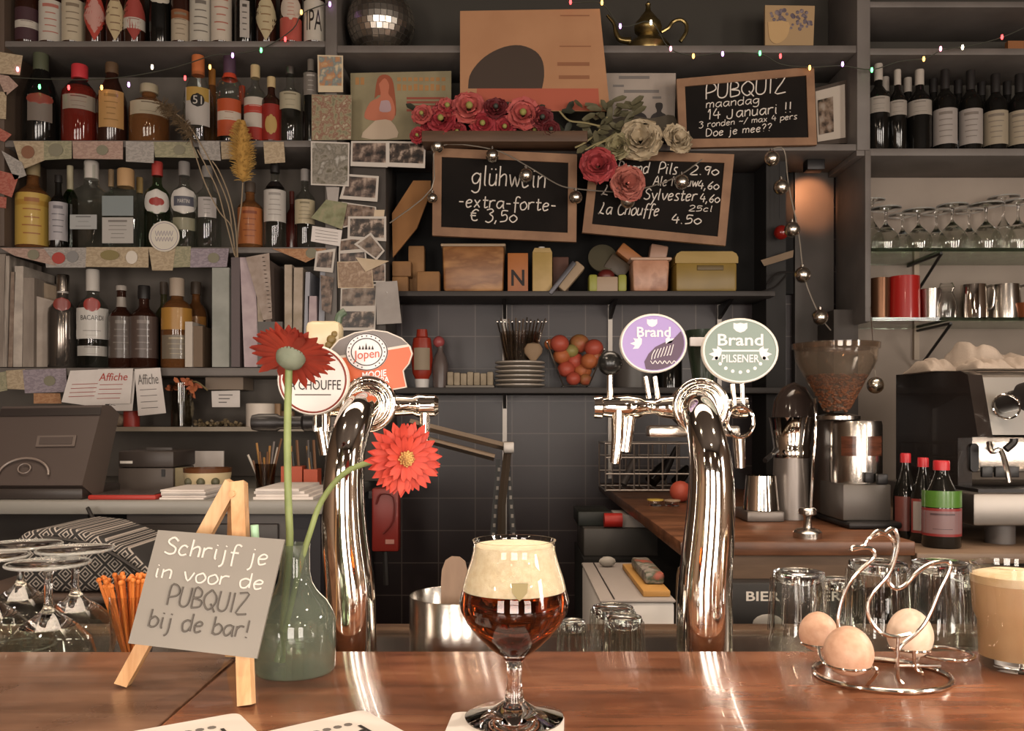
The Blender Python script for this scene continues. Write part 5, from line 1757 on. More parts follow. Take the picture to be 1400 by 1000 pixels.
# ================================================================== LEFT COUNTER
# till with its screen tipped back, seen from behind
D = 2.25
t = thing('till_screen', 'dark brown till screen seen from behind on the left counter', 'till', (X(60, D), D + .08, LCZ))
m = MB()
f4 = [P(3, 556, D + .10), P(140, 554, D + .10), P(112, 664, D - .02), P(-22, 664, D - .02)]
m.quadslab(f4, .05)
sc = m.build('screen_back', mat('till_brown', '#4a403c', .35), t)
sidepts = [P(140, 554, D + .10), P(152, 566, D + .13), P(128, 678, D + .03), P(112, 664, D - .02)]
MB().add([tuple(p) for p in sidepts] + [tuple(p + Vector((0, .05, 0))) for p in sidepts], [(0, 1, 2, 3), (4, 7, 6, 5), (0, 4, 5, 1), (1, 5, 6, 2), (2, 6, 7, 3), (3, 7, 4, 0)]).build(
    'screen_side', mat('till_side', '#5b504a', .4), t)
e = Vector((0, -.0025, .002))
r4 = [f4[3] + (f4[0] - f4[3]) * v + (f4[1] - f4[0]) * u + e for u, v in ((.42, .60), (.80, .60), (.80, .46), (.42, .46))]
MB().quadslab(r4, .002).build('name_plate', mat('plate_grey', '#5e534d', .5), t)
r4 = [f4[3] + (f4[0] - f4[3]) * v + (f4[1] - f4[0]) * u + e * 1.4 for u, v in ((.45, .575), (.77, .575), (.77, .485), (.45, .485))]
MB().quadslab(r4, .001).build('plate_inset', mat('plate_dark', '#463c38', .5), t)
MB().quadslab([f4[3] + (f4[0] - f4[3]) * v + (f4[1] - f4[0]) * u + e for u, v in ((.0, .96), (1, .96), (1, .86), (0, .86))], .002).build('top_edge', mat('till_top', '#2e2826', .3), t)
m = MB()
cc = f4[3] + (f4[0] - f4[3]) * .10 + (f4[1] - f4[0]) * .36 + e * 1.6
ex = (f4[1] - f4[0]).normalized(); ez = (f4[0] - f4[3]).normalized()
m.tube([cc + ex * (.065 * math.cos(PI * k / 16)) + ez * (.05 * math.sin(PI * k / 16)) for k in range(17)], .003, 6)
m.tube([cc + ex * (.016 * math.cos(2 * PI * k / 16)) + ez * (.014 * math.sin(2 * PI * k / 16) + .02) for k in range(16)], .0015, 6, closed=True)
m.build('speaker_arc', mat('till_arc', '#7d7068', .3), t)
MB().box(X(-30, D), X(118, D), D - .02, D + .2, LCZ, Z(668, D - .02), .006).build('base', mat('till_base', '#332c29', .4), t)
# receipt printer
D = 2.55
t = thing('receipt_printer', 'boxy dark grey receipt printer right of the till', 'printer', (X(210, D), D + .08, LCZ))
MB().box(X(161, D), X(237, D), D, D + .17, LCZ, Z(640, D), .004).build('lower_body', mat('printer_grey', '#574e48', .5), t)
MB().box(X(162, D), X(238, D), D - .004, D + .175, Z(639.5, D), Z(617, D), .006).build('lid', mat('printer_dark', '#423a36', .45), t)
MB().box(X(165, D), X(182, D), D - .005, D - .004, Z(634, D), Z(630.5, D)).build('logo', WHITEINK, t)
MB().box(X(221, D), X(226, D), D - .002, D + .001, Z(652, D), Z(642, D)).build('button', BLACKPLASTIC, t)
MB().box(X(190, D), X(226, D), D + .05, D + .055, Z(616.5, D), Z(613, D)).build('paper_slot', GREYPLASTIC, t)
o = MB().box(X(262, 3.0), X(324, 3.0), 2.86, 2.868, LCZ, Z(617, 2.86)).build('white_board', PAPER)
tag(o, 'blank white card standing behind the patterned bowl', 'card')
t = thing('patterned_bowl', 'cream bowl with dark round ornaments and brown glazed rim', 'bowl', (X(284, 2.5), 2.5, LCZ))
D = 2.5
r_ = 31 / F * D
zt = Z(640, D)
MB().lathe([(r_ * .85, LCZ), (r_, LCZ + (zt - LCZ) * .7), (r_, zt - .012), (r_ - .004, zt - .012), (r_ - .004, LCZ + .006), (0, LCZ + .006), (0, LCZ)], (X(284, D), D, 0), 36).build(
    'bowl', mat('bowl_cream', '#bfae8b', .4), t)
MB().lathe([(r_ + .001, zt - .012), (r_ + .002, zt), (r_ - .005, zt), (r_ - .005, zt - .012)], (X(284, D), D, 0), 36, closed=True).build('rim', mat('bowl_rim', '#5e3a22', .25), t)
m = MB()
for an in (-125, -88, -52):
    m.sphere((X(284, D) + r_ * .97 * math.cos(R(an)), D + r_ * .97 * math.sin(R(an)), LCZ + (zt - LCZ) * .45), .012, 12, 8)
m.build('ornament', mat('bowl_ornament', '#55533f', .5), t)
o = MB().box(X(239, 2.56), X(254, 2.56), 2.56, 2.6, LCZ, Z(640, 2.56), .002).build('small_box', mat('small_box_olive', '#877b5e', .6))
tag(o, 'small olive box between printer and patterned bowl', 'box')
# red tablet cover, paper stacks
D = 2.235
t = thing('tablet', 'dark tablet in a red cover lying at the counter edge', 'tablet', (X(170, 2.25), 2.32, LCZ))
MB().box(X(122, D), X(215, D), 2.225, 2.42, LCZ, LCZ + .012, .004).build('cover', mat('red_cover', '#a03028', .45), t)
MB().box(X(126, D), X(211, D), 2.235, 2.41, LCZ + .012, LCZ + .0145).build('screen', mat('dark_screen', '#3a302c', .25), t)
t_ = MB()
for k in range(5):
    t_.box(X(218, D) + .004 * (k % 2), X(281, D) - .005 * ((k + 1) % 2), D + .005 * (k % 3), D + .19, LCZ + .005 * k, LCZ + .005 * k + .0045)
o = t_.build('paper_stack', PAPER)
tag(o, 'stack of white paper between red tablet and easel', 'paper stack')
o.location.z += .0002
t_ = MB()
for k in range(4):
    t_.box(X(346, D) + .006 * (k % 2), X(428, D) - .012 * k, D + .004 * (k % 3), D + .24, LCZ + .007 * k, LCZ + .007 * k + .0065)
o = t_.build('paper_stack', PAPER)
tag(o, 'pile of white sheets behind the gerbera stems on the counter', 'paper stack')
# pencil glass
D = 2.6
t = thing('pencil_glass', 'brown glass jar full of pencils and brushes', 'pencil holder', (X(363, D), D, LCZ))
MB().lathe([(.026, LCZ), (.032, Z(634, D)), (.030, Z(634, D)), (.024, LCZ + .004), (0, LCZ + .004), (0, LCZ)], (X(363, D), D, 0), 20).build('jar', glass('brown_jar', '#a08c78', .05), t)
PC = [mat('pencil_ochre', '#a07440', .6), mat('pencil_white', '#c0b7ab', .6), mat('pencil_grey', '#7b7370', .5), mat('pencil_brown', '#6b4a32', .6)]
for k, (dx, top, c_) in enumerate([(-24, 622, 1), (-12, 606, 0), (-8, 618, 3), (-2, 626, 0), (6, 610, 0), (12, 604, 2), (17, 612, 1), (3, 618, 3), (-17, 630, 3), (22, 600, 3)]):
    o = MB().tube([Vector((X(363, D) + dx * .0006, D + random.uniform(-.012, .012), LCZ + .006)), P(363 + dx, top, D + random.uniform(-.02, .02))], .0034, 6).build('pencil', PC[c_])
    tag(o, 'pencil or brush sticking out of the brown glass jar on the counter', 'pencil', 'pencils in the brown jar')
# orange pen pots
t = None
for i, (a, b, yt, lb) in enumerate([(384, 413, 638, 'orange pen pot partly behind the tall gerbera stem'), (415, 434, 642, 'orange pen pot on the right, next to the tap column')]):
    D = 2.58
    xm = (X(a, D) + X(b, D)) / 2
    hw = (X(b, D) - X(a, D)) / 2
    z1 = Z(yt, D)
    m = MB()
    m.box(xm - hw, xm + hw, D, D + .003, LCZ, z1).box(xm - hw, xm + hw, D + .05, D + .053, LCZ, z1).box(xm - hw, xm - hw + .003, D + .003, D + .05, LCZ, z1).box(xm + hw - .003, xm + hw, D + .003, D + .05, LCZ, z1).box(xm - hw, xm + hw, D, D + .053, LCZ, LCZ + .003)
    tag(m.build('pen_pot', mat('orange_pot', '#a8492c', .5)), lb, 'pen pot', 'orange pen pots')
    for k in range(4):
        px = a + 5 + (b - a - 8) * k / 3.4
        o = MB().tube([Vector((X(px, D), D + .025, LCZ + .005)), P(px + random.uniform(-3, 3), 602 + 8 * (k % 3), D + .03)], .0045, 6).build('pen', [GREYPLASTIC, PC[0], BLACKPLASTIC, PC[3]][k])
        tag(o, ['dark grey', 'ochre', 'black', 'brown'][k] + ' pen standing in the ' + ('left' if i == 0 else 'right') + ' orange pen pot', 'pen', 'pens in the orange pots')

# patterned bag, cables, shelf bits under the left counter
D = 1.75
t = thing('patterned_bag', 'dark bag with white diamond weave slumped under the left counter', 'bag', (X(130, D), D + .1, Z(812, D)))
outl = [P(18, 742, D), P(30, 728, D), P(70, 722, D), P(108, 726, D), P(140, 738, D), P(176, 752, D), P(205, 778, D), P(214, 808, D), P(20, 812, D)]
m = MB().prism([(p.x, p.z) for p in outl], D, D + .22)
bm_ = m.build('body', diamond_mat(), t)
md = bm_.modifiers.new('bevel', 'BEVEL'); md.width = .02; md.segments = 3
m = MB().tube(smooth_line([tuple(P(60, 735, D - .012)), tuple(P(110, 742, D - .016)), tuple(P(150, 756, D - .012)), tuple(P(196, 786, D - .012))], 4), .004, 6)
m.build('handle', mat('bag_handle', '#2e2a28', .7), t)
t = thing('low_bench', 'low brown bench below the counter carrying the patterned bag', 'bench', (X(90, D), D + .2, 0))
LBW = mat('low_shelf_wood', '#4f4038', .5, var='#3f332d', vscale=8)
MB().box(X(-60, D), X(215, D), D - .03, D + .40, Z(822, D), Z(812.2, D), .004).build('top_board', LBW, t)
for lx in (X(-55, D), X(205, D)):
    MB().box(lx - .02, lx + .02, D, D + .38, 0, Z(822, D)).build('leg', LBW, t)
MBp = MB().tube(smooth_line([tuple(P(120, 695, 2.17)), tuple(P(132, 716, 2.15)), tuple(P(160, 746, 2.17)), tuple(P(205, 778, 2.18)), tuple(P(240, 800, 2.18))], 4), .005, 8)
tag(MBp.build('power_cable', BLACKPLASTIC), 'black cable running down from the till past the patterned bag', 'cable')

# ================================================================== PHOTOS AND CARDS ON THE POST
def photomat(k, a, b, c, sc=26):
    return mat('photo_print_' + k, a, .35, var=[b, c], vscale=sc, detail=3, contrast=(.38, .66))


PM = [photomat('a', '#1d1816', '#5a4a42', '#a38f80', 34), photomat('b', '#241c18', '#6b5546', '#8a7668', 46), photomat('c', '#191514', '#43372f', '#b09c8c', 40), photomat('d', '#2c2420', '#7a6758', '#94877b', 30)]
BORD = mat('photo_border', '#bdb4aa', .5)
PGp = 'snapshots pinned on the shelf post'


def photo(c4, lb, D, k=0, border=3, bot=4, bm_=None, group=PGp, name='photo', cat='photo'):
    o = MB().quadslab([P(q[0], q[1], D) for q in c4], .0008).build(name, bm_ or BORD)
    tag(o, lb, cat, group)
    v = [Vector(q) for q in c4]
    wv = (v[1] - v[0]).length
    hv = (v[3] - v[0]).length
    bu, bt, bb = border / wv, border / hv, bot / hv

    def q_(u, w_):
        t_ = v[0] + (v[1] - v[0]) * u
        b_ = v[3] + (v[2] - v[3]) * u
        return t_ + (b_ - t_) * w_
    ins = [q_(bu, bt), q_(1 - bu, bt), q_(1 - bu, 1 - bb), q_(bu, 1 - bb)]
    MB().quadslab([P(q[0], q[1], D - .0008) for q in ins], .0006).build('picture', PM[k] if isinstance(k, int) else k, o)
    return o


DP = 2.885
photo([(434, 75), (469, 76), (469, 126), (435, 126)], 'cream postcard with orange bird and blue circle, top of the post', DP - .004, mat('postcard_art', '#b59a76', .6, var=['#a8754c', '#6d7a78', '#c0a988'], vscale=30), 2, 9, mat('post_cream', '#bfae92', .6), 'postcards on the shelf post', 'postcard', 'postcard')
photo([(426, 129), (481, 130), (480, 191), (426, 192)], 'dense olive collage postcard with small red specks', DP - .004, mat('collage_print', '#6f6a52', .5, var=['#8d8468', '#7d5444', '#a39a80'], vscale=55, detail=6), .5, .5, mat('collage_edge', '#8b8268', .6), 'postcards on the shelf post', 'postcard', 'postcard')
photo([(425, 193), (478, 195), (477, 255), (425, 253)], 'shiny photograph of people in a field, below the olive collage', DP - .006, mat('field_photo', '#55503f', .25, var=['#8a8378', '#6b655a', '#a8a39a'], vscale=28), 2, 2, None, 'postcards on the shelf post', 'postcard', 'postcard')
photo([(480, 193), (530, 193), (530, 229), (479, 227)], 'black and white snapshot, left of a pair under the film poster', DP, 0, 2.5, 6)
photo([(530, 193), (582, 194), (581, 230), (530, 228)], 'black and white snapshot, right of a pair under the film poster', DP, 2, 2.5, 6)
photo([(474, 238), (518, 241), (516, 276), (464, 272)], 'dark group snapshot just below the pair of pictures', DP - .002, 0, 3, 5)
photo([(467, 276), (514, 283), (516, 300), (468, 312)], 'slanting snapshot half covered by the picture with wide frame below', DP - .001, 1, 2, 2)
photo([(476, 296), (528, 296), (528, 330), (475, 327)], 'sharp framed group snapshot in the middle right of the post', DP - .004, 2, 3, 4)
photo([(425, 298), (446, 273), (475, 278), (468, 314)], 'green landscape postcard pinned at an angle, left of the snapshots', DP - .008, mat('landscape_print', '#6c6a4a', .6, var=['#7f8060', '#90876a'], vscale=34), .3, .3, mat('landscape_edge', '#8b8468', .6), 'postcards on the shelf post', 'postcard', 'postcard')
o = card('note', 'small written paper note under the green landscape postcard', 'note', [(427, 309), (468, 315), (465, 337), (425, 330)], PAPER, DP - .007)
o.name = 'paper_note'
m = MB()
for k in range(4):
    m.tube([P(431, 314 + 4.5 * k, DP - .0082), P(462, 319 + 4 * k, DP - .0082)], .0006, 4)
m.build('handwriting', GREYINK, o)
photo([(464, 328), (500, 322), (503, 342), (463, 345)], 'small dark snapshot under the sharp framed one', DP - .002, 1, 2, 2)
photo([(484, 334), (507, 318), (526, 343), (515, 356)], 'snapshot turned cornerwise over the others on the post', DP - .008, 3, 3, 3)
photo([(463, 345), (500, 342), (502, 365), (463, 362)], 'narrow dark snapshot behind the folded paper shapes', DP - .0005, 0, 2, 2)
o = card('folded_paper', 'crumpled cream paper shape right of the tan square coaster', 'paper', [(486, 352), (520, 356), (532, 357), (500, 372)], CREAM, DP - .009, tilt=.006)
photo([(461, 358), (508, 357), (511, 394), (462, 394)], 'square tan coaster with rounded pattern pinned on the post', DP - .006, mat('tan_coaster_print', '#a58d76', .7, var=['#8d7460', '#b39c86'], vscale=50), 1, 1, CREAM, None, 'square_coaster', 'coaster')
photo([(432, 344), (459, 340), (455, 373), (429, 370)], 'snapshot half under the orange banknote tip at the shelf end', DP - .004, 0, 3, 5)
photo([(466, 394), (516, 388), (514, 424), (465, 424)], 'blurred brown snapshot below the tan square coaster', DP - .003, 3, 2, 5)
photo([(466, 424), (514, 424), (513, 452), (464, 452)], 'crowd snapshot at the bottom of the post', DP - .002, 2, 2, 4)
photo([(504, 365), (527, 360), (527, 386), (508, 386)], 'dark snapshot edge above the hanging grey card', DP - .001, 1, 1.5, 1.5)
o = card('grey_card', 'blank grey card with one pin hanging at the post edge', 'card', [(514, 386), (543, 384), (549, 442), (515, 444)], GREYPAPER, DP - .010)
MB().sphere(P(529, 400, DP - .012), .003, 10, 6).build('pin', WHITEPLASTIC, o)
o = card('paper_scrap', 'tiny cream scrap beside the sharp framed snapshot', 'paper scrap', [(512, 287), (526, 287), (525, 296), (511, 296)], CREAM, DP - .003)
for c4, lb in (([(446, 256), (464, 256), (462, 276), (448, 274)], 'grey strip of paper between the shiny photograph and the landscape postcard'), ([(438, 376), (456, 380), (452, 430), (440, 424)], 'dark curled strip of pictures at the foot of the post')):
    card('paper_strip', lb, 'paper strip', c4, GREYPAPER if 'grey' in lb else PM[1], DP - .0015)

# ================================================================== CENTRE SHELVES, UPPER
ZC1, ZC2, ZN1, ZN2 = Z(62, DS), Z(197, DS), Z(398, 2.95), Z(530, 2.95)
# disco ball
t = None
r_ = 46 / F * 3.0
m = MB()
c = Vector((X(521, 3.0), 3.0, ZC1 + r_ + .0005))
for i in range(18):
    t0, t1 = PI * i / 18, PI * (i + 1) / 18
    n = max(4, int(36 * math.sin((t0 + t1) / 2)))
    for k in range(n):
        a0, a1 = 2 * PI * (k + .06) / n, 2 * PI * (k + .94) / n
        jit = Vector((random.uniform(-1, 1), random.uniform(-1, 1), random.uniform(-1, 1))) * .035
        q = []
        for tt, aa in ((t0 + .008, a0), (t0 + .008, a1), (t1 - .008, a1), (t1 - .008, a0)):
            d = Vector((math.sin(tt) * math.cos(aa), math.sin(tt) * math.sin(aa), math.cos(tt)))
            q.append(c + d * r_)
        cen = sum(q, Vector()) / 4
        nrm = ((q[1] - q[0]).cross(q[3] - q[0]))
        q = [p + jit * ((p - cen).dot(jit.normalized())) for p in q]
        m.add(q, [(0, 1, 2, 3)])
core = MB().sphere(c, r_ * .985, 32, 20).build('mirror_ball', mat('ball_core', '#4a453f', .5), None)
tag(core, 'silver mirror disco ball on the top middle shelf', 'mirror ball')
m.build('mirror_tiles', mat('mirror_tile', '#e6dfd4', .26, metal=1), core, smooth=0)

# big orange poster: plain stand-in picture
D = 2.87
c4 = [(629, 15), (820, 12), (834, 152), (629, 152)]
o = card('orange_poster', 'large orange poster board with dark rounded shape above the garland', 'poster', c4, mat('poster_orange', '#a87b58', .7, var='#9f7250', vscale=6), D, th=.006)
blob = [(640, 121), (642, 104), (652, 88), (668, 74), (690, 64), (712, 62), (732, 70), (742, 84), (744, 104), (741, 121)]
pp = [P(a, b, D - .0006) for a, b in blob[:1] + smooth_line([(float(a), float(b)) for a, b in blob], 3) + blob[-1:]]
MB().prism([(p.x, p.z) for p in pp], D - .001, D - .0002).build('dark_shape', mat('poster_dark', '#3d2f25', .7), o)
MB().quadslab([P(652, 121, D - .001), P(818, 121, D - .001), P(820, 151, D - .001), P(650, 151, D - .001)], .0007).build('red_band', mat('poster_red', '#a4523c', .7), o)
m = MB()
for py, x0, x1 in ((22, 766, 806), (64, 765, 808), (90, 762, 806), (108, 764, 806)):
    m.quadslab([P(x0, py - (1.5 if py < 80 else 5), D - .001), P(x1, py - (1.5 if py < 80 else 5), D - .001), P(x1, py, D - .001), P(x0, py, D - .001)], .0007)
m.build('brown_bars', mat('poster_brown', '#85573a', .7), o)
# film poster with a figure in a white skirt
D = 2.97
o = card('film_poster', 'pale green poster with long haired woman in white skirt', 'poster', [(479, 100), (617, 97), (617, 190), (480, 192)], mat('poster_green', '#8d8264', .7, var='#7d7358', vscale=9), D, th=.004)


def flat(o, pts, m_, name, D):
    q = [P(a, b, D) for a, b in smooth_line([(float(a), float(b)) for a, b in pts + [pts[0]]], 3)[:-1]]
    return MB().prism([(p.x, p.z) for p in q], D - .0004, D + .0004).build(name, m_, o)


flat(o, [(512, 135), (516, 108), (526, 102), (536, 108), (540, 130), (541, 158), (530, 150), (520, 130)], mat('print_hair', '#8d4a30', .7), 'figure_hair', D - .0010)
flat(o, [(518, 115), (526, 107), (532, 116), (531, 128), (536, 135), (540, 150), (536, 165), (512, 165), (498, 160), (506, 140), (520, 132)], mat('print_skin', '#b0684e', .7), 'figure_body', D - .0016)
flat(o, [(521, 138), (532, 138), (534, 152), (519, 152)], mat('print_lilac', '#a58a8c', .7), 'figure_top', D - .0022)
flat(o, [(513, 165), (534, 165), (543, 188), (494, 188)], mat('print_skirt', '#b8a48e', .7), 'figure_skirt', D - .0022)
m = MB()
for k in range(9):
    m.box(X(543 + 7.6 * k, D), X(548 + 7.6 * k, D), D - .0012, D - .0002, Z(124, D), Z(115 + (k % 3), D))
    m.box(X(543 + 7.6 * k, D), X(548 + 7.6 * k, D), D - .0012, D - .0002, Z(111, D), Z(106, D))
for k in range(2):
    m.box(X(486 + 7 * k, D), X(491 + 7 * k, D), D - .0012, D - .0002, Z(116, D), Z(106, D))
m.build('title_blocks', mat('print_tan', '#a07446', .7), o)
m = MB()
for k in range(4):
    m.box(X(556, D), X(608, D), D - .001, D, Z(136 + 5.5 * k, D), Z(133 + 5.5 * k, D))
m.build('text_lines', mat('print_red', '#8a4434', .7), o)
# white poster with two seated figures
D = 2.96
o = card('concert_poster', 'pale poster with two dark figures behind white roses', 'poster', [(829, 100), (924, 100), (922, 192), (832, 192)], mat('poster_grey', '#9d9186', .7, var='#8d8278', vscale=8), D, th=.004)
for cx_ in (873, 901):
    flat(o, [(cx_ - 5, 146), (cx_ - 4, 141), (cx_ + 4, 141), (cx_ + 5, 147), (cx_ + 3, 153), (cx_ + 10, 158), (cx_ + 13, 172), (cx_ - 13, 172), (cx_ - 10, 158), (cx_ - 3, 153)], mat('print_black', '#2c2623', .7), 'figure_print', D - .001)
flat(o, [(831, 165), (860, 158), (890, 162), (921, 158), (922, 190), (832, 190)], mat('print_dark_olive', '#4f4638', .7), 'ground_print', D - .0018)
m = MB()
for x0, x1, y0, y1 in ((846, 888, 104, 108), (838, 853, 116, 119), (853, 901, 123, 127), (892, 904, 132, 135)):
    m.box(X(x0, D), X(x1, D), D - .001, D - .0002, Z(y1, D), Z(y0, D))
m.build('print', GREYINK, o)
# brass teapot
D = 2.965
tx = X(886, D)
t = thing('brass_teapot', 'old brass teapot with curved spout on the top middle shelf', 'teapot', (tx, D, ZC1))
BR = mat('worn_brass', '#9a8658', .3, metal=.9, var='#6f5f3c', vscale=25, bump=.2, bscale=60)
s = D / F
MB().lathe([(0, 0), (25 * s, 0), (26 * s, 3 * s), (30 * s, 8 * s), (26 * s, 14 * s), (16 * s, 20 * s), (13 * s, 25 * s), (18 * s, 30 * s), (19 * s, 36 * s), (17 * s, 42 * s), (12 * s, 47 * s), (0, 47 * s)],
           (tx, D, ZC1), 28).build('body', BR, t)
MB().lathe([(0, 47 * s), (12.5 * s, 47 * s), (9 * s, 52 * s), (4 * s, 58 * s), (3 * s, 64 * s), (4 * s, 67 * s), (0, 72 * s)], (tx, D, ZC1), 24).build('lid', BR, t)
MB().tube(smooth_line([tuple(P(862, 56, D)), tuple(P(848, 54, D)), tuple(P(842, 44, D)), tuple(P(839, 32, D)), tuple(P(830, 21, D))], 4), [.013, .012, .011, .010, .010, .009, .009, .008, .008, .007, .007, .006, .006, .006, .006, .005, .005], 10).build('spout', BR, t)
MB().tube(smooth_line([tuple(P(904, 44, D)), tuple(P(914, 38, D)), tuple(P(920, 30, D)), tuple(P(930, 27, D)), tuple(P(938, 33, D)), tuple(P(938, 44, D)), tuple(P(930, 57, D))], 4), .0065, 8).build('handle', BR, t)
# framed photo top right
D = 2.98
o = card('picture_card', 'small picture with purple flowers and tan jug on the top shelf', 'picture', [(1046, 7), (1114, 8), (1112, 62), (1046, 62)], mat('flower_picture', '#a08460', .6), D, th=.012)
m = MB()
for k in range(60):
    p = P(random.uniform(1052, 1110), random.uniform(14, 40), D - .001)
    m.sphere(p, random.uniform(.004, .009), 6, 4, 1, .1, 1)
m.build('flower_print', mat('print_purple', '#4c424c', .7, var='#7d7072', vscale=90), o)
flat(o, [(1050, 30), (1078, 30), (1076, 50), (1062, 60), (1052, 52)], mat('print_jug', '#b59468', .7), 'jug_print', D - .0022)
# framed photo leaning beside the quiz board
o = MB().quadslab([P(1113, 121, 2.93), P(1168, 106, 2.99), P(1170, 195, 2.99), P(1116, 198, 2.93)], .015).build('framed_picture', mat('dark_frame', '#463c35', .5))
tag(o, 'dark framed picture with white mat standing beside the quiz board', 'picture frame')
MB().quadslab([P(1115, 125, 2.925), P(1155, 115, 2.968), P(1156, 188, 2.968), P(1118, 194, 2.925)], .002).build('mat_board', mat('frame_mat', '#b0a497', .7), o)
MB().quadslab([P(1119, 137, 2.921), P(1139, 132, 2.944), P(1140, 180, 2.944), P(1121, 184, 2.921)], .002).build('picture', PM[3], o)


# ---- chalkboards
def chalkboard(label, c4, D, lines, fw, depth=.016):
    o = MB()
    v = [P(a, b, D) for a, b in c4]
    cen = sum(v, Vector()) / 4

    def inset(k):
        ex = (v[1] - v[0]).normalized(); ez = (v[0] - v[3]).normalized()
        kk = k / F * D
        return [v[0] + ex * kk - ez * kk, v[1] - ex * kk - ez * kk, v[2] - ex * kk + ez * kk, v[3] + ex * kk + ez * kk]
    iv = inset(fw)
    base = tuple((v[2] + v[3]) / 2)
    t = thing('chalkboard', label, 'chalkboard', base)
    dy = Vector((0, .006, 0))
    MB().quadslab([p + dy for p in inset(fw - 1)], .006).build('board', mat('chalkboard_black', '#14110f', .8, var='#1e1916', vscale=5, spec=.15), t)
    fr = MB()
    bk = Vector((0, depth, 0))
    for i in range(4):
        j = (i + 1) % 4
        q = [v[i], v[j], iv[j], iv[i]]
        qb = [p + bk for p in q]
        fr.add(q + qb, [(0, 1, 2, 3), (7, 6, 5, 4), (0, 4, 5, 1), (1, 5, 6, 2), (2, 6, 7, 3), (3, 7, 4, 0)])
    fr.build('frame', FRAMEWOOD, t, weld=False)
    ex = (iv[1] - iv[0]).normalized(); ez = (iv[0] - iv[3]).normalized()
    wr = MB()
    for s_, px, py, cap, wpx, rr, sl in lines:
        p0 = P(px, py, D) + Vector((0, .0045, 0))
        st, tot = strokes(s_)
        k = cap / F * D / 10
        kx = wpx / F * D / tot
        for g in st:
            pts = smooth_line([(p[0] + sl * p[1], p[1]) for p in g], 3)
            wr.tube([p0 + ex * (p[0] * kx) + ez * (p[1] * k) for p in pts], rr, 5, flat=.5)
    wr.build('chalk_lettering', CHALK, t)
    return t


chalkboard('tilted quiz night chalkboard with light wood frame, top right', [(925, 108), (1113, 91), (1117, 198), (929, 202)], 2.87,
           [('PUBQUIZ', 966, 135, 20, 112, .0022, .1), ('maandag', 966, 147, 11, 75, .0016, .1), ('14 Januari !!', 968, 163, 14, 118, .0019, .1),
            ("3 ronden ~/ max 4 pers", 956, 174, 8, 136, .0013, .1), ('Doe je mee??', 966, 186, 10, 92, .0016, .1)], 11)
chalkboard('glühwein chalkboard hanging on the left of two price boards', [(592, 202), (789, 211), (788, 331), (591, 322)], 2.87,
           [('glühwein', 645, 252, 27, 104, .0024, .1), ('-extra-forte-', 627, 282, 17, 136, .0022, .1), ('€ 3,50', 642, 301, 17, 66, .0022, .15)], 12)
chalkboard('beer price chalkboard hanging on the right with roses at its corner', [(809, 205), (1004, 211), (992, 336), (796, 318)], 2.875,
           [('Brand  Pils', 845, 235, 15, 82, .0021, .15), ('2.90', 944, 238, 13, 40, .0021, .1), ('Ale Nieuw', 893, 253, 13, 62, .0019, .15), ('4,60', 954, 258, 12, 30, .0019, .1),
            ('L', 822, 266, 14, 12, .002, .2), ('Sylvester', 880, 272, 15, 74, .0021, .15), ('4,60', 957, 276, 12, 28, .0019, .1), ('25cl', 942, 288, 8, 34, .0015, .1), ('La Chouffe', 818, 292, 16, 84, .0021, .2),
            ('4.50', 918, 305, 13, 42, .0021, .1)], 12)


# ---- roses and garland
def rose(m, c, r, face, layers=5):
    face = face.normalized()
    u = face.orthogonal().normalized()
    v = face.cross(u)
    for L in range(layers):
        q = 1 - L / layers
        n = 4 + int(4 * q)
        for k in range(n):
            a = 2 * PI * (k + .5 * (L % 2)) / n + random.uniform(-.15, .15)
            d = u * math.cos(a) + v * math.sin(a)
            tang = face.cross(d)
            rr = r * (.22 + .78 * q)
            vs = []
            for j in range(5):
                w = j / 4
                out = rr * (.25 + .75 * math.sin(w * PI / 2))
                up = r * (.05 + (.75 - .55 * q) * w) + r * .08 * math.sin(w * PI)
                hw = rr * (.35 + .40 * math.sin(w * PI * .62))
                for i in range(5):
                    s_ = (i / 2 - 1)
                    rad = out * (1 - .18 * s_ * s_)
                    vs.append(c + d * rad * (1 + .10 * random.uniform(-1, 1) * (j > 2)) + tang * (s_ * hw) + face * (up - .06 * r * s_ * s_ + r * .14 * random.uniform(-1, 1) * (j > 2)))
            fs = []
            for j in range(4):
                for i in range(4):
                    b = j * 5 + i
                    fs.append((b, b + 1, b + 6, b + 5))
            m.add(vs, fs)
    m.sphere(c + face * r * .30, r * .09, 8, 6)
    return m


def leafblade(m, b, d, n, L, W):
    petal(m, b, d, n, L, W, -.15, 4, .0006)


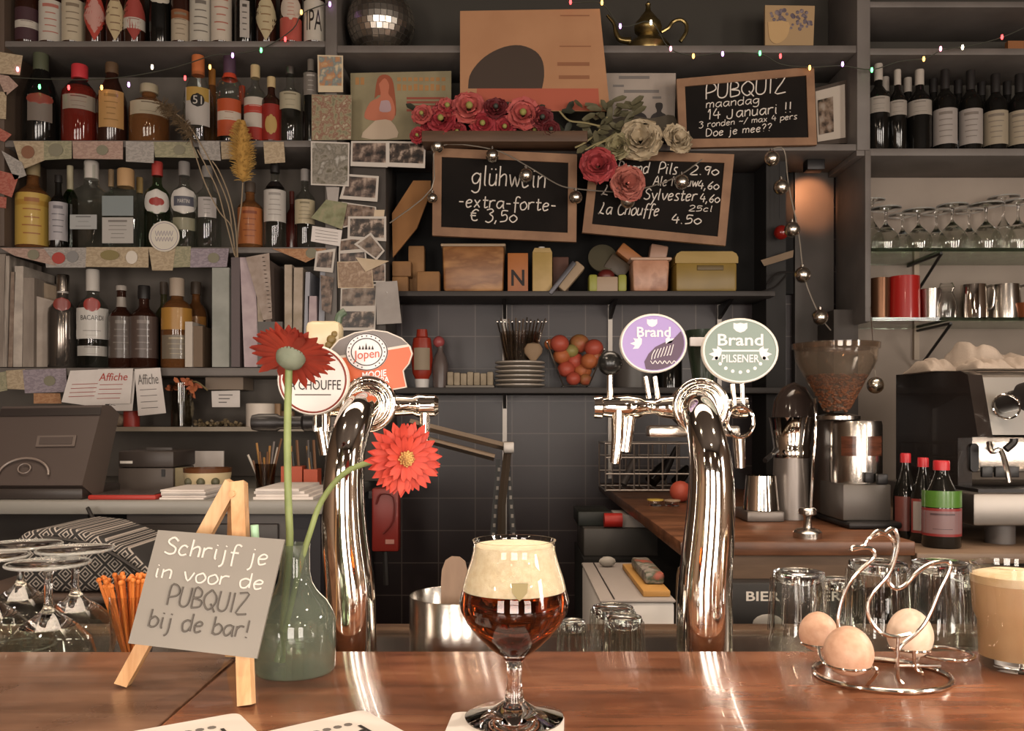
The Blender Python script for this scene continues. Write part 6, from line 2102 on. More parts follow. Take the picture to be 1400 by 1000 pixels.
LEAF = mat('artificial_leaf', '#625c44', .6, var='#4c4833', vscale=30)
DARKLEAF = mat('dark_leaf', '#2d2f22', .6)
t = thing('flower_garland', 'garland of red artificial flowers lying along the wooden ledge', 'flower garland', (X(685, 2.83), 2.84, Z(185, 2.84)))
RG1 = mat('garland_red', '#a3363a', .65, var='#8a2630', vscale=30)
RG2 = mat('garland_pink', '#b65750', .65, var='#a34a48', vscale=30)
RG3 = mat('garland_dark_red', '#5f1c20', .65)
CENTER = mat('garland_centre', '#8f8a4a', .7)
for px, py, r, mm_, f in [(578, 158, 14, RG2, (-.2, -1, .2)), (605, 165, 20, RG1, (-.2, -1, .1)), (612, 150, 17, RG2, (0, -1, .5)), (641, 150, 23, RG2, (.1, -1, .2)), (660, 170, 18, RG1, (0, -1, -.1)),
                          (590, 175, 14, RG1, (0, -1, 0)), (678, 150, 16, RG3, (0, -1, .3)), (690, 175, 15, RG1, (0, -1, 0)), (715, 158, 22, RG2, (0, -1, .1)), (740, 163, 16, RG3, (.2, -1, .1)),
                          (752, 178, 13, RG3, (.2, -1, 0)), (730, 178, 14, RG2, (.1, -1, -.2)), (625, 180, 13, RG1, (0, -1, -.2)), (572, 186, 11, RG1, (-.3, -1, 0)), (650, 186, 10, RG1, (0, -1, -.2))]:
    m = MB()
    D = 2.82
    c = P(px, py, D + random.uniform(-.015, .02))
    rose(m, c, r / F * D, Vector(f), 3)
    fl = m.build('garland_flower', mm_, t)
    MB().sphere(c + Vector(f).normalized() * (r / F * D * .5), r / F * D * .22, 10, 6).build('flower_eye', CENTER if mm_ is not RG3 else mat('garland_eye_dark', '#3c4038', .6), fl)
m = MB()
for k in range(46):
    px = random.uniform(570, 775)
    b = P(px, random.uniform(150, 185), 2.845)
    leafblade(m, b, Vector((random.uniform(-1, 1), random.uniform(-.6, 0), random.uniform(-.6, .8))), Vector((0, -1, .3)), .045, .02)
m.build('foliage', DARKLEAF, t)
o = MB().box(X(578, 2.84), X(802, 2.84), 2.80, 2.899, Z(199, 2.84), Z(184, 2.84), .003).build('wooden_ledge', mat('ledge_brown', '#5d4432', .6, var='#4c3727', vscale=6, stretch=(1, 8, 8)))
tag(o, 'narrow brown wooden ledge carrying the red flower garland', 'ledge')
t = thing('rose_spray', 'spray of white, pink and red artificial roses over the price board', 'flowers', (X(850, 2.82), 2.83, Z(205, 2.83)))
WROSE = mat('white_rose', '#b8a78c', .65, var='#a39276', vscale=30)
for px, py, r, mm_, f in [(876, 194, 29, WROSE, (-.2, -1, .15)), (924, 192, 21, WROSE, (.4, -1, .3)), (846, 202, 18, mat('green_white_rose', '#8f8664', .65), (-.4, -1, .1)), (818, 228, 24, mat('coral_rose', '#aa4444', .65, var='#96363b', vscale=30), (-.2, -1, .1)),
                          (857, 252, 24, mat('salmon_rose', '#b36a5c', .65, var='#a05a50', vscale=30), (.2, -1, 0))]:
    D = 2.80
    rose(MB(), P(px, py, D), r / F * D, Vector(f), 5).build('rose', mm_, t)
m = MB()
for k in range(60):
    b = P(random.uniform(795, 870), random.uniform(138, 200), 2.83 + random.uniform(-.03, .02))
    leafblade(m, b, Vector((random.uniform(-1, 1), random.uniform(-.8, .1), random.uniform(-.7, .8))), Vector((0, -1, .3)), .05, .020)
m.build('foliage', LEAF, t)
m = MB()
for q in ([(765, 152), (778, 165), (800, 168), (830, 175)], [(830, 160), (818, 180), (800, 195), (786, 202)], [(800, 205), (820, 195), (845, 190)], [(838, 185), (812, 202), (800, 215)]):
    m.tube(smooth_line([tuple(P(a, b, 2.81)) for a, b in q], 4), .003, 6)
m.build('stems', mat('rose_stem', '#8a7f5a', .7), t)

# ================================================================== NICHE SHELF
D = 2.97
q = [P(536, 292, D), P(565, 247, D), P(589, 247, D), P(589, 262, D), P(570, 312, D), P(537, 352, D)]
m = MB().prism([(p.x, p.z) for p in q], D, D + .01)
o = m.build('cardboard_sheet', mat('cardboard', '#8d6238', .8, var='#7d5530', vscale=6))
tag(o, 'bent brown cardboard sheet leaning left of the glühwein board', 'cardboard')
for c4, lb in [((536, 558, 378, 397), 'lower left small tan box at the niche shelf end'), ((536, 562, 357, 377.6), 'small tan box resting on the lower left one'), ((558, 580, 336, 366), 'upper tan box of the small pile, furthest back'),
               ((570, 601, 371, 397), 'tan box in front, right of the small pile')]:
    a, b, yt, yb = c4
    d0 = {336: 3.04, 357: 2.98, 378: 2.98, 371: 2.96}[yt]
    zb = ZN1 if yb == 397 else Z(yb, d0)
    if yt == 336:
        zb = ZN1
    zt = Z(yt, d0)
    if yt == 357:
        zb = Z(378, 2.98)
    o = MB().box(X(a, d0), X(b, d0), d0, d0 + .055, zb + .0003, zt, .004).build('tea_box', mat('tan_carton', '#8f6840', .7, var='#7d5936', vscale=14))
    tag(o, lb, 'box', 'small tan boxes on the niche shelf')


def tub(px0, px1, pyt, D, zb, m_, label, cat, name, taper=.92, depth=.15, lid=None, rimw=.004, bev=.012):
    x0, x1 = X(px0, D), X(px1, D)
    xm = (x0 + x1) / 2
    zt = Z(pyt, D)
    hw = (x1 - x0) / 2
    t = thing(name, label, cat, (xm, D + depth / 2, zb))
    vs = []
    b = []
    m = MB().box(xm - hw, xm + hw, D, D + depth, zb + .0003, zt - .006, bev)
    for i, v in enumerate(m.v):
        u = (v[2] - zb) / (zt - zb)
        k = taper + (1 - taper) * u
        m.v[i] = (xm + (v[0] - xm) * k, D + depth / 2 + (v[1] - D - depth / 2) * k, v[2])
    m.build('body', m_, t)
    MB().box(xm - hw - rimw, xm + hw + rimw, D - rimw, D + depth + rimw, zt - .010, zt, .004).build('rim', lid or m_, t)
    return t


TUBM = mat('translucent_tub_brown', '#96683f', .4, var=['#7a4f2c', '#a87a4c'], vscale=7, stretch=(1, 1, 3))
tub(604, 690, 333, 2.965, ZN1, TUBM, 'large clear plastic tub with brown contents on the niche shelf', 'storage tub', 'plastic_tub', .95, .16, mat('tub_lid', '#a08a70', .35))
D = 2.97
o = MB().box(X(694, D), X(722, D), D, D + .08, ZN1 + .0003, Z(346, D), .002).build('letter_tin', mat('orange_tin', '#a3622f', .5, var='#93552a', vscale=9))
tag(o, 'orange carton with large black letter N', 'carton')
MB().text('N', (X(699, D), D - .0008, Z(391, D)), (18 / F * D, 0, 0), (0, 0, 22 / F * D)).build('letter', INK, o)
t = thing('drink_carton', 'yellowish drink carton with small cap right of the N carton', 'carton', (X(741, D), D + .04, ZN1))
MB().box(X(728, D), X(755, D), D, D + .07, ZN1 + .0003, Z(345, D), .002).prism([(X(728, D), Z(345.2, D)), (X(755, D), Z(345.2, D)), (X(752, D), Z(339, D)), (X(731, D), Z(339, D))], D + .002, D + .068).build(
    'box', mat('carton_yellow', '#9d8248', .5, var='#b0925c', vscale=12), t)
MB().lathe([(0, 0), (.011, 0), (.011, .008), (0, .008)], (X(741, D), D + .03, Z(339, D)), 12).build('cap', WHITEPLASTIC, t)
o = MB().box(X(757, D), X(779, D), D + .06, D + .12, ZN1 + .0003, Z(347, D), .002).build('small_carton', mat('dark_carton', '#54352a', .6))
tag(o, 'dark reddish carton behind the leaning pack', 'carton')
M = Matrix.Translation((X(780, D), D + .02, ZN1 + .052)) @ Matrix.Rotation(R(-50), 4, 'Y')
o = MB().box(-.055, .055, -.03, .03, -.02, .02, .008, M).build('leaning_pack', mat('pack_beige', '#8d7860', .6, var='#a28c70', vscale=12))
tag(o, 'beige cylindrical pack tipped over to the right of the cartons', 'pack')
M = Matrix.Translation((X(770, D), D - .015, ZN1 + .05)) @ Matrix.Rotation(R(-52), 4, 'Y')
o = MB().box(-.075, .06, -.008, .008, -.008, .008, .003, M).build('knife_sharpener', mat('grey_tool', '#4c4a4e', .4, metal=.4))
tag(o, 'dark grey tool lying aslant on the leaning beige pack', 'tool')
o = MB().lathe([(0, 0), (20 / F * 3.05, 0), (20 / F * 3.05, .006), (0, .006)], P(824, 354, 3.05), 28, Matrix.Rotation(R(70), 3, 'X') @ Matrix.Diagonal((1, 1.05, 1)).to_3x3()).build('round_cover', mat('dark_olive_cover', '#4e4838', .5))
tag(o, 'dark round lid leaning upright behind the green lidded jar', 'lid')
t = thing('food_tub', 'low white tub with two green clips and dark red contents', 'food tub', (X(831, 2.97), 3.0, ZN1))
MB().box(X(815, D), X(845, D), D, D + .07, ZN1 + .0003, Z(378, D), .005).build('tub', mat('tub_cream', '#a08a74', .5), t)
MB().sphere((X(830, D), D + .03, Z(376, D)), .03, 14, 8, 1, .8, .8).build('contents', mat('dark_red_food', '#5a1f1a', .4), t)
for px in (811, 851):
    MB().box(X(px - 6, D), X(px + 6, D), D - .003, D + .05, ZN1 + .0003, Z(375, D), .008).build('green_clip', mat('lime_clip', '#8d8d3c', .45), t)
tt = tub(864, 916, 352, 2.96, ZN1, mat('clear_tub_pink', '#a5765c', .35, var=['#b88a70', '#8d604a'], vscale=14), 'square plastic tub with tall packs sticking out', 'storage tub', 'packed_tub', .93, .12, mat('tub_rim2', '#b0907a', .35), .006)
M = Matrix.Translation((X(864, 3.0), 3.03, Z(350, 3.0))) @ Matrix.Rotation(R(38), 4, 'Y')
o = MB().box(-.052, .05, -.03, .03, -.02, .02, .006, M).build('orange_pack', mat('orange_pack', '#9a6236', .5))
tag(o, 'orange brown pack sticking slantwise out of the square tub', 'pack')
M = Matrix.Translation((X(901, 3.0), 3.03, Z(346, 3.0))) @ Matrix.Rotation(R(10), 4, 'Y')
o = MB().box(-.03, .03, -.025, .025, -.035, .03, .006, M).build('pink_pack', mat('pink_pack', '#a3806c', .4))
tag(o, 'pale pink pack standing in the square tub', 'pack')
M = Matrix.Translation((X(846, 3.0), 3.04, Z(362, 3.0))) @ Matrix.Rotation(R(35), 4, 'Y')
tag(MB().box(-.04, .04, -.01, .01, -.028, .028, .004, M).build('dark_pack', mat('dark_pack', '#463a2c', .5)), 'dark brown flat pack leaning between lid and square tub', 'pack')
D = 2.965
t = thing('bread_tin', 'mustard yellow enamel bread tin with rounded top', 'bread tin', (X(965, D), D + .08, ZN1))
MB().box(X(924, D), X(1008, D), D, D + .16, ZN1 + .0003, Z(358, D), .010).build('body', mat('mustard_enamel', '#8d7334', .4, var='#7a632c', vscale=5), t)
x0, x1 = X(923, D), X(1009, D)
o_ = [(x0, Z(360, D)), (x1, Z(360, D)), (x1, Z(352, D)), (x1 - .006, Z(347, D)), (x1 - .02, Z(344, D)), (x0 + .02, Z(344, D)), (x0 + .006, Z(347, D)), (x0, Z(352, D))]
MB().prism(o_, D - .003, D + .163).build('lid', mat('mustard_enamel_lid', '#94793a', .35), t)
MB().box(X(953, D), X(989, D), D - .005, D, Z(370, D), Z(363, D), .002).build('name_plate', mat('tin_plate', '#5c4a24', .5), t)
# red bauble heap / dark things at niche right
o = MB().sphere(P(1068, 318, 2.98), .025, 16, 10).build('red_lantern', mat('red_glass_ball', '#7d1a14', .1, spec=.8))
tag(o, 'glossy dark red ball hanging at the right end of the niche', 'ornament')
MB().tube([P(1066, 300, 2.98), P(1066, 208, 2.98)], .0012, 5).build('cord', DARKMETAL, o)
o = MB().quadslab([P(1040, 356, 3.0), P(1085, 342, 2.96), P(1084, 352, 2.96), P(1045, 364, 3.0)], .02).build('folded_cloth', mat('tan_cloth', '#7d6a56', .8))
tag(o, 'tan folded cloth edge in the dark corner right of the bread tin', 'cloth')

# ================================================================== TILED NICHE SHELF
D = 3.0
t = thing('ketchup_bottle', 'red squeeze bottle standing on its white cap', 'bottle', (X(577, D), D, ZN2))
s = D / F
MB().lathe([(0, 0), (9 * s, 0), (10 * s, 12 * s), (0, 12 * s)], (X(577, D), D, ZN2), 16).build('cap', WHITEPLASTIC, t)
MB().lathe([(9 * s, 12 * s), (13 * s, 20 * s), (15 * s, 40 * s), (13 * s, 60 * s), (12 * s, 68 * s), (8 * s, 70 * s), (7 * s, 80 * s), (0, 80 * s)], (X(577, D), D, ZN2), 20, sy=.7).build('body', mat('ketchup_red', '#8d2c1c', .3), t)
shell((X(577, D), D, ZN2), 15 * s, 24 * s, 54 * s, R(45)).build('label', mat('faded_label', '#8d7d68', .6), t)
t = thing('sauce_bottle', 'slim grey bottle with a dusty pink bulb top', 'bottle', (X(602, D), D, ZN2))
MB().lathe([(0, 0), (10 * s, 0), (11 * s, 30 * s), (8 * s, 42 * s), (4 * s, 50 * s), (4 * s, 58 * s), (0, 58 * s)], (X(602, D), D, ZN2), 16).build('body', mat('sauce_grey', '#5c504c', .3), t)
MB().sphere((X(600, D), D, ZN2 + 63 * s), 8 * s, 14, 8).build('bulb', mat('pink_bulb', '#9a4a4a', .4), t)
t = thing('sugar_basket', 'row of small cream paper packets in a low tray', 'tray', (X(643, D), D, ZN2))
MB().box(X(610, D), X(676, D), D - .03, D + .06, ZN2 + .0002, ZN2 + .008, .002).build('tray', mat('tray_grey', '#7d756a', .5), t)
for k in range(7):
    MB().box(X(612 + 9 * k, D), X(620.4 + 9 * k, D), D - .025, D + .05, ZN2 + .008, Z(509 + (k % 3), D), .004).build('packet', mat('cream_packet', '#a3947e', .7, var='#8d7f6a', vscale=30), t)
PL = mat('white_plate', '#a89d90', .3)
D = 3.02
for k in range(6):
    z = ZN2 + k * 6.1 / F * D + .0003
    rr = 34 / F * D
    o = MB().lathe([(0, 0), (rr * .7, 0), (rr, .008), (rr, .0125), (rr * .97, .0135), (rr * .7, .008), (0, .007)], (X(711, D), D, z), 40).build('plate', PL)
    tag(o, 'white plate in the stack on the tiled niche shelf, ' + ['lowest', 'second from the bottom', 'third from the bottom', 'third from the top', 'second from the top', 'topmost'][k], 'plate', 'stack of white plates')
zp = ZN2 + 5 * 6.1 / F * D + .0145
t = thing('cutlery_holder', 'clear holder full of upright forks and knives on the plates', 'cutlery holder', (X(711, D), D, zp))
MB().lathe([(.055, 0), (.072, .10), (.070, .10), (.053, .003), (0, .003), (0, 0)], (X(711, D), D, zp), 28).build('holder', thin('holder_glass', '#dcd4cb', .08), t)
for k in range(14):
    px = 680 + 66 * k / 13
    o = MB().tube([Vector((X(711, D) + (px - 713) * .0014, D + random.uniform(-.03, .03), zp + .004)), P(px, random.uniform(434, 442), D + random.uniform(-.04, .04))], .003, 6).sphere(P(px, 440, D), .0045, 6, 4).build('cutlery', STEEL)
    tag(o, 'fork or knife standing upright in the clear holder on the plates', 'cutlery', 'cutlery in the holder')
o = MB().lathe([(0, 0), (.010, 0), (.03, .025), (.032, .04), (.022, .056), (0, .062)], (X(729, 2.955), 2.965, zp - .012), 18, sy=.4).build('wooden_scoop', mat('scoop_wood', '#8a7258', .7))
tag(o, 'wooden scoop head leaning on the cutlery holder', 'scoop')
o.location.z = zp + .0005
t = thing('fruit_rack', 'tapered wire rack heaped with orange fruit', 'fruit rack', (X(786, 3.0), 3.02, ZN2))
D = 2.965
m = MB()
for d in (D, D + .11):
    m.tube([P(748, 468, d), P(770, 527.5, d), P(805, 527.5, d), P(826, 478, d)], .003, 6)
for u in (0, .5, 1):
    a = P(748, 468, D); b = P(770, 527.5, D)
    p = a + (b - a) * u
    m.tube([p, p + Vector((0, .11, 0))], .0025, 6)
    a = P(826, 478, D); b = P(805, 527.5, D)
    p = a + (b - a) * u
    m.tube([p, p + Vector((0, .11, 0))], .0025, 6)
m.build('wire_frame', STEEL, t)
FR = [mat('orange_fruit', '#b0653a', .55, var='#a35a34', vscale=40, bump=.2, bscale=120), mat('tomato_fruit', '#a84a38', .5), mat('apple_fruit', '#94693c', .5, var='#a3503a', vscale=20), mat('green_fruit', '#8a8048', .5)]
fr = [(765, 470, 13, 1), (781, 480, 10, 3), (792, 470, 14, 2), (812, 476, 13, 1), (768, 487, 12, 0), (786, 494, 13, 1), (806, 494, 12, 0), (774, 505, 12, 1), (796, 507, 13, 0), (784, 518, 10, 1), (800, 519, 9, 2), (770, 494, 8, 2), (815, 488, 8, 2), (752, 471, 8, 0)]
for k, (px, py, r, c_) in enumerate(fr):
    d = D + .05 + .02 * (k % 3 - 1)
    o = MB().sphere(P(px, py, d), r / F * d, 16, 10, 1, 1, .92).build('fruit', FR[c_])
    tag(o, 'round %s fruit heaped in the tapered wire rack' % ['orange', 'red', 'mottled red and yellow', 'greenish'][c_], 'fruit', 'fruit in the wire rack')
cyl('storage_jar', 866, 492, 50, 3.04, ZN2, mat('grey_jar', '#54504c', .4), 'wide grey jar behind the purple badge', 'jar')
t = thing('syrup_bottle', 'dark green glass bottle with white neck band on the niche shelf', 'bottle', (X(952, 3.05), 3.05, ZN2))
MB().lathe([(0, 0), (.045, 0), (.045, .13), (.02, .17), (.016, .19), (0, .19)], (X(915, 3.06), 3.06, ZN2), 18).build('body', BLACKGLASS, t)
MB().lathe([(.0168, .175), (.0168, .185), (.0155, .185), (.0155, .175)], (X(915, 3.06), 3.06, ZN2), 16, closed=True).build('neck_band', WHITEPLASTIC, t)

# folding steel lamp arm in front of the tiles
D = 2.2
t = thing('folding_arm', 'jointed steel arm bending down in front of the purple tiles', 'arm', (X(690, D), D, Z(735, D)))
m = MB()
m.tube([P(560, 578, D), P(694, 612, D)], .010, 4).tube([P(570, 598, D), P(676, 626, D)], .009, 4)
m.build('upper_bar', mat('arm_steel', '#6e6256', .35, metal=.8), t)
MB().box(X(688, D), X(703, D), D - .014, D + .014, Z(620, D), Z(604, D), .003).build('joint', DULLSTEEL, t)
MB().tube([P(694, 618, D), P(686, 690, D), P(685, 840, D)], .010, 4).build('lower_bar', mat('arm_steel', '#6e6256', .35, metal=.8), t)
for a, b in ((682, 672), (695, 704)):
    m = MB()
    m.quadslab([P(a - 4, 628, D + .01), P(a + 2, 628, D + .01), P(b + 4, 760, D + .01), P(b - 4, 760, D + .01)], .004)
    st = m.build('strap', mat('black_strap', '#171615', .6), t)
    mm = MB()
    for k in range(9):
        v = k / 9
        x_ = a + (b - a) * v
        y_ = 640 + 115 * v
        mm.box(X(x_ - 1.5, D), X(x_ + 2.0, D), D + .0085, D + .0105, Z(y_ + 5, D), Z(y_, D))
    mm.build('strap_dots', mat('strap_dot', '#6d6761', .6), t)
MB().box(X(672, D), X(700, D), D - .02, D + .03, 0.0, Z(838, D)).build('foot_post', DARKMETAL, t)
# red holder under the gerbera
D = 2.45
t = thing('red_holder', 'red plastic holder hanging below the bright gerbera', 'holder', (X(528, D), D, Z(756, D)))
MB().box(X(508, D), X(545, D), D, D + .05, Z(755, D), Z(668, D), .006).build('case', mat('red_plastic', '#701e17', .4), t)
MB().box(X(527, D), X(539, D), D - .002, D, Z(744, D), Z(738, D)).build('label', mat('holder_label', '#9a6a60', .6), t)
MB().tube(smooth_line([tuple(P(514, 690, D - .004)), tuple(P(520, 676, D - .004)), tuple(P(538, 680, D - .004)), tuple(P(538, 712, D - .004)), tuple(P(524, 730, D - .004))], 3), .003, 6).build('loop', mat('dark_red_loop', '#5a1814', .5), t)
MB().tube([P(526, 754, D + .02), P(528, 800, D + .02)], .008, 6).build('strap', BLACKPLASTIC, t)
MB().box(X(500, D), X(520, D), D + .05, 3.198, Z(684, D), Z(674, D)).build('wall_arm', DARKMETAL, t)
# white fridge top with folder and things on it
t = thing('white_appliance', 'low white appliance with grey top between goblet and right tap', 'appliance', (.24, 1.8, 0))
zf_ = Z(820, 1.62)
MB().box(X(821, 1.62), .30, 1.62, 2.04, .1, zf_ - .006, .006).build('body', WHITEPLASTIC, t)
MB().box(X(821, 1.62) - .002, .302, 1.615, 2.042, zf_ - .006, zf_, .003).build('top', mat('appliance_top', '#8d8580', .5), t)
MB().box(X(821, 1.62) + .024, X(821, 1.62) + .027, 1.62, 2.04, zf_, zf_ + .0006).build('seam', BLACKPLASTIC, t)
MB().box(X(845, 1.615), .30, 1.6125, 1.616, zf_ - .052, zf_ - .049).build('front_seam', GREYPLASTIC, t)
o = MB().box(.245, .296, 1.64, 1.95, zf_ + .0004, zf_ + .012, .002).build('folder', mat('ochre_folder', '#a3793f', .6))
tag(o, 'ochre folder lying on the white appliance', 'folder')
o = MB().box(.258, .296, 1.70, 1.9, zf_ + .0126, zf_ + .035, .006).build('magazine', mat('dark_mag', '#4a4440', .5, var=['#8b8078', '#3a4a3a', '#8d4a3c'], vscale=30))
tag(o, 'glossy dark magazine on top of the ochre folder', 'magazine')
o = MB().sphere((.215, 1.98, zf_ + .012), .012, 10, 6, 1.6, 1, 1).build('crumpled_paper', mat('crumple', '#8b867f', .8))
tag(o, 'crumpled scrap on the far end of the white appliance', 'paper')
D = 2.4
t = thing('tool_box', 'dark open box with red roll under the wooden counter', 'box', (X(850, D), D + .1, Z(764, D)))
MB().box(X(800, D), X(905, D), D + .05, D + .3, Z(765, D), Z(726, D), .004).build('box', mat('dark_bin', '#3c3936', .5), t)
MB().box(X(794, D), X(842, D), D + .1, D + .28, Z(726, D), Z(705, D), .004).build('black_pack', mat('dark_green_pack', '#161a16', .5), t)
MB().lathe([(0, 0), (.020, 0), (.020, .05), (0, .05)], (X(829, D), D + .06, Z(715, D)), 16, Matrix.Rotation(R(90), 3, 'Y')).build('red_roll', mat('red_roll', '#a3241c', .5), t)
MB().box(X(846, D), X(900, D), D + .07, D + .2, Z(726, D), Z(708, D), .003).build('white_paper', GREYPAPER, t)
MB().box(X(798, D), X(905, D), D, D + .35, 0.0, Z(765.2, D)).build('stand', BLACKPAINT, t)

# ================================================================== RIGHT SIDE: WINE, GLASSES, CUPS
ZR2, ZR3, ZR4 = Z(203, DS), Z(339, DS), Z(434, DS)
WG = 'wine bottles on the right shelf'
for px, yt, ww, full, lb in [(1201, 88, 29, 0, 'dark wine bottle nearest the shelf post with small high label'), (1227, 96, 24, 0, 'dark wine bottle second from the shelf post, small high label'),
                             (1257, 96, 31, 0, 'dark wine bottle third from the shelf post, its label widest of the high ones'), (1292, 96, 31, 1, 'dark wine bottle with tall white label right of the high labelled three'),
                             (1327, 97, 30, 1, 'dark wine bottle with tall white label, second of the tall labelled ones'), (1361, 102, 31, 2, 'dark wine bottle with tall cream label, third of the tall labelled ones'),
                             (1394, 102, 31, 2, 'dark wine bottle with tall cream label at the right picture edge')]:
    if full:
        lab = [(.07, .50, 74, 'rect', '#a89f98' if full == 1 else '#a89a84', 'Carta Blanca', '#6c625a')]
        bottle(px, yt, ww, Df, ZR2, 'wine', BLACKGLASS, lb, WG, labels=lab, name='wine_bottle', cap=BLACKPLASTIC, caplen=.24)
    else:
        bottle(px, yt, ww, Df, ZR2, 'wine', BLACKGLASS, lb, WG, labels=[(.42, .60, 76, 'rect', '#a39a90', 'Affiche', '#6c625a')], name='wine_bottle', cap=mat('paper_capsule', '#a59c92', .6), caplen=.19)
for px, yt, cp in [(1210, 106, 1), (1241, 107, 1), (1276, 108, 0), (1310, 110, 0), (1342, 113, 0), (1377, 112, 0)]:
    bottle(px, yt, 28, 3.07, ZR2, 'wine', BLACKGLASS, 'dark wine bottle in the back row showing its neck between two front bottles', 'wine bottle necks in the back row', name='wine_bottle',
           cap=mat('paper_capsule', '#a59c92', .6) if cp else BLACKPLASTIC, caplen=.17)
o = MB().box(X(1376, 3.05), X(1420, 3.05), 3.04, 3.06, Z(66, 3.05) + .001, Z(32, 3.05)).build('orange_board', mat('orange_board', '#8d5a34', .7))
tag(o, 'orange board edge on the high shelf at the right picture corner', 'board')
o.location.z = Z(66, DS)

UG = 'upturned stemmed glasses on the glass shelf'
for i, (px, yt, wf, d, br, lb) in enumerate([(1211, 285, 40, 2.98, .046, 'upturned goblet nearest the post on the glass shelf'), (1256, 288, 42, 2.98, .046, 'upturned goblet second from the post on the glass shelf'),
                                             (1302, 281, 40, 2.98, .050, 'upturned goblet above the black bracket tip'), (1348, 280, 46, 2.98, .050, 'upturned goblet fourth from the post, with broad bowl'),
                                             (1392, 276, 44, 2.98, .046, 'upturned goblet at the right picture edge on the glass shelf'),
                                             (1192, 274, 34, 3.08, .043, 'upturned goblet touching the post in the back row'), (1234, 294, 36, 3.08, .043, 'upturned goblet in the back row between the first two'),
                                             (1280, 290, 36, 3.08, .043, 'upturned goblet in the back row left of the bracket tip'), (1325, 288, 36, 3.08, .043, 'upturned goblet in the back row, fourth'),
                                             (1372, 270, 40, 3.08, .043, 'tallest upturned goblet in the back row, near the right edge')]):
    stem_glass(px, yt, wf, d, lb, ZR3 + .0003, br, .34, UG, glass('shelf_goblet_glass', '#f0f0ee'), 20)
t = cyl('copper_cup', 1203, 381, 25, 2.97, ZR4, mat('copper_brown', '#6b4a35', .3, metal=.7), 'brown copper cup next to the post on the lower glass shelf', 'cup', hollow=True, flare=1.06)
cyl('red_cup', 1236, 379, 42, 2.97, ZR4, mat('bright_red_cup', '#a3201c', .3, coat=.4), 'tall shiny red cup on the lower glass shelf', 'cup', hollow=True, flare=.95)
cyl('steel_cup', 1272, 396, 26, 2.97, ZR4, STEEL, 'small steel beaker right of the red cup', 'cup', hollow=True, flare=1.1)
D = 2.95
t = thing('glass_shaker', 'clear glass bottle shaped shaker between steel beaker and jugs', 'shaker', (X(1294, D), D, ZR4))
MB().lathe([(.030, 0), (.033, .04), (.026, .075), (.02, .09), (.026, .105), (.02, .12), (.016, .12), (.022, .105), (.016, .09), (.022, .073), (.029, .04), (.026, .004), (0, .004), (0, 0)], (X(1294, D), D, ZR4 + .0003), 24).build('glass', CLEAR, t)
for px, w_, lb in ((1331, 36, 'steel milk jug with bright stripe, left of two on the glass shelf'), (1374, 40, 'steel milk jug, right of two on the glass shelf')):
    D = 2.97
    t = thing('milk_jug', lb, 'jug', (X(px, D), D, ZR4))
    r = w_ / 2 / F * D
    H = Z(390, D) - ZR4
    MB().lathe([(r, 0), (r * 1.02, H * .3), (r * .9, H), (r * .87, H), (r * .97, H * .3), (r * .95, .003), (0, .003), (0, 0)], (X(px, D), D, ZR4 + .0003), 28).build('body', CHROME if px < 1350 else STEEL, t)
    MB().tube(smooth_line([tuple(P(px + w_ * .42, 394, D - .01)), tuple(P(px + w_ * .42 + 12, 392, D - .02)), tuple(P(px + w_ * .42 + 11, 418, D - .02)), tuple(P(px + w_ * .46, 425, D - .01))], 4), .004, 8).build('handle', STEEL, t)
o = MB().lathe([(.012, 0), (.03, .05), (.028, .05), (.010, .002), (0, .002), (0, 0)], (X(1400, 2.93), 2.93, ZR4 + .0003), 20).build('copper_funnel', mat('orange_copper', '#9a5a38', .3, metal=.6))
tag(o, 'small orange copper cup cut by the right picture edge', 'cup')

# ---- coffee grinder
D = 1.86
gx = X(1165, D)
t = thing('coffee_grinder', 'silver coffee grinder with a clear hopper of beans', 'coffee grinder', (gx, D + .05, RCZ))
m = MB().box(X(1153, D), X(1226, D), D - .03, D + .19, RCZ + .0005, Z(712, D), .006)
m.build('base_plate', DARKMETAL, t)
MB().box(X(1150, D), X(1216, D), D - .01, D + .13, Z(712, D), Z(662, D), .004).build('lower_body', mat('grinder_grey', '#55504c', .4, metal=.5), t)
MB().box(.70, X(1216, D), D + .06, D + .19, Z(712, D), Z(574, D), .006).build('side_housing', mat('grinder_brown', '#3d342f', .35), t)
r = 35 / F * D
cxg = X(1184, D)
MB().lathe([(r * .98, Z(662, D)), (r, Z(655, D)), (r * 1.0, Z(582, D)), (r * .96, Z(576, D)), (0, Z(574, D))], (cxg, D + .055, 0), 40).build('doser_drum', STEEL, t)
for a, b in ((1153, 1173), (1187, 1212)):
    xm = (X(a, D) + X(b, D)) / 2
    an = math.asin(max(-.9, min(.9, (xm - cxg) / r)))
    ha = (X(b, D) - X(a, D)) / 2 / r
    vs = []
    m = MB()
    for z in (Z(624, D), Z(597, D)):
        for i in range(7):
            q = an - ha + 2 * ha * i / 6 - PI / 2
            vs.append((cxg + (r + .0012) * math.cos(q), D + .055 + (r + .0012) * math.sin(q), z))
    m.add(vs, [(i, i + 1, i + 8, i + 7) for i in range(6)]).build('window', mat('brown_window', '#5c3526', .2, var='#3d241a', vscale=60, stretch=(.3, .3, 2)), t)
MB().box(X(1180, D), X(1192, D), D - .012, D + .0, Z(660, D), Z(646, D), .002).box(X(1197, D), X(1211, D), D - .012, D + .0, Z(662, D), Z(648, D), .002).build('dosing_lever', DARKMETAL, t)
MB().lathe([(0, 0), (30 / F * D, 0), (30 / F * D, .008), (14 / F * D, .014), (0, .014)], (X(1160, D), D + .06, Z(574, D)), 28).build('hopper_collar', STEEL, t)
hx = X(1157, D)
zt, zb_h = Z(468, D), Z(562, D)
rt, rb_ = 57 / F * D, 16 / F * D
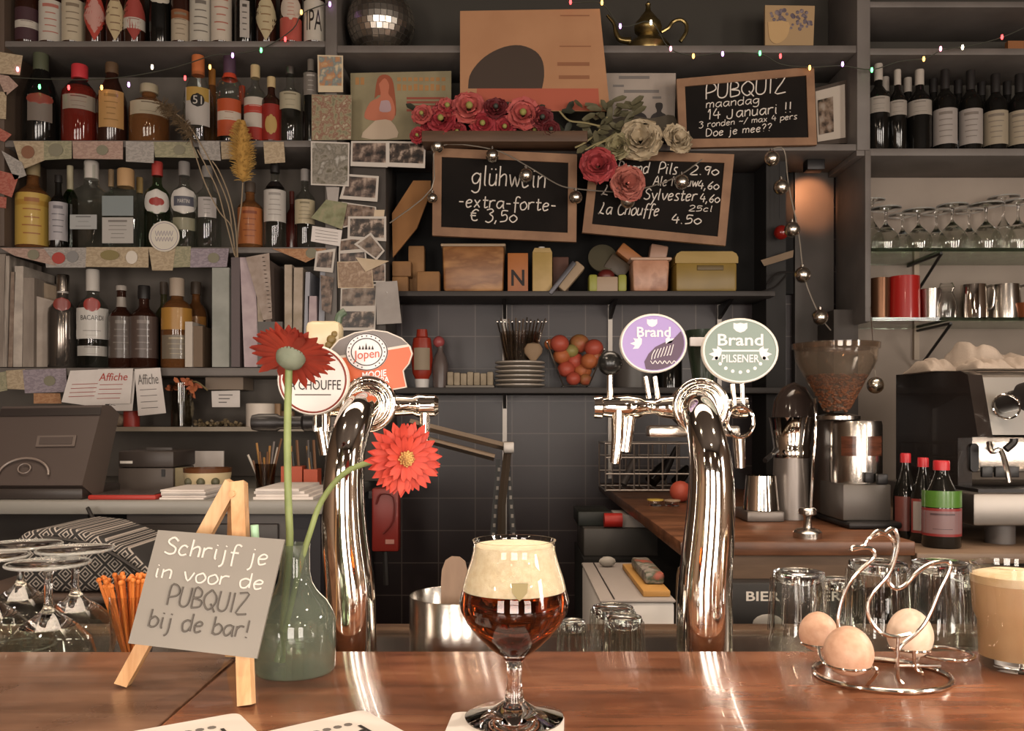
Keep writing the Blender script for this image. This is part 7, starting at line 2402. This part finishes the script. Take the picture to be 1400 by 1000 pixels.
MB().lathe([(rb_, zb_h), (rt * .96, Z(492, D)), (rt, zt), (rt - .002, zt), (rt * .96 - .002, Z(492, D)), (rb_ - .002, zb_h)], (hx, D + .06, 0), 40, closed=True).build('hopper', thin('hopper_plastic', '#efe9e1', .05, haze=.08, hcol='#a89c90'), t)
MB().lathe([(rt + .003, zt - .010), (rt + .004, zt + .002), (rt * .5, zt + .006), (rt * .2, zt + .006), (0, zt + .006), (0, zt), (rt - .004, zt), (rt - .004, zt - .010)], (hx, D + .06, 0), 40).build('hopper_lid', thin('hopper_lid_plastic', '#d8ccbf', .06, haze=.1, hcol='#8d7f72'), t)
zbn = Z(512, D)
k_ = (zbn - zb_h) / (Z(492, D) - zb_h)
rbn = rb_ + (rt * .96 - rb_) * k_ - .004
MB().lathe([(0, zb_h + .001), (rb_ - .004, zb_h + .001), (rbn, zbn), (0, zbn)], (hx, D + .06, 0), 40).build('bean_mass', mat('bean_brown', '#3a2114', .5, var='#5c3823', vscale=120, bump=.8, bscale=120), t)
m = MB()
for k in range(420):
    u = random.random() ** .7
    z = zb_h + (zbn - zb_h) * u
    rr = rb_ + (rbn - rb_) * u - .001
    a = random.uniform(PI, 2 * PI)
    m.sphere((hx + rr * math.cos(a), D + .06 + rr * math.sin(a), z), .0036, 6, 4, 1.3, 1, .9)
for k in range(60):
    a = random.uniform(0, 2 * PI); q = math.sqrt(random.random()) * rbn
    m.sphere((hx + q * math.cos(a), D + .06 + q * math.sin(a), zbn), .0036, 6, 4, 1.3, 1, .8)
bn = m.build('coffee_beans', mat('roasted_beans', '#4f2d1b', .4, var='#6b4128', vscale=90), t)
bn['kind'] = 'stuff'

# ---- juicer beside the grinder
D = 2.02
jx = X(1086, D)
t = thing('citrus_press', 'grey and chrome press with dark dome left of the grinder', 'juicer', (jx, D, RCZ))
s = D / F
MB().lathe([(0, RCZ + .0005), (27 * s, RCZ + .0005), (24 * s, Z(625, D)), (0, Z(625, D))], (jx, D + .02, 0), 32).build('body', mat('press_grey', '#77706b', .35, metal=.6), t)
MB().lathe([(24 * s, Z(627, D)), (26 * s, Z(618, D)), (24 * s, Z(613, D)), (29 * s, Z(578, D)), (31 * s, Z(571, D)), (0, Z(571, D))], (jx + 0, D + .02, 0), 32).build('bowl', CHROME, t)
MB().lathe([(30 * s, Z(570.5, D)), (27 * s, Z(548, D)), (16 * s, Z(530, D)), (5 * s, Z(524, D)), (0, Z(522, D))], (jx + .005, D + .02, 0), 32).build('dome', mat('smoked_dome', '#2e2623', .12), t)
MB().tube(smooth_line([tuple(P(1113, 545, D - .03)), tuple(P(1116, 580, D - .035)), tuple(P(1112, 640, D - .03)), tuple(P(1109, 700, D - .02))], 4), .004, 8).build('side_rod', CHROME, t)
MB().tube([P(1062, 616, D - .02), P(1046, 630, D - .06)], .006, 8).build('outlet', DARKMETAL, t)
MB().box(X(1012, D), X(1062, D), D - .06, D + .06, RCZ + .0005, Z(696, D), .004).build('drip_tray', mat('tray_steel', '#6b645f', .4, metal=.7), t)
o = MB().lathe([(24 * s, 0), (20 * s, Z(648, D) - Z(694, D)), (19 * s, Z(648, D) - Z(694, D)), (23 * s, .004), (0, .004), (0, 0)], (X(1037, D), D - .02, Z(696, D) + .001), 28).build('steel_jug', CHROME)
tag(o, 'steel beaker standing on the drip tray of the press', 'jug')
# knock-out tamper at the counter edge
D = 1.70
s = D / F
t = thing('tamper', 'silver tamper standing on end at the wooden counter edge', 'tamper', (X(1104, D), D, RCZ))
MB().lathe([(0, .0005), (19 * s, .0005), (19 * s, 8 * s), (15 * s, 12 * s), (6 * s, 14 * s), (5 * s, 28 * s), (6 * s, 31 * s), (12 * s, 33 * s), (12 * s, 39 * s), (10 * s, 41 * s), (0, 41 * s)], (X(1104, D), D, RCZ), 28).build('tamper_body', STEEL, t)
# wire basket with dark bottles on the return counter, far end
D = 2.78
t = thing('wire_basket', 'silver wire drying basket at the far end of the wooden counter', 'basket', (X(885, D), D + .1, RCZ))
m = MB()
x0, x1, zb0, zt0 = X(828, D), X(945, D), RCZ + .006, Z(607, D)
for d in (D, D + .2):
    for z in (zb0, zb0 + (zt0 - zb0) * .35, zb0 + (zt0 - zb0) * .7, zt0):
        m.tube([(x0, d, z), (x1, d, z)], .0032, 6)
    for k in range(7):
        x = x0 + (x1 - x0) * k / 6
        m.tube([(x, d, zb0), (x, d, zt0)], .003, 6)
for x in (x0, x1):
    for z in (zb0, zt0):
        m.tube([(x, D, z), (x, D + .2, z)], .0032, 6)
for k in range(9):
    x = x0 + (x1 - x0) * k / 8
    m.tube([(x, D, zb0), (x, D + .2, zb0)], .002, 6)
m.build('wire_frame', mat('basket_wire', '#98908a', .3, metal=.8), t)
for k, (a, b, r_, c_, lb) in enumerate([((852, 668), (870, 622), .012, GREYPLASTIC, 'grey whisk handle leaning in the wire basket'), ((890, 662), (915, 630), .022, BLACKGLASS, 'black pan lying in the wire basket'),
                                        ((905, 655), (925, 612), .012, DARKMETAL, 'dark ladle leaning in the wire basket'), ((925, 664), (940, 640), .02, BLACKGLASS, 'small black bottle in the right of the wire basket')]):
    p0, p1 = P(a[0], a[1], D + .08), P(b[0], b[1], D + .12)
    p0.z = max(p0.z, zb0 + r_)
    o = MB().tube([p0, p0 + (p1 - p0) * .5, p1], [r_, r_, r_ * .6], 12).build('kitchen_tool', c_)
    tag(o, lb, 'kitchen tool')
D = 2.34
for px, yt, cap_, lb in ((896, 683, '#b59a48', 'small glass jar with yellow lid on the wooden counter'), (919, 684, '#a08c78', 'small glass jar with clear lid left of the right tap column')):
    t = thing('spice_jar', lb, 'jar', (X(px, D), D, RCZ))
    H = Z(yt, D) - RCZ
    MB().lathe([(.018, 0), (.02, H * .8), (.0, H * .8)][:2] + [(.018, H * .8), (.016, .003), (0, .003), (0, 0)], (X(px, D), D, RCZ + .0004), 20).build('jar', CLEAR, t)
    MB().lathe([(0, H * .8), (.022, H * .8), (.022, H), (0, H)], (X(px, D), D, RCZ + .0004), 20).build('lid', mat('lid_' + cap_[1:], cap_, .45), t)
o = MB().sphere((X(940, D), D + .1, RCZ + .03), .03, 14, 8).build('tomato', FR[1])
tag(o, 'red tomato lying behind the right tap column', 'tomato')

# ---- three bottles with red caps
for px, yt, ww, D, lb, g_, labels in [(1238, 620, 32, 1.86, 'dark bottle with red cap, farthest back of three beside the grinder', BLACKGLASS, [(.1, .5, 60, 'rect', '#6e3a34')]),
                                      (1262, 626, 34, 1.80, 'dark bottle with red cap and red edged side label, middle of three', BLACKGLASS, [(.12, .52, 62, 'rect', '#8a3a36'), (.15, .49, 50, 'rect', '#a39a94')]),
                                      (1287, 630, 50, 1.735, 'dark green bottle with red cap, green top label and text label', BLACKGLASS,
                                       [(.47, .66, 80, 'rect', '#4f7a2c'), (.14, .46, 78, 'rect', '#8a2f2e'), (.17, .43, 72, 'rect', '#86696a', 'Carta Blanca', '#3c2a30')])]:
    zb = RCZ if X(px, D) < X(1252, 1.65) - .02 else RZ2
    bottle(px, yt, ww, D, zb, 'slope', g_, lb, 'red capped bottles by the espresso machine', cap=mat('bright_red_cap', '#a8242a', .4), caplen=.11, labels=labels)

# ---- espresso machine
xs = .945
t = thing('espresso_machine', 'espresso machine with black side panel and chrome front', 'espresso machine', (1.3, 2.0, RZ2))
zq = lambda py, D: Z(py, D)
y0, y1 = 1.76, 2.16
side = [(y0 + .02, zq(598, 1.78)), (y0 + .06, zq(512, 1.80)), (y0 + .09, zq(506, 1.82)), (y1, zq(506, 1.95)), (y1, RZ2 + .04), (y0 + .10, RZ2 + .04), (y0 + .10, zq(600, 1.78))]
m = MB()
n = len(side)
vs = [(xs, a, b) for a, b in side] + [(xs + .03, a, b) for a, b in side]
m.add(vs, [tuple(range(n)), tuple(range(2 * n - 1, n - 1, -1))] + [(i, (i + 1) % n, (i + 1) % n + n, i + n) for i in range(n)])
m.build('side_panel', mat('gloss_black_panel', '#241e1b', .18, coat=.3), t)
xe = 1.75
m = MB()
pr = [(y0 + .03, zq(595, 1.78)), (y0 + .075, zq(515, 1.80)), (y0 + .11, zq(508, 1.82)), (y1, zq(508, 1.95)), (y1, zq(595, 1.9))]
vs = [(xs + .03, a, b) for a, b in pr] + [(xe, a, b) for a, b in pr]
n = len(pr)
m.add(vs, [tuple(range(n)), tuple(range(2 * n - 1, n - 1, -1))] + [(i, (i + 1) % n, (i + 1) % n + n, i + n) for i in range(n)])
m.build('chrome_hood', mat('hood_steel', '#e6e1da', .34, metal=1), t)
MB().box(xs + .03, xe, y0 + .10, y1, RZ2 + .14, zq(598, 1.80), .003).build('back_panel', STEEL, t)
MB().box(xs - .03, xe, y0 - .02, y1, RZ2 + .04, RZ2 + .105, .006).build('drip_tray', DULLSTEEL, t)
MB().box(xs - .01, xe, y0 + .0, y0 + .12, RZ2 + .105, RZ2 + .112).build('drip_grate', DARKMETAL, t)
for lx in (xs + .05, xe - .06):
    MB().lathe([(0, .0004), (.028, .0004), (.028, .041), (0, .041)], (lx, y0 + .03, RZ2), 20).build('foot', GREYPLASTIC, t)
MB().lathe([(0, 0), (.020, 0), (.020, .05), (.029, .05), (.029, .075), (.024, .08), (0, .08)], P(1370, 552, 1.80), 24, Matrix.Rotation(R(76), 3, 'X') @ Matrix.Rotation(R(22), 3, 'Y')).build('steam_knob', BLACKPLASTIC, t)
MB().tube([P(1376, 556, 1.735) + Vector((.027 * math.cos(2 * PI * k / 20), .004 * math.sin(2 * PI * k / 20), .024 * math.sin(2 * PI * k / 20))) for k in range(20)], .002, 6, closed=True).build('knob_ring', CHROME, t)
D = 1.855
MB().prism([(X(1332, D) + .009 * math.cos(2 * PI * k / 20), (Z(626, D) + .020 * math.copysign(1, math.sin(2 * PI * k / 20)) + .010 * math.sin(2 * PI * k / 20))) for k in range(20)], D - .002, D + .006).build('oval_gauge', DARKMETAL, t)
for k in range(3):
    MB().box(X(1342 + 18 * k, D), X(1357 + 18 * k, D), D - .003, D + .006, Z(653, D), Z(638, D), .002).build('button', BLACKPLASTIC, t)
MB().tube(smooth_line([tuple(P(1352, 605, 1.80)), tuple(P(1356, 618, 1.79)), tuple(P(1368, 616, 1.79)), tuple(P(1376, 640, 1.77)), tuple(P(1380, 660, 1.765))], 4), .0055, 8).build('steam_wand', STEEL, t)
MB().tube(smooth_line([tuple(P(1375, 615, 1.80)), tuple(P(1385, 606, 1.80)), tuple(P(1386, 600, 1.80))], 4), .008, 8).build('group_handle', BLACKPLASTIC, t)
# folded towels on the machine
TW = mat('white_towel', '#a39588', .9, var='#8f8276', vscale=6, bump=.5, bscale=160)


def towel(px0, px1, pyt, pyb, D, label, wob, depth=.16, zb=None):
    x0, x1 = X(px0, D), X(px1, D)
    z0 = zb if zb is not None else Z(pyb, D)
    z1 = Z(pyt, D)
    N, K = 44, 16
    rnd = random.Random(px0)
    ph = [rnd.uniform(0, 6) for _ in range(4)]
    vs = []
    for j in range(K + 1):
        v = j / K
        for i in range(N + 1):
            u = i / N
            e = min(1, min(u, 1 - u) * 5) ** .5
            f = min(1, min(v, 1 - v) * 5) ** .5
            h = (z1 - z0) * e * f * (.78 + wob * math.sin(5 * u + ph[0] + 2 * v) + wob * .6 * math.sin(11 * u + ph[1] + 3 * v) + .08 * math.sin(7 * v + ph[2]) - .22 * abs(math.sin(6 * u + 2.5 * v + ph[3])) ** 6 - .12 * abs(math.sin(9 * u - 4 * v + ph[2])) ** 8)
            vs.append((x0 + (x1 - x0) * u, D - .02 + depth * v, z0 + .0005 + max(h, .001)))
    nt = len(vs)
    for j in range(K + 1):
        for i in range(N + 1):
            vs.append((x0 + (x1 - x0) * i / N, D - .02 + depth * j / K, z0 + .0004))
    fs = []
    for j in range(K):
        for i in range(N):
            q = j * (N + 1) + i
            fs.append((q, q + 1, q + N + 2, q + N + 1))
            fs.append((nt + q, nt + q + N + 1, nt + q + N + 2, nt + q + 1))
    o = MB()
    o.add(vs, fs)
    for i in range(N):
        o.f.append((i, nt + i, nt + i + 1, i + 1))
        q = K * (N + 1) + i
        o.f.append((q, q + 1, nt + q + 1, nt + q))
    for j in range(K):
        q = j * (N + 1)
        o.f.append((q, q + N + 1, nt + q + N + 1, nt + q))
        q += N
        o.f.append((q, nt + q, nt + q + N + 1, q + N + 1))
    o = o.build('towel', TW, smooth=80)
    return tag(o, label, 'towel', 'pale towels on the espresso machine')


ZM = Z(507, 1.92)
towel(1266, 1312, 487, 507, 1.96, 'pale folded towel lowest on the left of the machine top', .12, .14, ZM)
towel(1310, 1420, 470, 507, 2.0, 'large heap of pale towel at the back of the machine top', .18, .14, ZM)
towel(1330, 1380, 484, 507, 1.87, 'pale towel roll in front at the chrome hood', .12, .11, ZM)
towel(1382, 1440, 486, 507, 1.87, 'pale towel bundle cut by the right picture edge', .15, .11, ZM)
# crate with BIER lettering under the wooden counter
D = 1.62
t = thing('beer_crate', 'black crate with white beer lettering below the wooden counter', 'crate', (X(1050, D), D + .02, .80))
MB().box(X(942, D), X(1155, D), D, D + .045, Z(900, D), Z(797, D), .004).build('board', mat('crate_black', '#211e1d', .5), t)
MB().text('BIER', (X(1020, D), D - .0006, Z(822, D)), (46 / F * D, 0, 0), (0, 0, 13 / F * D)).build('lettering', mat('crate_white', '#cfc8c0', .6), t)
MB().text('VER', (X(1110, D), D - .0006, Z(822, D)), (40 / F * D, 0, 0), (0, 0, 13 / F * D)).build('lettering', mat('crate_white', '#cfc8c0', .6), t)
MB().sphere((X(1050, D), D + .0, Z(853, D)), .022, 14, 8, 1.3, .12, .8).build('emblem', mat('crate_emblem', '#8f8a84', .6), t)
MB().box(X(942, D), X(1155, D), D + .002, D + .043, .10, Z(900, D)).build('crate_base', BLACKPAINT, t)

# ================================================================== STRINGS OF LIGHTS AND BAUBLES
BC = {'w': ('#ffe9c8', 5), 'o': ('#ffb45a', 5), 'r': ('#ff4a4a', 4), 'g': ('#6aff8a', 4), 'p': ('#e0a0ff', 4), 'm': ('#ff9ab0', 4)}


def lightstring(label, wires, bulbs, D):
    t = thing('fairy_lights', label, 'string lights', tuple(P(wires[0][0][0], wires[0][0][1], D)))
    m = MB()
    for wv in wires:
        m.tube(smooth_line([tuple(P(a, b, D)) for a, b in wv], 4), .0018, 5)
    m.build('wire', mat('green_black_wire', '#3a3a30', .6), t)
    for px, py, c_ in bulbs:
        p = P(px, py, D - .004)
        h, st = BC[c_]
        MB().lathe([(0, -.008), (.003, -.006), (.0045, 0), (.003, .008), (0, .009)], p, 8).build('light_bulb', mat('bulb_' + c_, h, .3, emit=h, estr=st), t)


lightstring('string of tiny coloured lights looping over the left spirit bottles', [[(18, 106), (60, 108), (120, 109), (180, 104), (240, 92), (290, 76), (318, 74), (360, 66), (400, 40), (414, 18), (450, 4)]],
            [(24, 95, 'm'), (54, 119, 'g'), (94, 120, 'r'), (139, 120, 'o'), (176, 116, 'p'), (208, 92, 'w'), (253, 107, 'r'), (287, 92, 'o'), (318, 76, 'p'), (357, 69, 'g'), (390, 54, 'r'), (412, 17, 'o'), (451, 6, 'p')], 2.885)
lightstring('string of tiny coloured lights along the upper middle and right shelves', [[(770, -6), (782, 4), (822, 4), (850, 36), (890, 30), (915, 66), (950, 76), (990, 72), (1040, 74), (1068, 88), (1110, 92), (1150, 90), (1192, 95), (1230, 84), (1265, 80), (1290, 68), (1330, 62), (1370, 51), (1400, 38)]],
            [(780, 3, 'r'), (823, 4, 'o'), (848, 36, 'p'), (890, 31, 'w'), (917, 67, 'm'), (948, 77, 'o'), (988, 74, 'p'), (1039, 73, 'g'), (1067, 77, 'r'), (1107, 93, 'o'), (1152, 88, 'p'), (1192, 96, 'g'), (1263, 81, 'o'), (1286, 67, 'm'), (1316, 65, 'w'), (1370, 51, 'r')], 2.855)

BAUB = mat('silver_bauble', '#e2dccf', .24, metal=1)


def baubles(label, wire, balls, D):
    t = thing('bauble_garland', label, 'garland', tuple(P(wire[0][0], wire[0][1], D)))
    m = MB().tube(smooth_line([tuple(P(a, b, D)) for a, b in wire], 4), .0022, 6)
    for (a, b), (c_, d_) in [((px, py - r), (px, py - r - 4)) for px, py, r in balls]:
        m.tube([P(a, b, D), P(c_, d_, D)], .0018, 5)
    m.build('cord', mat('silver_cord', '#8f867a', .4, metal=.6), t)
    for px, py, r in balls:
        bb = MB().sphere(P(px, py, D - .01), r / F * D, 18, 12).build('bauble', BAUB, t)
        MB().lathe([(0, 0), (.006, 0), (.006, .007), (0, .007)], P(px, py - r + .4, D - .01), 10).build('bauble_cap', STEEL, bb)


baubles('string of silver baubles draped over the two price chalkboards', [(533, 305), (590, 258), (598, 201), (672, 204), (719, 226), (762, 252), (787, 258), (830, 262), (858, 262), (900, 252), (932, 238), (960, 218)],
        [(598, 200, 9), (673, 213, 9), (719, 240, 9.5), (787, 270, 9), (858, 275, 10), (932, 249, 10), (591, 271, 7)], 2.83)
baubles('string of silver baubles hanging down from the quiz board to the grinder', [(1054, 204), (1072, 205), (1078, 252), (1092, 320), (1100, 380), (1120, 430), (1136, 452)],
        [(1055, 217, 10.5), (1068, 256, 10.5), (1083, 314, 10.5), (1097, 376, 11), (1121, 434, 11)], 2.80)
t = thing('hanging_bauble', 'single silver bauble hanging in front of the espresso machine panel', 'bauble', tuple(P(1197, 527, 2.3)))
MB().sphere(P(1197, 527, 2.3), 11.5 / F * 2.3, 20, 12).build('ball', BAUB, t)
MB().tube([P(1197, 516, 2.3), P(1196, 506, 2.3), P(1190, 420, 2.88)], .0012, 5).build('cord', mat('silver_cord', '#8f867a', .4, metal=.6), t)
# coiled dark cord at the niche
m = MB()
for q in ([(1048, 388), (1062, 374), (1085, 372)], [(1040, 400), (1060, 392), (1075, 376)]):
    m.tube(smooth_line([tuple(P(a, b, 2.97)) for a, b in q], 4), .004, 6)
tag(m.build('cable_bundle', BLACKPLASTIC), 'black cables bunched in the dark corner right of the niche', 'cable')

# ---- dried grass bundle
D = 2.84
t = thing('dried_grass', 'bundle of dried grass with one fluffy yellow plume among the bottles', 'dried grass', tuple(P(322, 350, D)))
m = MB()
for q in ([(323, 352), (318, 320), (312, 280), (296, 240), (276, 200), (252, 165), (222, 145)], [(325, 352), (322, 310), (314, 270), (300, 235), (290, 220)], [(321, 350), (308, 300), (298, 262), (284, 232), (270, 205)],
          [(324, 352), (325, 320), (330, 280), (332, 250)], [(322, 352), (316, 310), (300, 290), (280, 250), (262, 196), (254, 178)]):
    m.tube(smooth_line([tuple(P(a, b, D + random.uniform(-.01, .01))) for a, b in q], 4), .0022, 5)
m.build('stems', mat('dry_grass_stem', '#8f7d66', .8), t)
m = MB()
rnd = random.Random(3)
for k in range(620):
    u = rnd.random()
    c = P(333 - 6 * u, 248 - 84 * u, D)
    rad = (20 * math.sin(PI * min(max(u * .8 + .18, 0), 1)) ** .7) / F * D
    a = rnd.uniform(0, 2 * PI)
    d = Vector((math.cos(a), math.sin(a) * .8, rnd.uniform(.2, 1.0))).normalized()
    m.tube([c, c + d * rad * .6, c + d * rad * rnd.uniform(.8, 1.15) + Vector((0, 0, -.004))], [.0016, .0014, .0006], 4)
pl = m.build('plume', mat('plume_yellow', '#b8924e', .9, var='#a37d3e', vscale=30), t)
MB().lathe([(0, 0), (.016, .02), (.024, .08), (.02, .15), (.008, .20), (0, .205)], P(332, 250, D), 12).build('plume_core', mat('plume_core', '#a8803f', .9), t)
m = MB()
for k in range(260):
    u = rnd.random()
    c = P(220 + 42 * u, 143 + 46 * u ** 1.3, D)
    d = Vector((rnd.uniform(-1, .6), rnd.uniform(-.5, .5), rnd.uniform(-.6, .9))).normalized()
    m.tube([c, c + d * .03], [.0017, .0006], 4)
m.build('brown_ear', mat('dry_ear_brown', '#5c4a34', .9), t)

# ================================================================== tidy up helper properties
for o in ALL:
    if '_org' in o:
        del o['_org']
